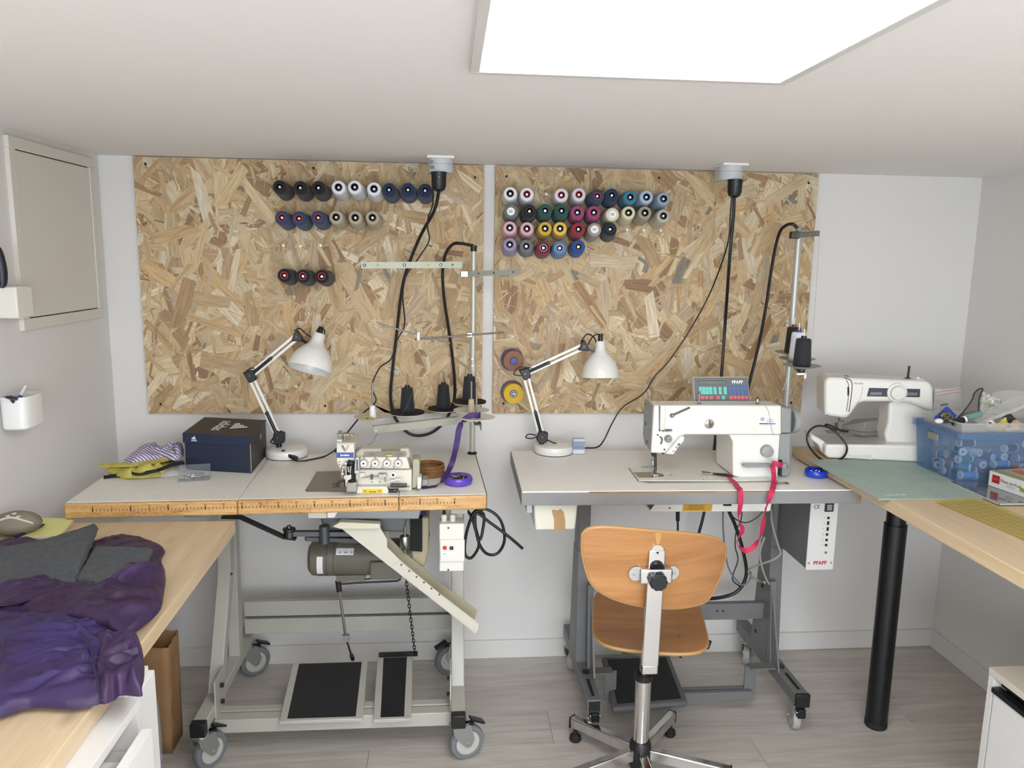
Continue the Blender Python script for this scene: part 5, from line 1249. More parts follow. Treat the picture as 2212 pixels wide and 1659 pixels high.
# operating panel behind the machine arm
pan = thing('control_panel', 'grey operating panel with turquoise, blue and red keys above the machine arm', 'control panel', U(1558, 868, y=-.37))
YP = -.398; tl, tr_, brp, blp = U(1497.3, 814.5, y=YP+.012), U(1616, 814.3, y=YP+.012), U(1620, 867, y=YP), U(1500.5, 868, y=YP)
pX = (brp-blp).normalized(); pYv = ((tl+tr_)/2-(blp+brp)/2); pYl = pYv.length; pYv.normalize(); pN = pX.cross(pYv).normalized()
if pN.y > 0: pN = -pN
def pp(u, v):
    """zoom pixel on the panel -> point on its face"""
    uu, vv = 1480+u/13.825, 800+v/13.825
    d = FW + RT*((uu-IW/2)/FPX) - UP*((vv-IH/2)/FPX); t = (blp-CAM).dot(pN)/d.dot(pN); return CAM+d*t
q4 = [pp(235, 195), pp(1875, 190), pp(1940, 920), pp(285, 925)]
MB().prism(q4, pN*-.022).build('housing', mat('panel_rim', '#c3bfae', .4), pan, bevel=.001)
f4 = [pp(250, 212), pp(1862, 208), pp(1922, 905), pp(300, 910)]
face = MB().prism(f4, pN*.0008).build('face', mat('panel_grey', '#66696c', .5), pan)
def key(x0, y0, x1, y1, m_, n='key', sh=0., lift=.0022):
    o = MB().prism([pp(x0, y0)+pN*.0008, pp(x1, y0)+pN*.0008, pp(x1+sh, y1)+pN*.0008, pp(x0+sh, y1)+pN*.0008], pN*lift).build(n, m_, face, bevel=.0004 if lift > .001 else 0); return o
key(365, 300, 1235, 425, mat('panel_bezel', '#4a4d4d', .5), 'display_bezel', 8, .0004); key(385, 322, 1215, 415, mat('lcd_glass', '#6f7163', .15), 'display', 8, .0007)
TEAL = mat('key_teal', '#6cc7b4', .5); KRED = mat('key_red', '#dd6f76', .5); KBLU = mat('key_blue', '#4a6db1', .5)
text(face, 'PFAFF', pp(1555, 355)+pN*.001, pX, pYv, .0100, WINK, bold=.03)
for x in (398, 500, 602, 703): k_ = key(x, 493, x+97, 718, TEAL, sh=18); text(k_, '\u2022', pp(x+58, 600)+pN*.003, pX, pYv, .006, INK)
for x, s in ((830, 'F'), (983, 'B'), (1133, 'L')): k_ = key(x, 493, x+92, 718, TEAL, sh=18); text(k_, s, pp(x+55, 605)+pN*.003, pX, pYv, .0025, INK)
for i in range(5):
    key(1280+i*113, 487, 1390+i*113, 565, KBLU, sh=6); k_ = key(1305+i*114, 620, 1402+i*114, 718, KBLU, sh=8)
    text(k_, 'P%d' % (i+1), pp(1358+i*114, 672)+pN*.003, pX, pYv, .0024, INK); k_ = key(1312+i*117, 762, 1408+i*117, 868, KRED, sh=6); text(k_, 'ADEGK'[i], pp(1365+i*117, 818)+pN*.003, pX, pYv, .003, INK)
for x, m_ in ((455, KRED), (578, KRED), (718, KRED), (925, KRED), (1080, TEAL)): k_ = key(x, 762, x+100, 868, m_, sh=6); text(k_, 'RHSCZ'[(455, 578, 718, 925, 1080).index(x)], pp(x+55, 818)+pN*.003, pX, pYv, .003, INK)
MB().bar(((blp+brp)/2+V((0, .01, .01))), V(((blp.x+brp.x)/2, YM+.10, U(*zd(900, 412), y=YM+.1).z-.012)), .03, .004, (0, 1, 0)).build('bracket', DSTEEL, pan)

# ------------------------------------------------------------------ thread stand of the flat machine
q = U(1690, 985, z=ZT); PY2 = q.y
t3 = thing('thread_stand', 'pale metal pole thread stand behind the flat sewing machine', 'thread stand', (q.x, PY2, ZT))
def s2(u, v, dy=0.): return U(u, v, y=PY2+dy)
pt = s2(1723, 500); P2M = mat('pole_pale', '#b9b9b2', .35, .3)
MB().cyl((q.x, PY2, ZT), (q.x, PY2, pt.z), .0105, n=18).build('pole', P2M, t3)
MB().cyl((q.x, PY2, pt.z-.002), (q.x, PY2, pt.z+.012), .0115, n=16).build('pole_cap', MGREY, t3)
MB().lathe([(.0105, 0), (.02, 0), (.02, .004), (.0105, .008)], (q.x, PY2, ZT), (0, 0, 1), 16).build('foot_ring', BLACK_P, t3)
a, b = s2(1716, 508, -.01), s2(1770, 504, -.11)
MB().obox(a, (.028, 0, 0), (0, .024, 0), (0, 0, .024)).build('clamp', DSTEEL, t3, bevel=.002)
ar3 = MB().bar(a, b, .003, .018).build('guide_arm', mat('arm_dull', '#8b8c85', .4, .4), t3)
for t in (.3, .45, .62, .78, .9): 
    c_ = a.lerp(b, t); MB().cyl(c_-V((0, .002, 0)), c_-V((0, .0028, 0)), .0026, n=10).build('eyelet', CHROME, ar3)
TR2 = mat('tray_grey', '#9c9c93', .4, .2)
zt2 = U(1731.5, 794, y=-.37).z
def tray2(u, v, yy, label, m_, core, h, rb, rt):
    p = U(u, v, y=yy)
    d = MB().lathe([(0, -.004), (.016, -.004), (.055, .006), (.058, .008), (.055, .008), (.030, 0), (0, 0)], p, (0, 0, 1), 36).build('tray', TR2, t3)
    MB().cyl(p, p+V((0, 0, h+.028)), .0022, n=8).build('spool_pin', STEEL, d)
    MB().lathe([(0, -.018), (.010, -.018), (.012, -.004), (0, -.004)], p, (0, 0, 1), 14).build('tray_boss', DSTEEL, d)
    c = stand_cone(p, h, rb, rt, label, m_, core, z0=.0003); return p
p1 = tray2(1711, 765, -.300, 'black thread cone with red core at the back of the grey stand', THREADBLK, mat('core_red', '#a02a35', .4), .094, .0262, .0218)
p2 = tray2(1721, 779, -.413, 'white thread cone with blue core between two black cones on the stand', mat('thread_white', '#e8e8ec', .85), mat('core_blue', '#274a9c', .4), .094, .0262, .0218)
p3 = tray2(1731.5, 794, -.526, 'charcoal thread cone at the front of the grey stand', THREADBLK, BLACK_P, .092, .0268, .0228)
zar = min(p1.z, p2.z, p3.z)-.018
MB().bar(V((q.x, PY2, zar)), V((p3.x-.004, p3.y-.018, zar)), .018, .004).build('tray_arm', MGREY, t3)
for t_ in (p1, p2, p3): MB().cyl((t_.x, t_.y, zar), (t_.x, t_.y, t_.z-.002), .007, n=12).build('tray_bolt', DSTEEL, t3)
MB().pxprism([(1722, 806), (1742, 806), (1741, 818), (1738, 818), (1738, 810), (1722, 810)], p3.y-.02, .008).build('arm_end', WHITE_P, t3)
tm = MB()
for pts in ([(1702, 800), (1696, 830), (1690, 843), (1698, 828), (1700, 812)], [(1690, 842), (1702, 838), (1708, 846), (1706, 850), (1700, 840)]): tm.tube([s2(u, v, -.03) for u, v in pts], .0006, 4, 4)
tag(tm.build('loose_thread', mat('thread_pale', '#d5d0c4', .8)), 'white thread ends dangling under the grey stand trays', 'thread')
tag(MB().tube([s2(1770, 507, -.12), s2(1762, 640, -.12), s2(1754, 745, -.13)], .0004, 4, 4).build('loose_thread', TH_), 'thread running from the stand arm down to the cones', 'thread')
tm = MB().tube([U(*zd(x, y), y=YM-.003) for x, y in ((1440, 445), (1475, 500), (1500, 640), (1540, 790), (1580, 900))], .0005, 4, 4)
tag(tm.build('loose_thread', TH_), 'thread hanging over the arm of the flat machine', 'thread')

# ------------------------------------------------------------------ things on the grey-edged table
q = U(1251, 982, z=ZT)
nb = thing('needle_box', 'small clear box with blue and white labels beside the desk lamp', 'box', (q.x, q.y, ZT))
x0, x1, y0, y1 = q.x-.023, q.x+.021, q.y, q.y+.03; zt_ = U(1251, 948, y=q.y).z
MB().box(x0, x1, y0, y1, ZT, zt_).build('case', glassy('clear_case', '#cfd6dc', .35, .05), nb, bevel=.0015)
for f0, f1, m_ in ((.02, .30, WINK), (.30, .45, mat('label_blue', '#2f62a8', .5)), (.58, .80, mat('label_blue', '#2f62a8', .5)), (.80, .96, mat('label_pale', '#c9d2dd', .5))):
    MB().box(x0+.002, x1-.002, y0+.002, y1-.002, ZT+.001+(zt_-ZT)*f0, ZT+(zt_-ZT)*f1).build('contents', m_, nb)
q = U(1765, 1031, z=ZT); q.y += .01
BLUE = mat('blue_gloss', '#1d3fc0', .25, coat=.3)
bd = thing('pin_dish', 'glossy blue magnetic pin dish on the grey-edged table', 'pin dish', (q.x, q.y, ZT))
MB().lathe([(0, 0), (.028, 0), (.034, .004), (.036, .012), (.035, .020), (.032, .024), (.029, .022), (.024, .014), (0, .010)], (q.x, q.y, ZT), (0, 0, 1), 36).build('dish', BLUE, bd)
rg = random.Random(2)
for i in range(10):
    p = V((q.x+rg.uniform(-.010, .010), q.y+rg.uniform(-.010, .010), ZT+.0148)); a_ = rg.uniform(0, 6.28); d = V((math.cos(a_)*.009, math.sin(a_)*.009, .002))
    tag(MB().cyl(p-d*.8, p+d, .0006, n=5).sphere(p+d, .0021, 6).build('pin', CHROME), 'silver pin in the blue dish', 'pin', 'pins in the blue dish')
# thread snips
sn = thing('thread_snips', 'steel thread snips with black handles on the bed of the flat machine', 'scissors', U(*zd(960, 1130), z=ZT+.006))
za_ = ZT+.0095
for y0_, y1_ in ((1102, 1118), (1118, 1124)):
    a, b = U(*zd(812, y0_), z=za_), U(*zd(925, 1122), z=za_); MB().bar(a, b, .0022, .006).build('blade', mat('blade_steel', '#8f8a7c', .25, 1.), sn)
a, b, c_ = U(*zd(920, 1122), z=za_), U(*zd(1060, 1130), z=za_), U(*zd(1115, 1142), z=za_)
MB().bar(a, b, .007, .007).build('handle', BLACK_P, sn, bevel=.002); MB().bar(a+V((.01, -.004, 0)), c_+V((0, -.006, 0)), .006, .006).build('handle', BLACK_P, sn, bevel=.002)
MB().bar(U(*zd(1060, 1128), z=za_), c_, .008, .007).build('grip', mat('snips_red', '#b3222f', .5), sn, bevel=.002)
# red ribbon looped over the table edge
RED = mat('red_ribbon', '#c32a55', .65, noise=(50, '#b32249'))
rb_ = MB(); zr = U
pts = [U(1572, 1030, z=ZT+.014), U(1585, 1040, z=ZT+.008), U(1596, 1055, z=ZT+.006), V((U(1598, 1066, y=-.630).x, -.632, ZT+.002))]
pts += [U(u, v, y=-.645) for u, v in ((1600, 1085), (1597, 1105), (1595, 1125), (1604, 1145), (1592, 1170), (1600, 1185), (1618, 1188), (1640, 1165), (1649, 1130), (1654, 1100), (1662, 1078))]
pts += [V((U(1668, 1062, y=-.635).x, -.635, ZT+.003)), U(1672, 1040, z=ZT+.010), U(*zd(1525, 1100), y=YM-.045), U(*zd(1512, 1040), y=YM-.048), U(*zd(1520, 1018), y=YM-.040), U(*zd(1575, 1030), y=YM-.042), U(*zd(1612, 1040), y=YM-.035)]
sd = [V(s) for s in ((.3, .9, 0), (.9, .4, 0), (1, .1, 0), (1, 0, 0), (1, .1, 0), (1, .5, 0), (.2, 1, 0), (1, .3, 0), (.3, .9, .1), (-.2, .9, .6), (-.1, .4, 1), (.5, .6, .5), (1, .3, .2), (.2, 1, .1), (1, .1, .1), (1, 0, 0), (.8, .5, 0), (1, 0, 0), (.3, .2, .9), (.1, .1, 1), (0, 0, 1), (0, .1, 1))]
rb_.ribbon(pts, sd, .0165, .0012, 4)
tag(rb_.build('ribbon', RED), 'crimson ribbon hanging in a loop over the front of the grey-edged table', 'ribbon')
tm = MB(); rg = random.Random(4); c_ = U(1688, 1044, z=ZT+.002)
tm.tube([c_+V((.018*math.cos(t)*(1+.3*math.sin(2.3*t)), .010*math.sin(t)+.003*math.sin(3*t), .0006*math.sin(5*t)+.0008)) for t in [i*.45 for i in range(34)]], .0009, 5, 3)
tag(tm.build('thread_tangle', mat('thread_dark', '#4a463e', .8)), 'small tangle of dark thread lying beside the machine', 'thread')

# ------------------------------------------------------------------ swivel chair
CX, CY = .580, -.738
chr_ = thing('swivel_chair', 'swivel work chair with bent plywood seat and back on a chrome star base', 'chair', (CX, CY, 0))
PLY = wood('chair_plywood', ['#8a5c33', '#9f6d3e', '#ac7948', '#b68655'], 2.4, (1, 1, 9), .32, contrast=(.3, .7), coat=.35, rnd=False)
PLYS = wood('seat_plywood', ['#7c4d1f', '#945f2a', '#a36c32', '#b07a3e'], 2.4, (1, 8, 8), .3, contrast=(.3, .7), coat=.35, rnd=False)
PLYE = mat('plywood_edge', '#a88350', .5)
def z3(x, y): return 1080+x/2.989, 1060+y/2.989
YB = -.955
ol = [(545, 300), (575, 265), (640, 243), (740, 237), (900, 243), (1100, 258), (1250, 280), (1370, 310), (1440, 345), (1480, 390), (1488, 440), (1475, 540), (1440, 640), (1400, 720), (1370, 755), (1330, 772), (1200, 785), (1050, 780), (900, 762), (780, 735), (690, 700), (630, 660), (590, 600), (565, 520), (545, 420)]
def ubk(u, v):
    d = FW + RT*((u-IW/2)/FPX) - UP*((v-IH/2)/FPX); t = (YB+.2*(CAM.x-.545)-CAM.y)/(d.y-.2*d.x); return CAM+d*t
P = [ubk(*z3(*p)) for p in ol]; P = catmull(P+[P[0]], 3)[:-1]; n = len(P); cx_ = sum(p.x for p in P)/n; cz_ = sum(p.z for p in P)/n
def bend(p): return V((p.x, YB+.2*(p.x-.545)+.85*(p.x-cx_)**2-.15*(p.z-cz_), p.z))
vs, fs = [], []; rings = 7
for side in (0, .010):
    for j in range(rings+1):
        r_ = j/rings
        for p in P: vs.append(bend(V((cx_+(p.x-cx_)*r_, 0, cz_+(p.z-cz_)*r_)))+V((0, side, 0)))
for s_ in range(2):
    o = s_*(rings+1)*n
    for j in range(rings):
        for i in range(n): fs.append((o+j*n+i, o+j*n+(i+1) % n, o+(j+1)*n+(i+1) % n, o+(j+1)*n+i))
o1, o2 = rings*n, (2*rings+1)*n
for i in range(n): fs.append((o1+i, o1+(i+1) % n, o2+(i+1) % n, o2+i))
bkr = MB().add(vs, fs).build('backrest', PLY, chr_, bevel=.002)
k = MB().tube([(p.x, bend(p).y+.005, p.z) for p in P], .0046, 6, 1, closed=True); k.build('back_edge', PLYE, bkr)
q = z3(1010, 300); w0 = [U(*z3(*p), y=YB) for p in ((988, 255), (1032, 257), (1026, 320), (1012, 345), (1000, 330))]
MB().prism([bend(p)+V((0, -.0006, 0)) for p in w0], (0, .0004, 0)).build('worn_patch', mat('worn_light', '#b98d58', .4), bkr)
# seat: rounded square, rear edge turned up a little
ns = 64; sh = .163
def seat_pt(t, r_, top):
    c, s = math.cos(t), math.sin(t); e = .42
    x = sh*abs(c)**e*(1 if c > 0 else -1)*r_; y = .212*abs(s)**e*(1 if s > 0 else -1)*r_
    z = .460+.10*max(0, -y-.08)**1.5*2+.35*x*x - (.9*max(0, y-.12)**2*3 if y > 0 else 0)
    return V((CX+.028+x*.978+y*.208, CY+.080-x*.208+y*.978, z+(.011 if top else 0)))
vs, fs = [], []
for top in (0, 1):
    for j in range(6):
        for i in range(ns): vs.append(seat_pt(2*math.pi*i/ns, j/5, top))
for s_ in range(2):
    o = s_*6*ns
    for j in range(5):
        for i in range(ns): fs.append((o+j*ns+i, o+j*ns+(i+1) % ns, o+(j+1)*ns+(i+1) % ns, o+(j+1)*ns+i))
for i in range(ns): fs.append((5*ns+i, 5*ns+(i+1) % ns, 11*ns+(i+1) % ns, 11*ns+i))
seat = MB().add(vs, fs).build('seat', PLYS, chr_)
MB().tube([seat_pt(2*math.pi*i/ns, 1, 0)+V((0, 0, .0055)) for i in range(ns)], .0058, 6, 1, closed=True).build('seat_edge', PLYE, seat)
for u, v in ((1336, 1355), (1467, 1368)):
    q = U(u, v, z=.485); MB().cyl((q.x, q.y, .465), (q.x, q.y, .4745), .006, n=12).build('seat_bolt', STEEL, seat)
# back bar: steel strap running under the seat and up behind the backrest
bx = U(1418, 1230, y=YB-.02).x
bt = U(1420, 1183, y=YB-.018); bb = U(1404, 1440, y=YB-.02)
yb_ = YB-.016
MB().hexa([(bb.x-.0225, yb_-.006, bb.z), (bb.x+.0225, yb_-.006, bb.z), (bb.x+.0225, yb_+.004, bb.z), (bb.x-.0225, yb_+.004, bb.z), (bt.x-.0215, yb_-.006, bt.z-.006), (bt.x+.0215, yb_-.006, bt.z-.006), (bt.x+.0215, yb_+.004, bt.z-.006), (bt.x-.0215, yb_+.004, bt.z-.006)]).build('back_bar', CHROME, chr_, bevel=.003)
MB().cyl((bt.x, yb_-.005, bt.z-.008), (bt.x, yb_+.003, bt.z-.008), .016, n=24).build('bar_tip', CHROME, chr_)
MB().cyl((bt.x, yb_-.0075, bt.z-.012), (bt.x, yb_-.004, bt.z-.012), .003, n=10).build('bar_hole', INK, chr_)
MB().hexa([(bb.x-.021, yb_-.006, bb.z-.022), (bb.x+.021, yb_-.006, bb.z-.022), (CX+.02, CY, .425), (CX-.02, CY, .425), (bb.x-.021, yb_-.006, bb.z+.004), (bb.x+.021, yb_-.006, bb.z+.004), (CX+.02, CY, .44), (CX-.02, CY, .44)]).build('bar_foot', CHROME, chr_, bevel=.003)
cl = U(1416, 1243, y=yb_-.004)
br_ = MB(); br_.box(cl.x-.043, cl.x+.043, yb_-.014, yb_+.010, cl.z-.021, cl.z+.021); br_.build('clamp_bracket', CHROME, chr_, bevel=.006, seg=3)
for s in (-1, 1):
    e = MB().lathe([(0, 0), (.019, 0), (.019, .003), (0, .003)], (cl.x+s*.050, YB+.2*(cl.x+s*.05-.545)-.0015, cl.z-s*.004), (0, -1, 0), 20).build('bracket_ear', ZINC, chr_)
    MB().sphere((cl.x+s*.055, YB+.2*(cl.x+s*.055-.545)-.005, cl.z-s*.004), .004).build('rivet', CHROME, e)
kn = MB(); c_ = V((cl.x+.002, yb_-.012, cl.z-.008)); prof_n = 40
ring = [V((math.cos(2*math.pi*i/prof_n)*(.0225+.0014*math.cos(10*2*math.pi*i/prof_n)), 0, math.sin(2*math.pi*i/prof_n)*(.0225+.0014*math.cos(10*2*math.pi*i/prof_n)))) for i in range(prof_n)]
kn.prism([c_+p for p in ring], (0, -.022, 0)); kn.build('clamp_knob', BLACK_P, chr_, bevel=.003)
MB().cyl(c_+V((0, .01, .031)), c_+V((0, .0, .027)), .019, n=24).build('knob_washer', BLACK_P, chr_)
# column and star base
MB().lathe([(0, 0), (.031, 0), (.034, .01), (.034, .05), (.032, .075), (.027, .085), (0, .085)], (CX, CY, .040), (0, 0, 1), 28).build('hub', BLACK_P, chr_)
MB().cyl((CX, CY, .10), (CX, CY, .33), .0235, n=28).build('gas_column', CHROME, chr_)
MB().lathe([(.012, 0), (.0255, 0), (.0255, .016), (.020, .022), (.012, .022)], (CX, CY, .322), (0, 0, 1), 24).build('column_ring', BLACK_P, chr_)
MB().cyl((CX, CY, .33), (CX, CY, .43), .0125, n=20).build('piston', STEEL, chr_)
MB().box(CX-.08, CX+.06, CY-.05, CY+.15, .43, .467).build('seat_mechanism', mat('mechanism_grey', '#2a2a2b', .5), chr_, bevel=.004)
hq = U(1520, 1393, y=CY+.02); MB().bar((CX+.03, CY+.02, .445), (hq.x-.02, CY+.02, hq.z+.004), .008, .008).build('height_lever', DSTEEL, chr_); MB().obox((hq.x, CY+.02, hq.z), (.04, 0, .0), (0, .012, 0), (.008, 0, .026)).build('lever_paddle', BLACK_P, chr_, bevel=.003)
f1, f2 = U(1243, 1578, z=.035), U(1444, 1572, z=.035)
dirs = [V((f1.x-CX, f1.y-CY, 0)).normalized(), V((f2.x-CX, f2.y-CY, 0)).normalized()]
ang = math.atan2(dirs[0].y, dirs[0].x)
angs = [math.atan2(dirs[0].y, dirs[0].x), math.atan2(dirs[1].y, dirs[1].x), math.radians(-18), math.radians(-90), math.radians(-162)]
for a_ in angs:
    d = V((math.cos(a_), math.sin(a_), 0)); o0, o1 = V((CX, CY, .085))+d*.02, V((CX, CY, .062))+d*.265
    lg = MB().bar(o0, o1, .026, .036).build('base_leg', CHROME, chr_, bevel=.004)
    MB().obox(o1+d*.001, d*.004, d.cross(V((0, 0, 1)))*.027, V((0, 0, .037))).build('leg_cap', BLACK_P, lg)
    MB().lathe([(0, 0), (.016, 0), (.020, .006), (.018, .018), (.008, .026), (.006, .045), (0, .045)], V((o1.x, o1.y, 0))-d*.014, (0, 0, 1), 20).build('glide', BLACK_R, lg)
# ------------------------------------------------------------------ ceiling sockets, plugs and cables
SOCK = mat('socket_grey', '#c3c6c8', .45)
def socket(plate_px, label, w, body_px, text_side):
    p = U(*plate_px, z=CEIL)
    r_ = thing('ceiling_socket', label, 'socket', (p.x, p.y, CEIL))
    MB().box(p.x-w/2, p.x+w/2, p.y-.02, p.y+.07, CEIL-.008, CEIL).build('mounting_plate', WHITE_P, r_, bevel=.0015)
    zb = U(*body_px, y=p.y).z
    b = MB(); n = 20; pts = []
    for i in range(n+1):
        t = math.pi*i/n; pts.append(V((p.x-math.cos(t)*w*.46, p.y+.03-math.sin(t)*.042, zb)))
    pts += [V((p.x+w*.46, p.y+.068, zb)), V((p.x-w*.46, p.y+.068, zb))]
    b.prism(pts, (0, 0, CEIL-.006-zb)); bo = b.build('body', SOCK, r_, bevel=.002)
    zs = zb+(CEIL-zb)*.5; mm = MB()
    for a, c in zip(pts[:n+1], pts[1:n+1]): mm.add([a+V((0, -.0004, zs-zb)), c+V((0, -.0004, zs-zb)), c+V((0, -.0004, zs-zb+.0012)), a+V((0, -.0004, zs-zb+.0012))], [(0, 1, 2, 3)])
    mm.build('seam', mat('seam_grey', '#9a9890', .6), r_)
    return r_, p, zb, bo
s1, sp1, zb1, bo1 = socket((952, 337), 'pale grey ceiling socket above the overlock machine with printed marks', .088, (951, 372), True)
text(bo1, 'EC \u00b7 01', (sp1.x-.029, sp1.y+.0005, zb1+.034), (-.85, .55, 0), (0, 0, -1), .007, INK, 'printed_marks', squash=-1) if False else None
text(bo1, '(E01', (sp1.x-.028, sp1.y-.0005, zb1+.032), (.80, -.60, 0), (0, 0, 1), .0075, INK, 'printed_marks')
MB().obox((sp1.x-.0275, sp1.y-.0015, zb1+.015), V((.80, -.60, 0))*.017, V((.6, .8, 0))*.0008, (0, 0, .010)).build('rating_label', mat('print_grey', '#85888a', .6), bo1)
s2_, sp2, zb2, bo2 = socket((1586, 353), 'plain pale grey ceiling socket above the flat sewing machine', .088, (1583, 388), False)
def plug(p, zb, u, v, label):
    q = U(u, v, y=p.y); r_ = thing('power_plug', label, 'plug', (q.x, p.y, q.z)); h = zb-q.z
    MB().lathe([(0, 0), (.010, 0), (.019, .006), (.0235, .018), (.0245, h-.01), (.026, h), (0, h)], (q.x, p.y, q.z), (0, 0, 1), 24).build('body', BLACK_P, r_)
    MB().sphere((q.x, p.y-.024, q.z+h*.72), .0022).build('screw', CHROME, r_)
    return V((q.x, p.y, q.z))
e1 = plug(sp1, zb1, 948, 414, 'black power plug hanging in the socket above the overlock machine')
e2 = plug(sp2, zb2, 1586, 427, 'black power plug hanging in the socket above the flat machine')
def cable(label, pts, r_, m_=CABLE, name='cable', zmin=-1.):
    P = [V((p.x, p.y, max(p.z, zmin))) for p in catmull(pts, 6)]
    return tag(MB().tube(P, r_, 8, 1).build(name, m_), label, 'cable')
def cp_(lst): return [U(u, v, y=y) for u, v, y in lst]
Y1 = sp1.y
cable('thick black cable looping from the ceiling plug to the beige stand pole', [e1] + cp_([(938, 455, Y1), (908, 510, -.13), (878, 585, -.10), (866, 640, -.075), (857, 720, -.05), (848, 800, -.042), (844, 860, -.04), (855, 905, -.04), (880, 934, -.04), (905, 941, -.04), (935, 933, -.04), (962, 908, -.04), (980, 870, -.04), (982, 820, -.045), (972, 730, -.06), (960, 650, -.09), (956, 590, -.11), (962, 550, -.13), (978, 528, -.15), (996, 526, PY)]) + [V((PB.x, PY, ptop.z+.014))], .0055)
cable('thin black lamp cord running from the ceiling plug past the trays to the first lamp', [e1+V((-.020, -.012, .03))] + cp_([(935, 440, Y1-.016), (925, 470, Y1-.016), (924, 495, -.165), (927, 520, -.16), (905, 556, -.155), (878, 595, -.15), (870, 640, -.14), (874, 700, -.12), (858, 735, -.12), (845, 775, -.14), (820, 795, -.16), (803, 835, -.18), (812, 866, -.18), (785, 892, -.18), (758, 925, -.22), (742, 945, -.28), (728, 968, -.30)]) + [U(705, 984, z=ZT+.008), U(685, 990, z=ZT+.0032), U(660, 995, z=ZT+.0032), U(640, 996, z=ZT+.02)], .0026, zmin=ZT+.0026)
Y2 = sp2.y
cable('thick black cable falling straight from the ceiling plug behind the operating panel', [e2] + cp_([(1584, 470, Y2), (1576, 560, Y2+.01), (1567, 690, -.10), (1558, 815, -.10), (1545, 950, -.11), (1541, 985, -.115), (1530, 1060, -.115), (1518, 1120, -.12), (1508, 1160, -.12), (1500, 1220, -.13), (1480, 1300, -.16), (1470, 1420, -.18)]), .0058)
cable('thin black lamp cord running from the ceiling plug down to the second lamp', [e2+V((-.014, -.014, .012))] + cp_([(1578, 460, Y2-.014), (1571, 530, Y2-.012), (1535, 630, -.1), (1492, 710, -.1), (1445, 780, -.1), (1415, 812, -.1), (1390, 850, -.1), (1345, 880, -.1), (1322, 915, -.1), (1305, 950, -.12)]) + [U(1290, 966, z=ZT+.003), U(1262, 968, z=ZT+.003), U(1225, 972, z=ZT+.004)], .0027)
cable('thick black cable arching from the top of the pale stand pole down behind the panel', [V((q.x if False else pt.x, PY2, pt.z+.010))] + cp_([(1712, 484, PY2), (1696, 488, PY2+.02), (1683, 505, -.18), (1670, 560, -.15), (1655, 660, -.12), (1640, 740, -.11), (1622, 815, -.10), (1610, 870, -.10), (1602, 960, -.11), (1595, 1060, -.115)]), .0055)
# cables under the grey-edged table
cp7 = cable('black cable with plug dropping below the machine pan', cp_([(1464, 1101, -.37), (1464, 1125, -.37), (1464, 1150, -.365), (1462, 1230, -.35), (1458, 1400, -.34)]) , .0035)
MB().cyl(U(1464, 1102, y=-.372), U(1464, 1125, y=-.372), .0065, n=10).build('plug_sleeve', BLACK_P, cp7)
cable('thick black cable curving behind the crimson ribbon', cp_([(1574, 1103, -.22), (1590, 1140, -.22), (1605, 1190, -.22), (1612, 1240, -.22), (1595, 1275, -.22), (1560, 1290, -.22), (1500, 1296, -.22)]), .0065)
cable('thin black cable behind the crimson ribbon', cp_([(1603, 1103, -.24), (1600, 1125, -.24), (1590, 1150, -.24), (1588, 1180, -.24), (1594, 1210, -.24), (1582, 1250, -.24), (1600, 1268, -.24)]), .0022)
cable('slack cable bowing under the machine pan', cp_([(1572, 1103, -.3), (1590, 1122, -.3), (1612, 1129, -.3), (1635, 1118, -.3), (1650, 1102, -.3)]), .002)
GRC = mat('grey_cable', '#8f9089', .5)
cable('grey cable running from the machine down past the control box', cp_([(1666, 1100, -.36), (1668, 1130, -.38), (1680, 1175, -.39), (1686, 1195, -.39), (1672, 1208, -.39), (1640, 1220, -.36), (1618, 1230, -.33), (1622, 1245, -.30), (1640, 1255, -.30), (1652, 1258, -.36)]), .0042, GRC)
cable('grey cable hanging straight beside the dark grey column', cp_([(1652, 1160, -.385), (1642, 1190, -.388), (1645, 1220, -.388), (1655, 1250, -.388), (1662, 1262, -.386)]), .0035, GRC)
cable('grey cable hanging from the pan beside the chair back', cp_([(1562, 1103, -.28), (1562, 1140, -.28), (1566, 1185, -.28), (1575, 1230, -.28), (1600, 1262, -.28), (1618, 1255, -.28), (1622, 1235, -.28)]), .003, mat('grey_cable_dark', '#6b6d70', .5))
# coil hanging at the side of the ruler-edged table
cc_ = [(1003, 1102), (1015, 1110), (1030, 1150), (1034, 1180), (1018, 1205), (1004, 1195), (1008, 1150), (1025, 1106), (1045, 1112), (1042, 1150), (1036, 1165), (1026, 1140), (1022, 1108), (1050, 1100), (1080, 1122), (1090, 1165), (1075, 1195), (1050, 1195), (1032, 1165), (1028, 1110), (1060, 1130), (1100, 1160), (1129, 1185)]
cable('coil of black cable hung beside the switch box of the overlock table', [U(u, v, y=-.50+.004*math.sin(i*1.7)) for i, (u, v) in enumerate(cc_)], .0048)

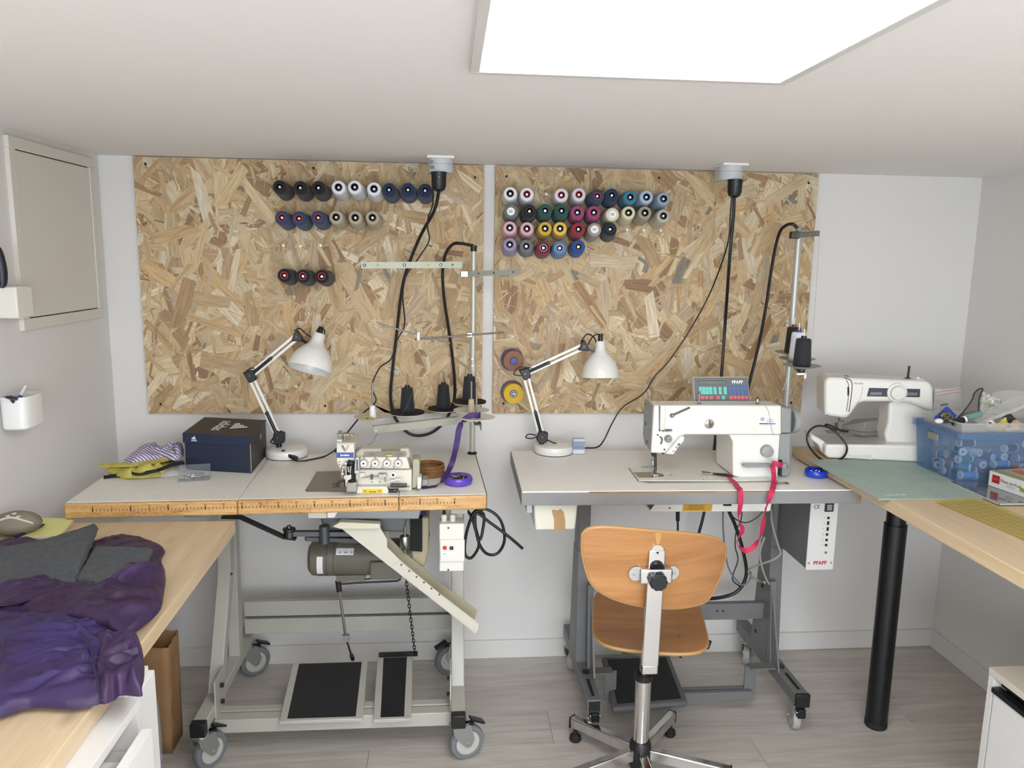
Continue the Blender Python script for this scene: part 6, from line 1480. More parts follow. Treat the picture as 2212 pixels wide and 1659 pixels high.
# ------------------------------------------------------------------ desk along the right wall
OAK = wood('light_oak', ['#b49a76', '#c8b08d', '#d1bb9a', '#dac6a9'], 2.2, (8, .8, 8), .45, contrast=(.25, .72), fine=.4, knots=3.5)
XD = 1.216
rd = thing('desk', 'light oak desk along the wall on a round black leg', 'desk', (1.6, -1.1, 0))
MB().box(XD, ROOM_R-.002, -2.3, -.245, ZRD-.036, ZRD).build('desktop', OAK, rd, bevel=.003)
lx, ly = U(1890, 1567, z=0).x+.002, U(1890, 1567, z=0).y
lg = MB().cyl((lx, ly, .022), (lx, ly, .715), .035, n=32).build('leg', mat('black_satin', '#101114', .38), rd)
MB().cyl((lx, ly, .70), (lx, ly, ZRD-.036), .030, n=28).build('leg_top', MATS['black_satin'], lg)
MB().lathe([(0, 0), (.034, 0), (.036, .004), (.036, .010), (.033, .013), (.036, .016), (.036, .022), (0, .022)], (lx, ly, 0), (0, 0, 1), 32).build('leg_foot', BLACK_R, lg)
MB().cyl((1.9, -2.1, 0), (1.9, -2.1, ZRD-.036), .035, n=24).build('leg', MATS['black_satin'], rd)
# cutting mat
matm = mat('cutting_mat_green', '#a0b1a5', .6, noise=(14, '#98a99d'))
P = [U(u, v, z=ZRD) for u, v in ((1898, 1080), (2030, 1078), (2150, 1075))]
m0, m1 = P[0], P[2]
cm = thing('cutting_mat', 'pale green cutting mat with a grid lying on the oak desk', 'cutting mat', (1.4, -.7, ZRD))
MX0, MX1, MY0, MY1 = m0.x, m0.x+.46, m0.y, -.44
MB().box(MX0, MX1, MY0, MY1, ZRD+.0003, ZRD+.003).build('mat', matm, cm)
gl = MB()
i = 0
while MX0+.012+i*.0254 < MX1: x = MX0+.012+i*.0254; gl.box(x-.0003, x+.0003, MY0+.012, MY1-.012, ZRD+.003, ZRD+.0032); i += 1
i = 0
while MY0+.012+i*.0254 < MY1-.012: y = MY0+.012+i*.0254; gl.box(MX0+.012, MX1-.012, y-.0003, y+.0003, ZRD+.003, ZRD+.0032); i += 1
gl.build('grid_lines', mat('grid_pale', '#b0bfb4', .6), cm)
for i in range(9): q = U(1913+i*5, 1069.5-i*.1, z=ZRD+.003); MB().box(q.x, q.x+.0055, q.y-.004, q.y+.004*(i % 3), ZRD+.003, ZRD+.0033).build('printed_mark', mat('mat_print', '#c2cec2', .6), cm)
# translucent yellow ruler and a grey strip under it
P = [U(u, v, z=ZRD+.0045) for u, v in ((2018, 1085), (2040, 1077), (2105, 1076))]
d_ = V((.0, -1, 0)); a = U(2020, 1083, z=ZRD+.005); b = U(2108, 1076, z=ZRD+.005); c_ = U(2212, 1165, z=ZRD+.005)
e = (c_-a).normalized()
yr = thing('quilting_ruler', 'translucent yellow quilting ruler lying across the oak desk', 'ruler', a)
MB().prism([a, b, b+e*.62, a+e*.62], (0, 0, .003)).build('blade', glassy('yellow_acrylic', '#d0c278', .32, .12, (.97, .93, .70)), yr, bevel=.0005)
gl = MB(); f = (b-a)
for i in range(1, 24): p = a+e*.0254*i; gl.prism([p+f*.03, p+f*.97, p+f*.97+e*.0006, p+f*.03+e*.0006], (0, 0, .0002))
for i in range(1, 6): p = a+f*i/6; gl.prism([p, p+f*.006, p+f*.006+e*.61, p+e*.61], (0, 0, .0002))
for i in range(len(gl.v)): gl.v[i].z += .0031
gl.build('ruler_lines', mat('ruler_line_yellow', '#b8a95f', .5), yr)

# ------------------------------------------------------------------ domestic sewing machine on the desk
T0, T1 = U(1783, 990, z=ZRD+.003), U(1983, 999, z=ZRD+.003)
TXd = (T1-T0); TXd.z = 0; TWd = TXd.length; TXd.normalize(); TN = V((-TXd.y, TXd.x, 0))
def ze(x, y): return 1700+x/3.949, 760+y/3.949
def tp(x, y, off=0.):
    u, v = ze(x, y); d = FW + RT*((u-IW/2)/FPX) - UP*((v-IH/2)/FPX)
    t = ((T0+TN*off)-CAM).dot(TN)/d.dot(TN); return CAM+d*t
dm = thing('sewing_machine', 'white domestic sewing machine with a round dial standing on the oak desk', 'sewing machine', (T0+T1)/2)
TW_ = mat('toyota_white', '#e3e0d8', .3, coat=.2)
def tpr(name, pts, off, depth, m_, bevel=.002, par=None, zmin=None, seg=2):
    P = [tp(x, y, off) for x, y in pts]
    if zmin is not None: P = [V((p.x, p.y, max(p.z, zmin))) for p in P]
    return MB().prism(P, TN*depth).build(name, m_, par or dm, bevel=bevel, seg=seg)
ZM = ZRD+.0035
tpr('base', [(328, 800), (345, 790), (1130, 800), (1250, 805), (1250, 950), (350, 918), (322, 880)], 0, .15, TW_, .008, zmin=ZM, seg=3)
tpr('base_toe', [(205, 700), (330, 770), (335, 905), (300, 870), (270, 800), (200, 745)], .035, .09, TW_, .006, zmin=ZM)
tpr('column', [(870, 430), (1255, 300), (1262, 830), (860, 820), (835, 700), (865, 600)], .05, .10, TW_, .010, seg=3)
ar_ = tpr('arm', [(322, 260), (335, 225), (365, 215), (1180, 250), (1225, 262), (1250, 310), (1258, 520), (1130, 470), (1040, 435), (900, 428), (650, 430), (610, 448), (530, 560), (490, 570), (345, 548), (322, 520)], .025, .11, TW_, .012, seg=4)
pnl = tpr('stitch_panel', [(702, 308), (1138, 318), (1134, 388), (682, 380)], .0232, .003, mat('panel_dark', '#33333f', .35), .001)
for x in list(range(715, 810, 14)): tpr('stitch_symbol', [(x, 345), (x+6, 345), (x+5, 368), (x-1, 368)], .0228, .001, mat('print_pale', '#b5b4b8', .6), 0, pnl)
for x in list(range(1022, 1116, 12)): tpr('stitch_symbol', [(x, 348), (x+4, 348), (x+3, 372), (x-1, 372)], .0228, .001, MATS['print_pale'], 0, pnl)
q = tp(937, 347, .025)
dl = MB().lathe([(0, .016), (.021, .016), (.0225, .013), (.024, .006), (.0305, .005), (.032, 0)], q, -TN, 40).build('stitch_dial', mat('dial_white', '#dedbd2', .35), dm)
for i in range(16):
    t = 2*math.pi*i/16; c_ = q-TN*.0052+TXd*math.cos(t)*.027+V((0, 0, math.sin(t)*.027)); MB().obox(c_, TXd*.0016, TN*.0005, V((0, 0, .0025))).build('dial_mark', INK, dl)
q = tp(610, 271, .0245); text(dm, 'TOYOTA', q, TXd, (0, 0, 1), .0050, mat('toyota_red', '#a23a44', .5), bold=.02)
for pts in ([(488, 222), (545, 250), (560, 300), (528, 508), (508, 505)],):
    MB().tube([tp(x, y, .0245) for x, y in ((490, 222), (545, 245), (556, 300), (545, 400), (528, 508))], .0012, 5, 4).build('thread_slot', INK, dm)
    MB().tube([tp(x, y, .0245) for x, y in ((505, 240), (525, 275), (530, 340), (508, 505), (528, 508))], .0009, 5, 1).build('thread_slot', INK, dm)
tpr('takeup_gap', [(515, 300), (530, 300), (527, 375), (516, 375)], .0243, .002, INK, 0)
MB().tube([tp(x, y, .0245) for x, y in ((648, 300), (640, 340), (610, 430), (560, 520), (500, 540), (485, 568))], .0006, 4, 4).build('cover_seam', mat('seam_grey', '#9a9890', .6), dm)
tpr('takeup_lever', [(485, 222), (515, 202), (535, 208), (535, 228)], .06, .02, mat('grey_tab', '#8b8a84', .5), .001)
b_ = tp(1030, 228, .08); MB().lathe([(.003, 0), (.010, 0), (.010, .003), (.0035, .004), (.0035, .042), (0, .043)], b_, (.03, 0, 1), 14).build('spool_pin', BLACK_P, dm)
for x, w_, h_ in ((640, 34, 12), (1110, 14, 30), (1135, 30, 14)):
    b_ = tp(x, 236+(x-640)*.01, .07); MB().box(b_.x-w_*.00028, b_.x+w_*.00028, b_.y-.006, b_.y+.006, b_.z-.006, b_.z+h_*.00035).build('bobbin_winder', WHITE_P, dm, bevel=.001)
q = tp(333, 522, .028); MB().cyl(q, q-TN*.006+V((-.002, 0, 0)), .0035, n=10).build('side_screw', STEEL, dm)
hw = tp(1262, 372, .08); MB().cyl(hw-TXd*.004, hw+TXd*.018, .024, n=28).build('handwheel', TW_, dm, bevel=.003)
for x0, y0, x1, y1, r__ in ((442, 560, 442, 600, .0022), (415, 605, 418, 655, .003), (432, 600, 430, 660, .002)): MB().cyl(tp(x0, y0, .06), tp(x1, y1, .06), r__, n=8).build('needle_bar', DSTEEL, dm)
MB().tube([tp(442, 575, .055), tp(470, 592, .05), tp(492, 592, .05)], .0014, 6).build('needle_clamp', DSTEEL, dm)
P = [tp(330, 672, .05), tp(470, 690, .05)]
np_ = U(*ze(400, 690), z=tp(345, 792, 0).z+.001)
MB().obox(np_+V((.01, .01, .0)), TXd*.06, TN*.045, (0, 0, .0016)).build('needle_plate', mat('plate_dull', '#8d8b86', .4, .5), dm)
tpr('tape_mark', [(510, 885), (720, 876), (718, 922), (560, 900)], -.0006, .0005, mat('old_tape', '#d6d3bf', .5), 0)
# foot controller sitting on the machine bed
GC = mat('controller_grey', '#77776d', .5)
fc = thing('foot_controller', 'grey foot controller resting on the bed of the domestic machine', 'pedal', tp(640, 720, .04))
zb_ = tp(345, 792, 0).z+.0075
fq = [tp(455, 695, .045), tp(660, 722, .035), tp(775, 716, .05), tp(800, 660, .09), tp(660, 640, .11), tp(520, 660, .10)]
P = [V((p.x, p.y, zb_)) for p in (U(*ze(455, 690), z=zb_), U(*ze(655, 722), z=zb_), U(*ze(775, 718), z=zb_), U(*ze(795, 690), z=zb_), U(*ze(560, 668), z=zb_))]
MB().prism(P, (0, 0, .014)).build('body', GC, fc, bevel=.002)
cz = sum(P, V())/5
P2 = [p.lerp(cz, .02)+V((0, 0, .0145)) for p in P]; T_ = [p+V((0, 0, h)) for p, h in zip(P2, (.012, .036, .040, .040, .026))]
n = 5; MB().add(P2+T_, [list(range(n))[::-1], list(range(n, 2*n))]+[(i, (i+1) % n, n+(i+1) % n, n+i) for i in range(n)]).build('treadle', mat('controller_top', '#818177', .5), fc, bevel=.002)
lp_ = [(520, 680), (460, 670), (400, 640), (340, 620), (332, 632), (380, 660), (440, 710), (490, 770), (512, 820), (495, 880), (440, 925), (370, 935), (290, 915), (220, 850), (178, 780), (172, 720), (200, 665), (260, 632), (330, 638), (380, 655), (430, 668)]
cable('black cord looped over the end of the domestic machine', [tp(x, y, -.012-.01*math.sin(i)) for i, (x, y) in enumerate(lp_)], .0034, name='cord')

# ------------------------------------------------------------------ blue storage bin with sewing supplies
zf = lambda x, y: (1960+x/5.925, 820+y/5.925)
BNZ = ZRD+.0035
bl_, blb = U(*zf(590, 1310), z=BNZ), U(*zf(140, 1100), z=BNZ)
BX0, BYF, BYB = (bl_.x+blb.x)/2+.006, bl_.y, blb.y+.012
BX1 = ROOM_R-.035
zrim = U(*zf(640, 680), y=BYF-.01).z
bn = thing('storage_bin', 'translucent blue plastic bin full of thread spools', 'bin', (BX0+.2, BYF+.09, BNZ))
BLUP = glassy('blue_bin_plastic', '#86a2c8', .22, .25, (.88, .93, .98))
fl_o = .012
def tub(x0, x1, y0, y1, z0, z1, fl_, th):
    """open tub with flared walls: each wall is returned as its own mesh"""
    o = [(x0, y0), (x1, y0), (x1, y1), (x0, y1)]; s = [(-1, -1), (1, -1), (1, 1), (-1, 1)]; out = []
    for i in range(4):
        j = (i+1) % 4
        A, B = V((*o[i], z0)), V((*o[j], z0)); At, Bt = V((o[i][0]+s[i][0]*fl_, o[i][1]+s[i][1]*fl_, z1)), V((o[j][0]+s[j][0]*fl_, o[j][1]+s[j][1]*fl_, z1))
        nrm = V((0, 0, 1)).cross(B-A).normalized()*th
        out.append(MB().hexa([A, B, B+nrm, A+nrm, At, Bt, Bt+nrm, At+nrm]))
    return out
for w_, n_ in zip(tub(BX0, BX1, BYF, BYB, BNZ+.003, zrim, fl_o, .0018), ('wall_front', 'wall_side', 'wall_back', 'wall_side')): w_.build(n_, BLUP, bn)
MB().box(BX0, BX1, BYF, BYB, BNZ, BNZ+.003).build('bottom', BLUP, bn)
r_ = MB(); o_ = fl_o+.008
for a0, a1, b0, b1 in ((BX0-o_, BX1+o_, BYF-o_, BYF-fl_o+.003), (BX0-o_, BX1+o_, BYB+fl_o-.003, BYB+o_), (BX0-o_, BX0-fl_o+.003, BYF-fl_o, BYB+fl_o), (BX1+fl_o-.003, BX1+o_, BYF-fl_o, BYB+fl_o)): r_.box(a0, a1, b0, b1, zrim-.022, zrim)
r_.build('rim', BLUP, bn, bevel=.002)
for x in (BX0-.006, ): 
    for y in (BYF+.03, BYF+.075, BYF+.14): MB().hexa([(x+.004, y, BNZ), (x+.009, y, BNZ), (x+.009, y+.006, BNZ), (x+.004, y+.006, BNZ), (x-.006, y, zrim-.02), (x, y, zrim-.02), (x, y+.006, zrim-.02), (x-.006, y+.006, zrim-.02)]).build('rib', BLUP, bn)
MB().box(BX0-.016, BX0-.011, BYF+.085, BYF+.135, zrim-.050, zrim-.028).build('handle_slot', mat('slot_pale', '#8d8d84', .6), bn, bevel=.002)
# spools lying in the bin
FLG = mat('spool_flange', '#d6d3c8', .4)
SPC = {'sky blue': '#5d93cf', 'emerald': '#1f7a4e', 'white': '#dcdad4', 'burgundy': '#6d2036', 'navy': '#25304f', 'plum': '#5a3360', 'pale pink': '#d3a9ac', 'beige': '#bfae8d', 'teal': '#2f6f74', 'black': '#1d1d20', 'lilac': '#8b7aa5', 'orange': '#c9793a'}
def spool_mesh(r_, l_):
    t = MB().lathe([(r_*.35, -l_*.40), (r_*.82, -l_*.40), (r_*.86, -l_*.3), (r_*.86, l_*.3), (r_*.82, l_*.40), (r_*.35, l_*.40)], (0, 0, 0), (0, 0, 1), 20).mesh('spool_thread')
    f = MB().lathe([(r_*.28, l_*.39), (r_*.96, l_*.40), (r_, l_*.42), (r_, l_*.48), (r_*.9, l_*.5), (r_*.28, l_*.5), (r_*.28, l_*.39)], (0, 0, 0), (0, 0, 1), 20).mesh('spool_flange')
    f.materials.append(FLG); t.materials.append(None); return t, f
SM = spool_mesh(.0125, .052)
def spool(p, ax, col, label, group, k=1.):
    r0 = bpy.data.objects.new('thread_spool', None); COL.objects.link(r0); r0.empty_display_size = .02
    r0.matrix_basis = Matrix.Translation(p) @ V(ax).to_track_quat('Z', 'Y').to_matrix().to_4x4() @ Matrix.Scale(k, 4)
    tag(r0, label, 'spool', group)
    t = bpy.data.objects.new('thread', SM[0]); COL.objects.link(t); t.parent = r0; objmat(t, mat('thread_'+col.replace(' ', '_')+'_s', SPC[col], .7))
    for s in (0, 1):
        f = bpy.data.objects.new('flange', SM[1]); COL.objects.link(f); f.parent = r0
        if s: f.rotation_euler = (math.pi, 0, 0)
zs_ = BNZ+.003+.0128
front = [(770, 1250, 'sky blue', (1, 0, .0)), (690, 1155, 'emerald', (1, .25, .1)), (420, 1165, 'teal', (.7, -.6, -.1)), (840, 1120, 'white', (.3, -1, 0)), (1010, 1145, 'burgundy', (1, -.5, 0)), (1180, 1120, 'sky blue', (1, .15, 0)), (1330, 1130, 'navy', (.9, -.4, 0)), (730, 960, 'pale pink', (1, .2, .1)), (430, 970, 'beige', (.9, -.3, 0)), (980, 930, 'black', (.8, .4, -.5)), (330, 1060, 'navy', (.3, 1, 0)), (1180, 1020, 'lilac', (.2, -1, .1)), (700, 1050, 'burgundy', (1, .1, .1)), (1020, 1050, 'plum', (.5, -.9, .2)), (720, 840, 'lilac', (1, .3, .2)), (1400, 1120, 'orange', (.4, -1, 0)), (1300, 1010, 'black', (1, .3, 0))]
rg = random.Random(6); PILE = []
def seg(p, ax): return [p+ax*(.0205*(k/3-1)) for k in range(7)]
def settle(x, y, ax):
    """height at which a spool lying along ax at x, y comes to rest on the pile"""
    near_ = [S for c_, S in PILE if abs(c_.x-x) < .08 and abs(c_.y-y) < .08]; z = BNZ+.003+.0124
    while z < zrim:
        hit = False
        for S in near_:
            if any((a_-b_).length < .0247 for a_ in seg(V((x, y, z)), ax) for b_ in S): hit = True; break
        if not hit: return z
        z += .0008
    return z
def lay(x, y, col, ax):
    ax = V((ax[0], ax[1], 0)).normalized(); ex_ = abs(ax.x)*.026+abs(ax.y)*.0125+.001; ey_ = abs(ax.y)*.026+abs(ax.x)*.0125+.001
    x = min(max(x, BX0+.002+ex_), BX1-.002-ex_); y = min(max(y, BYF+.002+ey_), BYB-.002-ey_)
    z = settle(x, y, ax)
    if z > zrim-.036: return False
    p = V((x, y, z)); PILE.append((p, seg(p, ax))); spool(p, ax, col, col+' thread spool lying in the blue bin', 'spools in the blue bin'); return True
for x, y, col, ax in sorted(front, key=lambda f_: -f_[1]):
    p = U(*zf(x, y), y=BYF+.02); lay(p.x, p.y, col, ax)
n_ = 0
for i in range(1500):
    if len(PILE) == 43: break
    a_ = rg.uniform(0, math.pi)
    n_ += lay(rg.uniform(BX0, BX1), rg.uniform(BYF, BYB), rg.choice(list(SPC)), (math.cos(a_), math.sin(a_)))
# clear tray in the top of the bin and its contents
CT = glassy('clear_tray', '#d9d8d2', .30, .15)
ct = thing('clear_tray', 'clear plastic tray set into the top of the blue bin', 'tray', (BX0+.2, BYF+.09, zrim-.03))
TZ0, TZ1 = zrim-.02, zrim+.022
for w_, n_ in zip(tub(BX0+.008, BX1-.01, BYF+.012, BYB-.006, TZ0, TZ1, .006, .0015), ('wall_front', 'wall_side', 'wall_back', 'wall_side')): w_.build(n_, CT, ct)
MB().box(BX0+.008, BX1-.01, BYF+.012, BYB-.006, TZ0-.002, TZ0).build('bottom', CT, ct)
rr = MB(); x0, x1, y0, y1 = BX0, BX1-.003, BYF+.004, BYB+.003
rr.tube([(x0+.012, y0, TZ1), (x1-.012, y0, TZ1), (x1, y0+.012, TZ1), (x1, y1-.012, TZ1), (x1-.012, y1, TZ1), (x0+.012, y1, TZ1), (x0, y1-.012, TZ1), (x0, y0+.012, TZ1)], .0035, 6, 1, closed=True); rr.build('rim', CT, ct)
# leaning clear lid
a, b = U(*zf(640, 660), y=BYF+.01), U(*zf(1493, 330), y=BYF+.02); up_ = V((0, .045, .02))
YT = BYF+.05
ld = MB(); a, b = U(*zf(900, 560), y=BYF+.03), U(*zf(1600, 290), y=BYF+.03)
ld.hexa([a, b, b+V((0, .046, .01)), a+V((0, .046, .01)), a+V((0, 0, .003)), b+V((0, 0, .003)), b+V((0, .046, .013)), a+V((0, .046, .013))])
ld.hexa([a+V((0, -.002, -.008)), b+V((0, -.002, -.008)), b+V((0, .001, -.008)), a+V((0, .001, -.008)), a+V((0, -.002, .003)), b+V((0, -.002, .003)), b+V((0, .001, .003)), a+V((0, .001, .003))])
tag(ld.build('box_lid', CT), 'clear plastic lid leaning across the clear tray', 'lid')
# blue card with metal feet
bc = thing('bobbin_card', 'blue plastic card with a perforated metal disc in the clear tray', 'card', U(*zf(500, 560), y=YT))
MB().pxprism([zf(*p) for p in ((348, 485), (500, 350), (530, 352), (635, 462), (560, 560), (400, 560))], YT+.02, .004).build('card', mat('card_blue', '#1f3f9c', .4), bc, bevel=.001)
md = MB().pxprism([zf(*p) for p in ((425, 470), (470, 420), (540, 412), (580, 450), (625, 500), (590, 560), (500, 555))], YT+.008, .010).build('metal_disc', mat('foot_metal', '#77705f', .35, .8), bc, bevel=.002)
for x, y in ((512, 457), (465, 488), (553, 483), (502, 522)):
    c_ = U(*zf(x, y), y=YT+.0076); MB().cyl(c_, c_-V((0, .0006, 0)), .003, n=10).build('hole', INK, md)
# grey bound strap standing up
gs = thing('fabric_strap', 'grey fabric strip with dark binding standing up in the clear tray', 'fabric', U(*zf(800, 540), y=YT+.02))
MB().pxprism([zf(*p) for p in ((590, 540), (760, 370), (838, 245), (845, 190), (940, 112), (968, 125), (925, 215), (910, 400), (760, 440), (640, 545))], YT+.022, .003).build('cloth', mat('strap_grey', '#6f6863', .85), gs)
MB().tube([U(*zf(x, y), y=YT+.021) for x, y in ((590, 545), (740, 385), (832, 250), (850, 185), (900, 130), (945, 112), (968, 128), (930, 205), (915, 300), (912, 400))], .0022, 6, 3).build('binding', mat('binding_dark', '#35343a', .8), gs)
tag(MB().cyl(U(*zf(760, 490), y=YT), U(*zf(930, 440), y=YT+.02), .0105, n=18).build('thread_tube', mat('tube_teal', '#6f928c', .5)), 'grey green tube of thread in the clear tray', 'thread')
dk = thing('marker_cap', 'dark cylinder with white ring in the clear tray', 'tool', U(*zf(650, 550), y=YT))
MB().cyl(U(*zf(590, 570), y=YT-.005), U(*zf(720, 515), y=YT), .009, n=14).build('barrel', BLACK_P, dk); MB().cyl(U(*zf(718, 516), y=YT), U(*zf(742, 508), y=YT), .011, n=16).build('ring', WHITE_P, dk)
# crumpled printed paper packet
PRN = mat('printed_packet', '#d9d6cd', .5, noise=(160, '#8f9687'))
pk = MB(); rg = random.Random(9); pts = []
gx, gz = 8, 9; quad = [zf(930, 480), zf(1170, 460), zf(1210, 260), zf(960, 150)]
for j in range(gz+1):
    for i in range(gx+1):
        fu, fv = i/gx, j/gz
        u = (quad[0][0]*(1-fu)+quad[1][0]*fu)*(1-fv)+(quad[3][0]*(1-fu)+quad[2][0]*fu)*fv
        v = (quad[0][1]*(1-fu)+quad[1][1]*fu)*(1-fv)+(quad[3][1]*(1-fu)+quad[2][1]*fu)*fv
        pts.append(U(u+rg.uniform(-1, 1), v+rg.uniform(-1, 1), y=YT+.045+rg.uniform(-.006, .006)))
fs = [(j*(gx+1)+i, j*(gx+1)+i+1, (j+1)*(gx+1)+i+1, (j+1)*(gx+1)+i) for j in range(gz) for i in range(gx)]
o = pk.add(pts, fs).build('paper_packet', PRN, smooth=False); tag(o, 'crumpled printed paper packet standing in the clear tray', 'packet'); o.modifiers.new('s', 'SOLIDIFY').thickness = .006
# white cone, yellow packet, bobbins at the front of the tray
q = U(*zf(1060, 640), y=BYF+.028)
wc = thing('thread_cone', 'white thread cone lying in the clear tray of the blue bin', 'thread cone', q)
tipd = (U(*zf(1030, 555), y=BYF+.0)-U(*zf(1075, 640), y=BYF+.04)).normalized()
MB().lathe([(.005, 0), (.016, 0), (.017, .006), (.0125, .046), (.0105, .05), (.0045, .05)], U(*zf(1090, 640), y=BYF+.055)+V((0, 0, .0035)), tipd, 24).build('thread', mat('thread_cream_s', '#d8d4c4', .8), wc)
MB().lathe([(0, .0505), (.0045, .0505)], U(*zf(1090, 640), y=BYF+.055)+V((0, 0, .0035)), tipd, 14).build('core', INK, wc)
tag(MB().pxprism([zf(*p) for p in ((1140, 580), (1265, 480), (1285, 545), (1300, 560), (1250, 660), (1150, 665))], BYF+.04, .006).build('paper_sachet', mat('sachet_yellow', '#cfc58c', .6, noise=(60, '#c9b22f')), bevel=.001), 'pale yellow paper sachet in the clear tray', 'packet')
tag(MB().cyl(U(*zf(1390, 575), y=BYF+.028), U(*zf(1395, 560), y=BYF+.045), .0125, n=22).build('bobbin', mat('bobbin_peach', '#c59a78', .6)), 'round peach bobbin in the clear tray', 'bobbin')
tag(MB().cyl(U(*zf(1250, 665), y=BYF+.028), U(*zf(1425, 620), y=BYF+.03), .008, n=16).build('thread_roll', mat('roll_cream', '#d6cfb4', .7)), 'small cream roll of thread in the clear tray', 'thread')
tag(MB().pxprism([zf(*p) for p in ((1260, 500), (1340, 440), (1400, 510), (1390, 560), (1310, 560))], BYF+.06, .02).build('felt_scrap', mat('felt_dark', '#3a3a40', .9), bevel=.003), 'dark grey felt scrap in the clear tray', 'fabric')
tag(MB().sphere(U(*zf(405, 530), y=YT-.01), .010, 12, (1.3, 1, .8)).build('wax_lump', mat('lump_white', '#dcdad4', .5)), 'rounded white plastic lump beside the blue card', 'notion')
# zip bag behind
zg = MB().pxprism([zf(*p) for p in ((350, 140), (690, 95), (700, 300), (690, 420), (345, 420))], BYB+.045, .004)
zbg = thing('zip_bag', 'clear zip bag with red seal standing behind the blue bin', 'bag', U(*zf(520, 420), y=BYB+.045))
zg.build('bag', glassy('bag_film', '#d8d3cc', .45, .1), zbg, bevel=.001)
for y0, y1 in ((135, 140), (178, 183)): MB().pxprism([zf(*p) for p in ((352, y0+30), (690, y0-22), (690, y1-22), (352, y1+30))], BYB+.0438, .0008).build('zip_line', mat('zip_red', '#b5706c', .5), zbg)
MB().pxprism([zf(*p) for p in ((425, 315), (520, 300), (525, 325), (428, 340))], BYB+.0438, .0006).build('printed_line', MATS.get('grey_ink'), zbg)
# big clear rounded lid behind
bl2 = MB().pxprism([zf(*p) for p in ((1080, 420), (1060, 220), (1110, 165), (1280, 130), (1400, 140), (1600, 150), (1600, 420))], BYB+.03, .006)
tag(bl2.build('box_lid', glassy('frosted_lid', '#cfcbc0', .55, .3), bevel=.004), 'large frosted lid standing behind the blue bin', 'lid')

# ------------------------------------------------------------------ sweets box on a glossy board
pl = [U(u, v, z=ZRD+.0045) for u, v in ((2072, 1042), (2160, 1090), (2240, 1092))]
gb = thing('picture_board', 'glossy grey picture board lying under the sweets box', 'board', (pl[1].x, pl[1].y, ZRD))
gx0 = U(2158, 1089, z=ZRD+.006)
MB().box(gx0.x, gx0.x+.30, gx0.y, BYF-.008, ZRD+.0035, ZRD+.0075).build('panel', mat('board_gloss', '#4f5257', .08, coat=.6, noise=(8, '#6b6e74')), gb)
MB().box(gx0.x-.0015, gx0.x, gx0.y-.0015, BYF-.008, ZRD+.0034, ZRD+.0078).build('border', mat('border_pale', '#b9b7b0', .5), gb)
MB().box(gx0.x-.0015, gx0.x+.30, gx0.y-.0015, gx0.y, ZRD+.0034, ZRD+.0078).build('border', MATS['border_pale'], gb)
z0 = ZRD+.0077; p0 = U(2134, 1048, z=z0); hB = U(2135, 1016, y=p0.y).z-z0
pb = U(2212, 1075, z=z0); fx = (pb-p0).normalized(); fy = V((-fx.y, fx.x, 0))   # along the front face, and into the box
sb = thing('sweets_box', 'white flat sweets box with green edge and red logo', 'box', p0)
L1_, D1 = .24, .20
def sbx(a, b, z): return p0+fx*a+fy*b+V((0, 0, z))
MB().hexa([sbx(0, 0, 0), sbx(L1_, 0, 0), sbx(L1_, D1, 0), sbx(0, D1, 0), sbx(0, 0, hB), sbx(L1_, 0, hB), sbx(L1_, D1, hB), sbx(0, D1, hB)]).build('carton', mat('carton_white', '#d9d7d2', .35), sb, bevel=.001)
def facq(a0, a1, z0_, z1_, m_, n_): return MB().add([sbx(a0, -.0006, z0_), sbx(a1, -.0006, z0_), sbx(a1, -.0006, z1_), sbx(a0, -.0006, z1_)], [(0, 1, 2, 3)]).build(n_, m_, sb)
k = hB
REDL = mat('logo_red', '#a5232b', .45)
facq(.012, .038, k*.30, k*.82, REDL, 'logo'); facq(.016, .034, k*.54, k*.565, WINK, 'logo_line')
text(sb, 'P\u00e2tes de Fruit', sbx(.075, -.0007, k*.58), fx, (0, 0, 1), .0085, mat('brown_ink', '#4b2a24', .5))
facq(.060, .090, k*.36, k*.385, MATS['grey_ink'], 'small_print'); facq(.064, .086, k*.29, k*.31, MATS['grey_ink'], 'small_print')
facq(.105, .20, k*.30, k*.55, mat('leaf_green', '#7fa23e', .5), 'green_band')
MB().add([sbx(0, .001, hB+.0005), sbx(L1_, .001, hB+.0005), sbx(L1_, .03, hB+.0005), sbx(0, .03, hB+.0005)], [(0, 1, 2, 3)]).build('green_border', mat('olive_green', '#8d9a62', .5), sb)
MB().add([sbx(.0, .03, hB+.0005), sbx(L1_, .03, hB+.0005), sbx(L1_, D1, hB+.0005), sbx(0, D1, hB+.0005)], [(0, 1, 2, 3)]).build('top_print', mat('lid_beige', '#b3a58c', .4), sb)
MB().add([sbx(.01, .06, hB+.0008), sbx(.06, .05, hB+.0008), sbx(.07, .08, hB+.0008), sbx(.02, .09, hB+.0008)], [(0, 1, 2, 3)]).build('fruit_print', mat('fruit_orange', '#c8632f', .5), sb)
MB().add([sbx(.0, .12, hB+.0008), sbx(.08, .11, hB+.0008), sbx(.08, .15, hB+.0008), sbx(.0, .16, hB+.0008)], [(0, 1, 2, 3)]).build('fruit_print', REDL, sb)

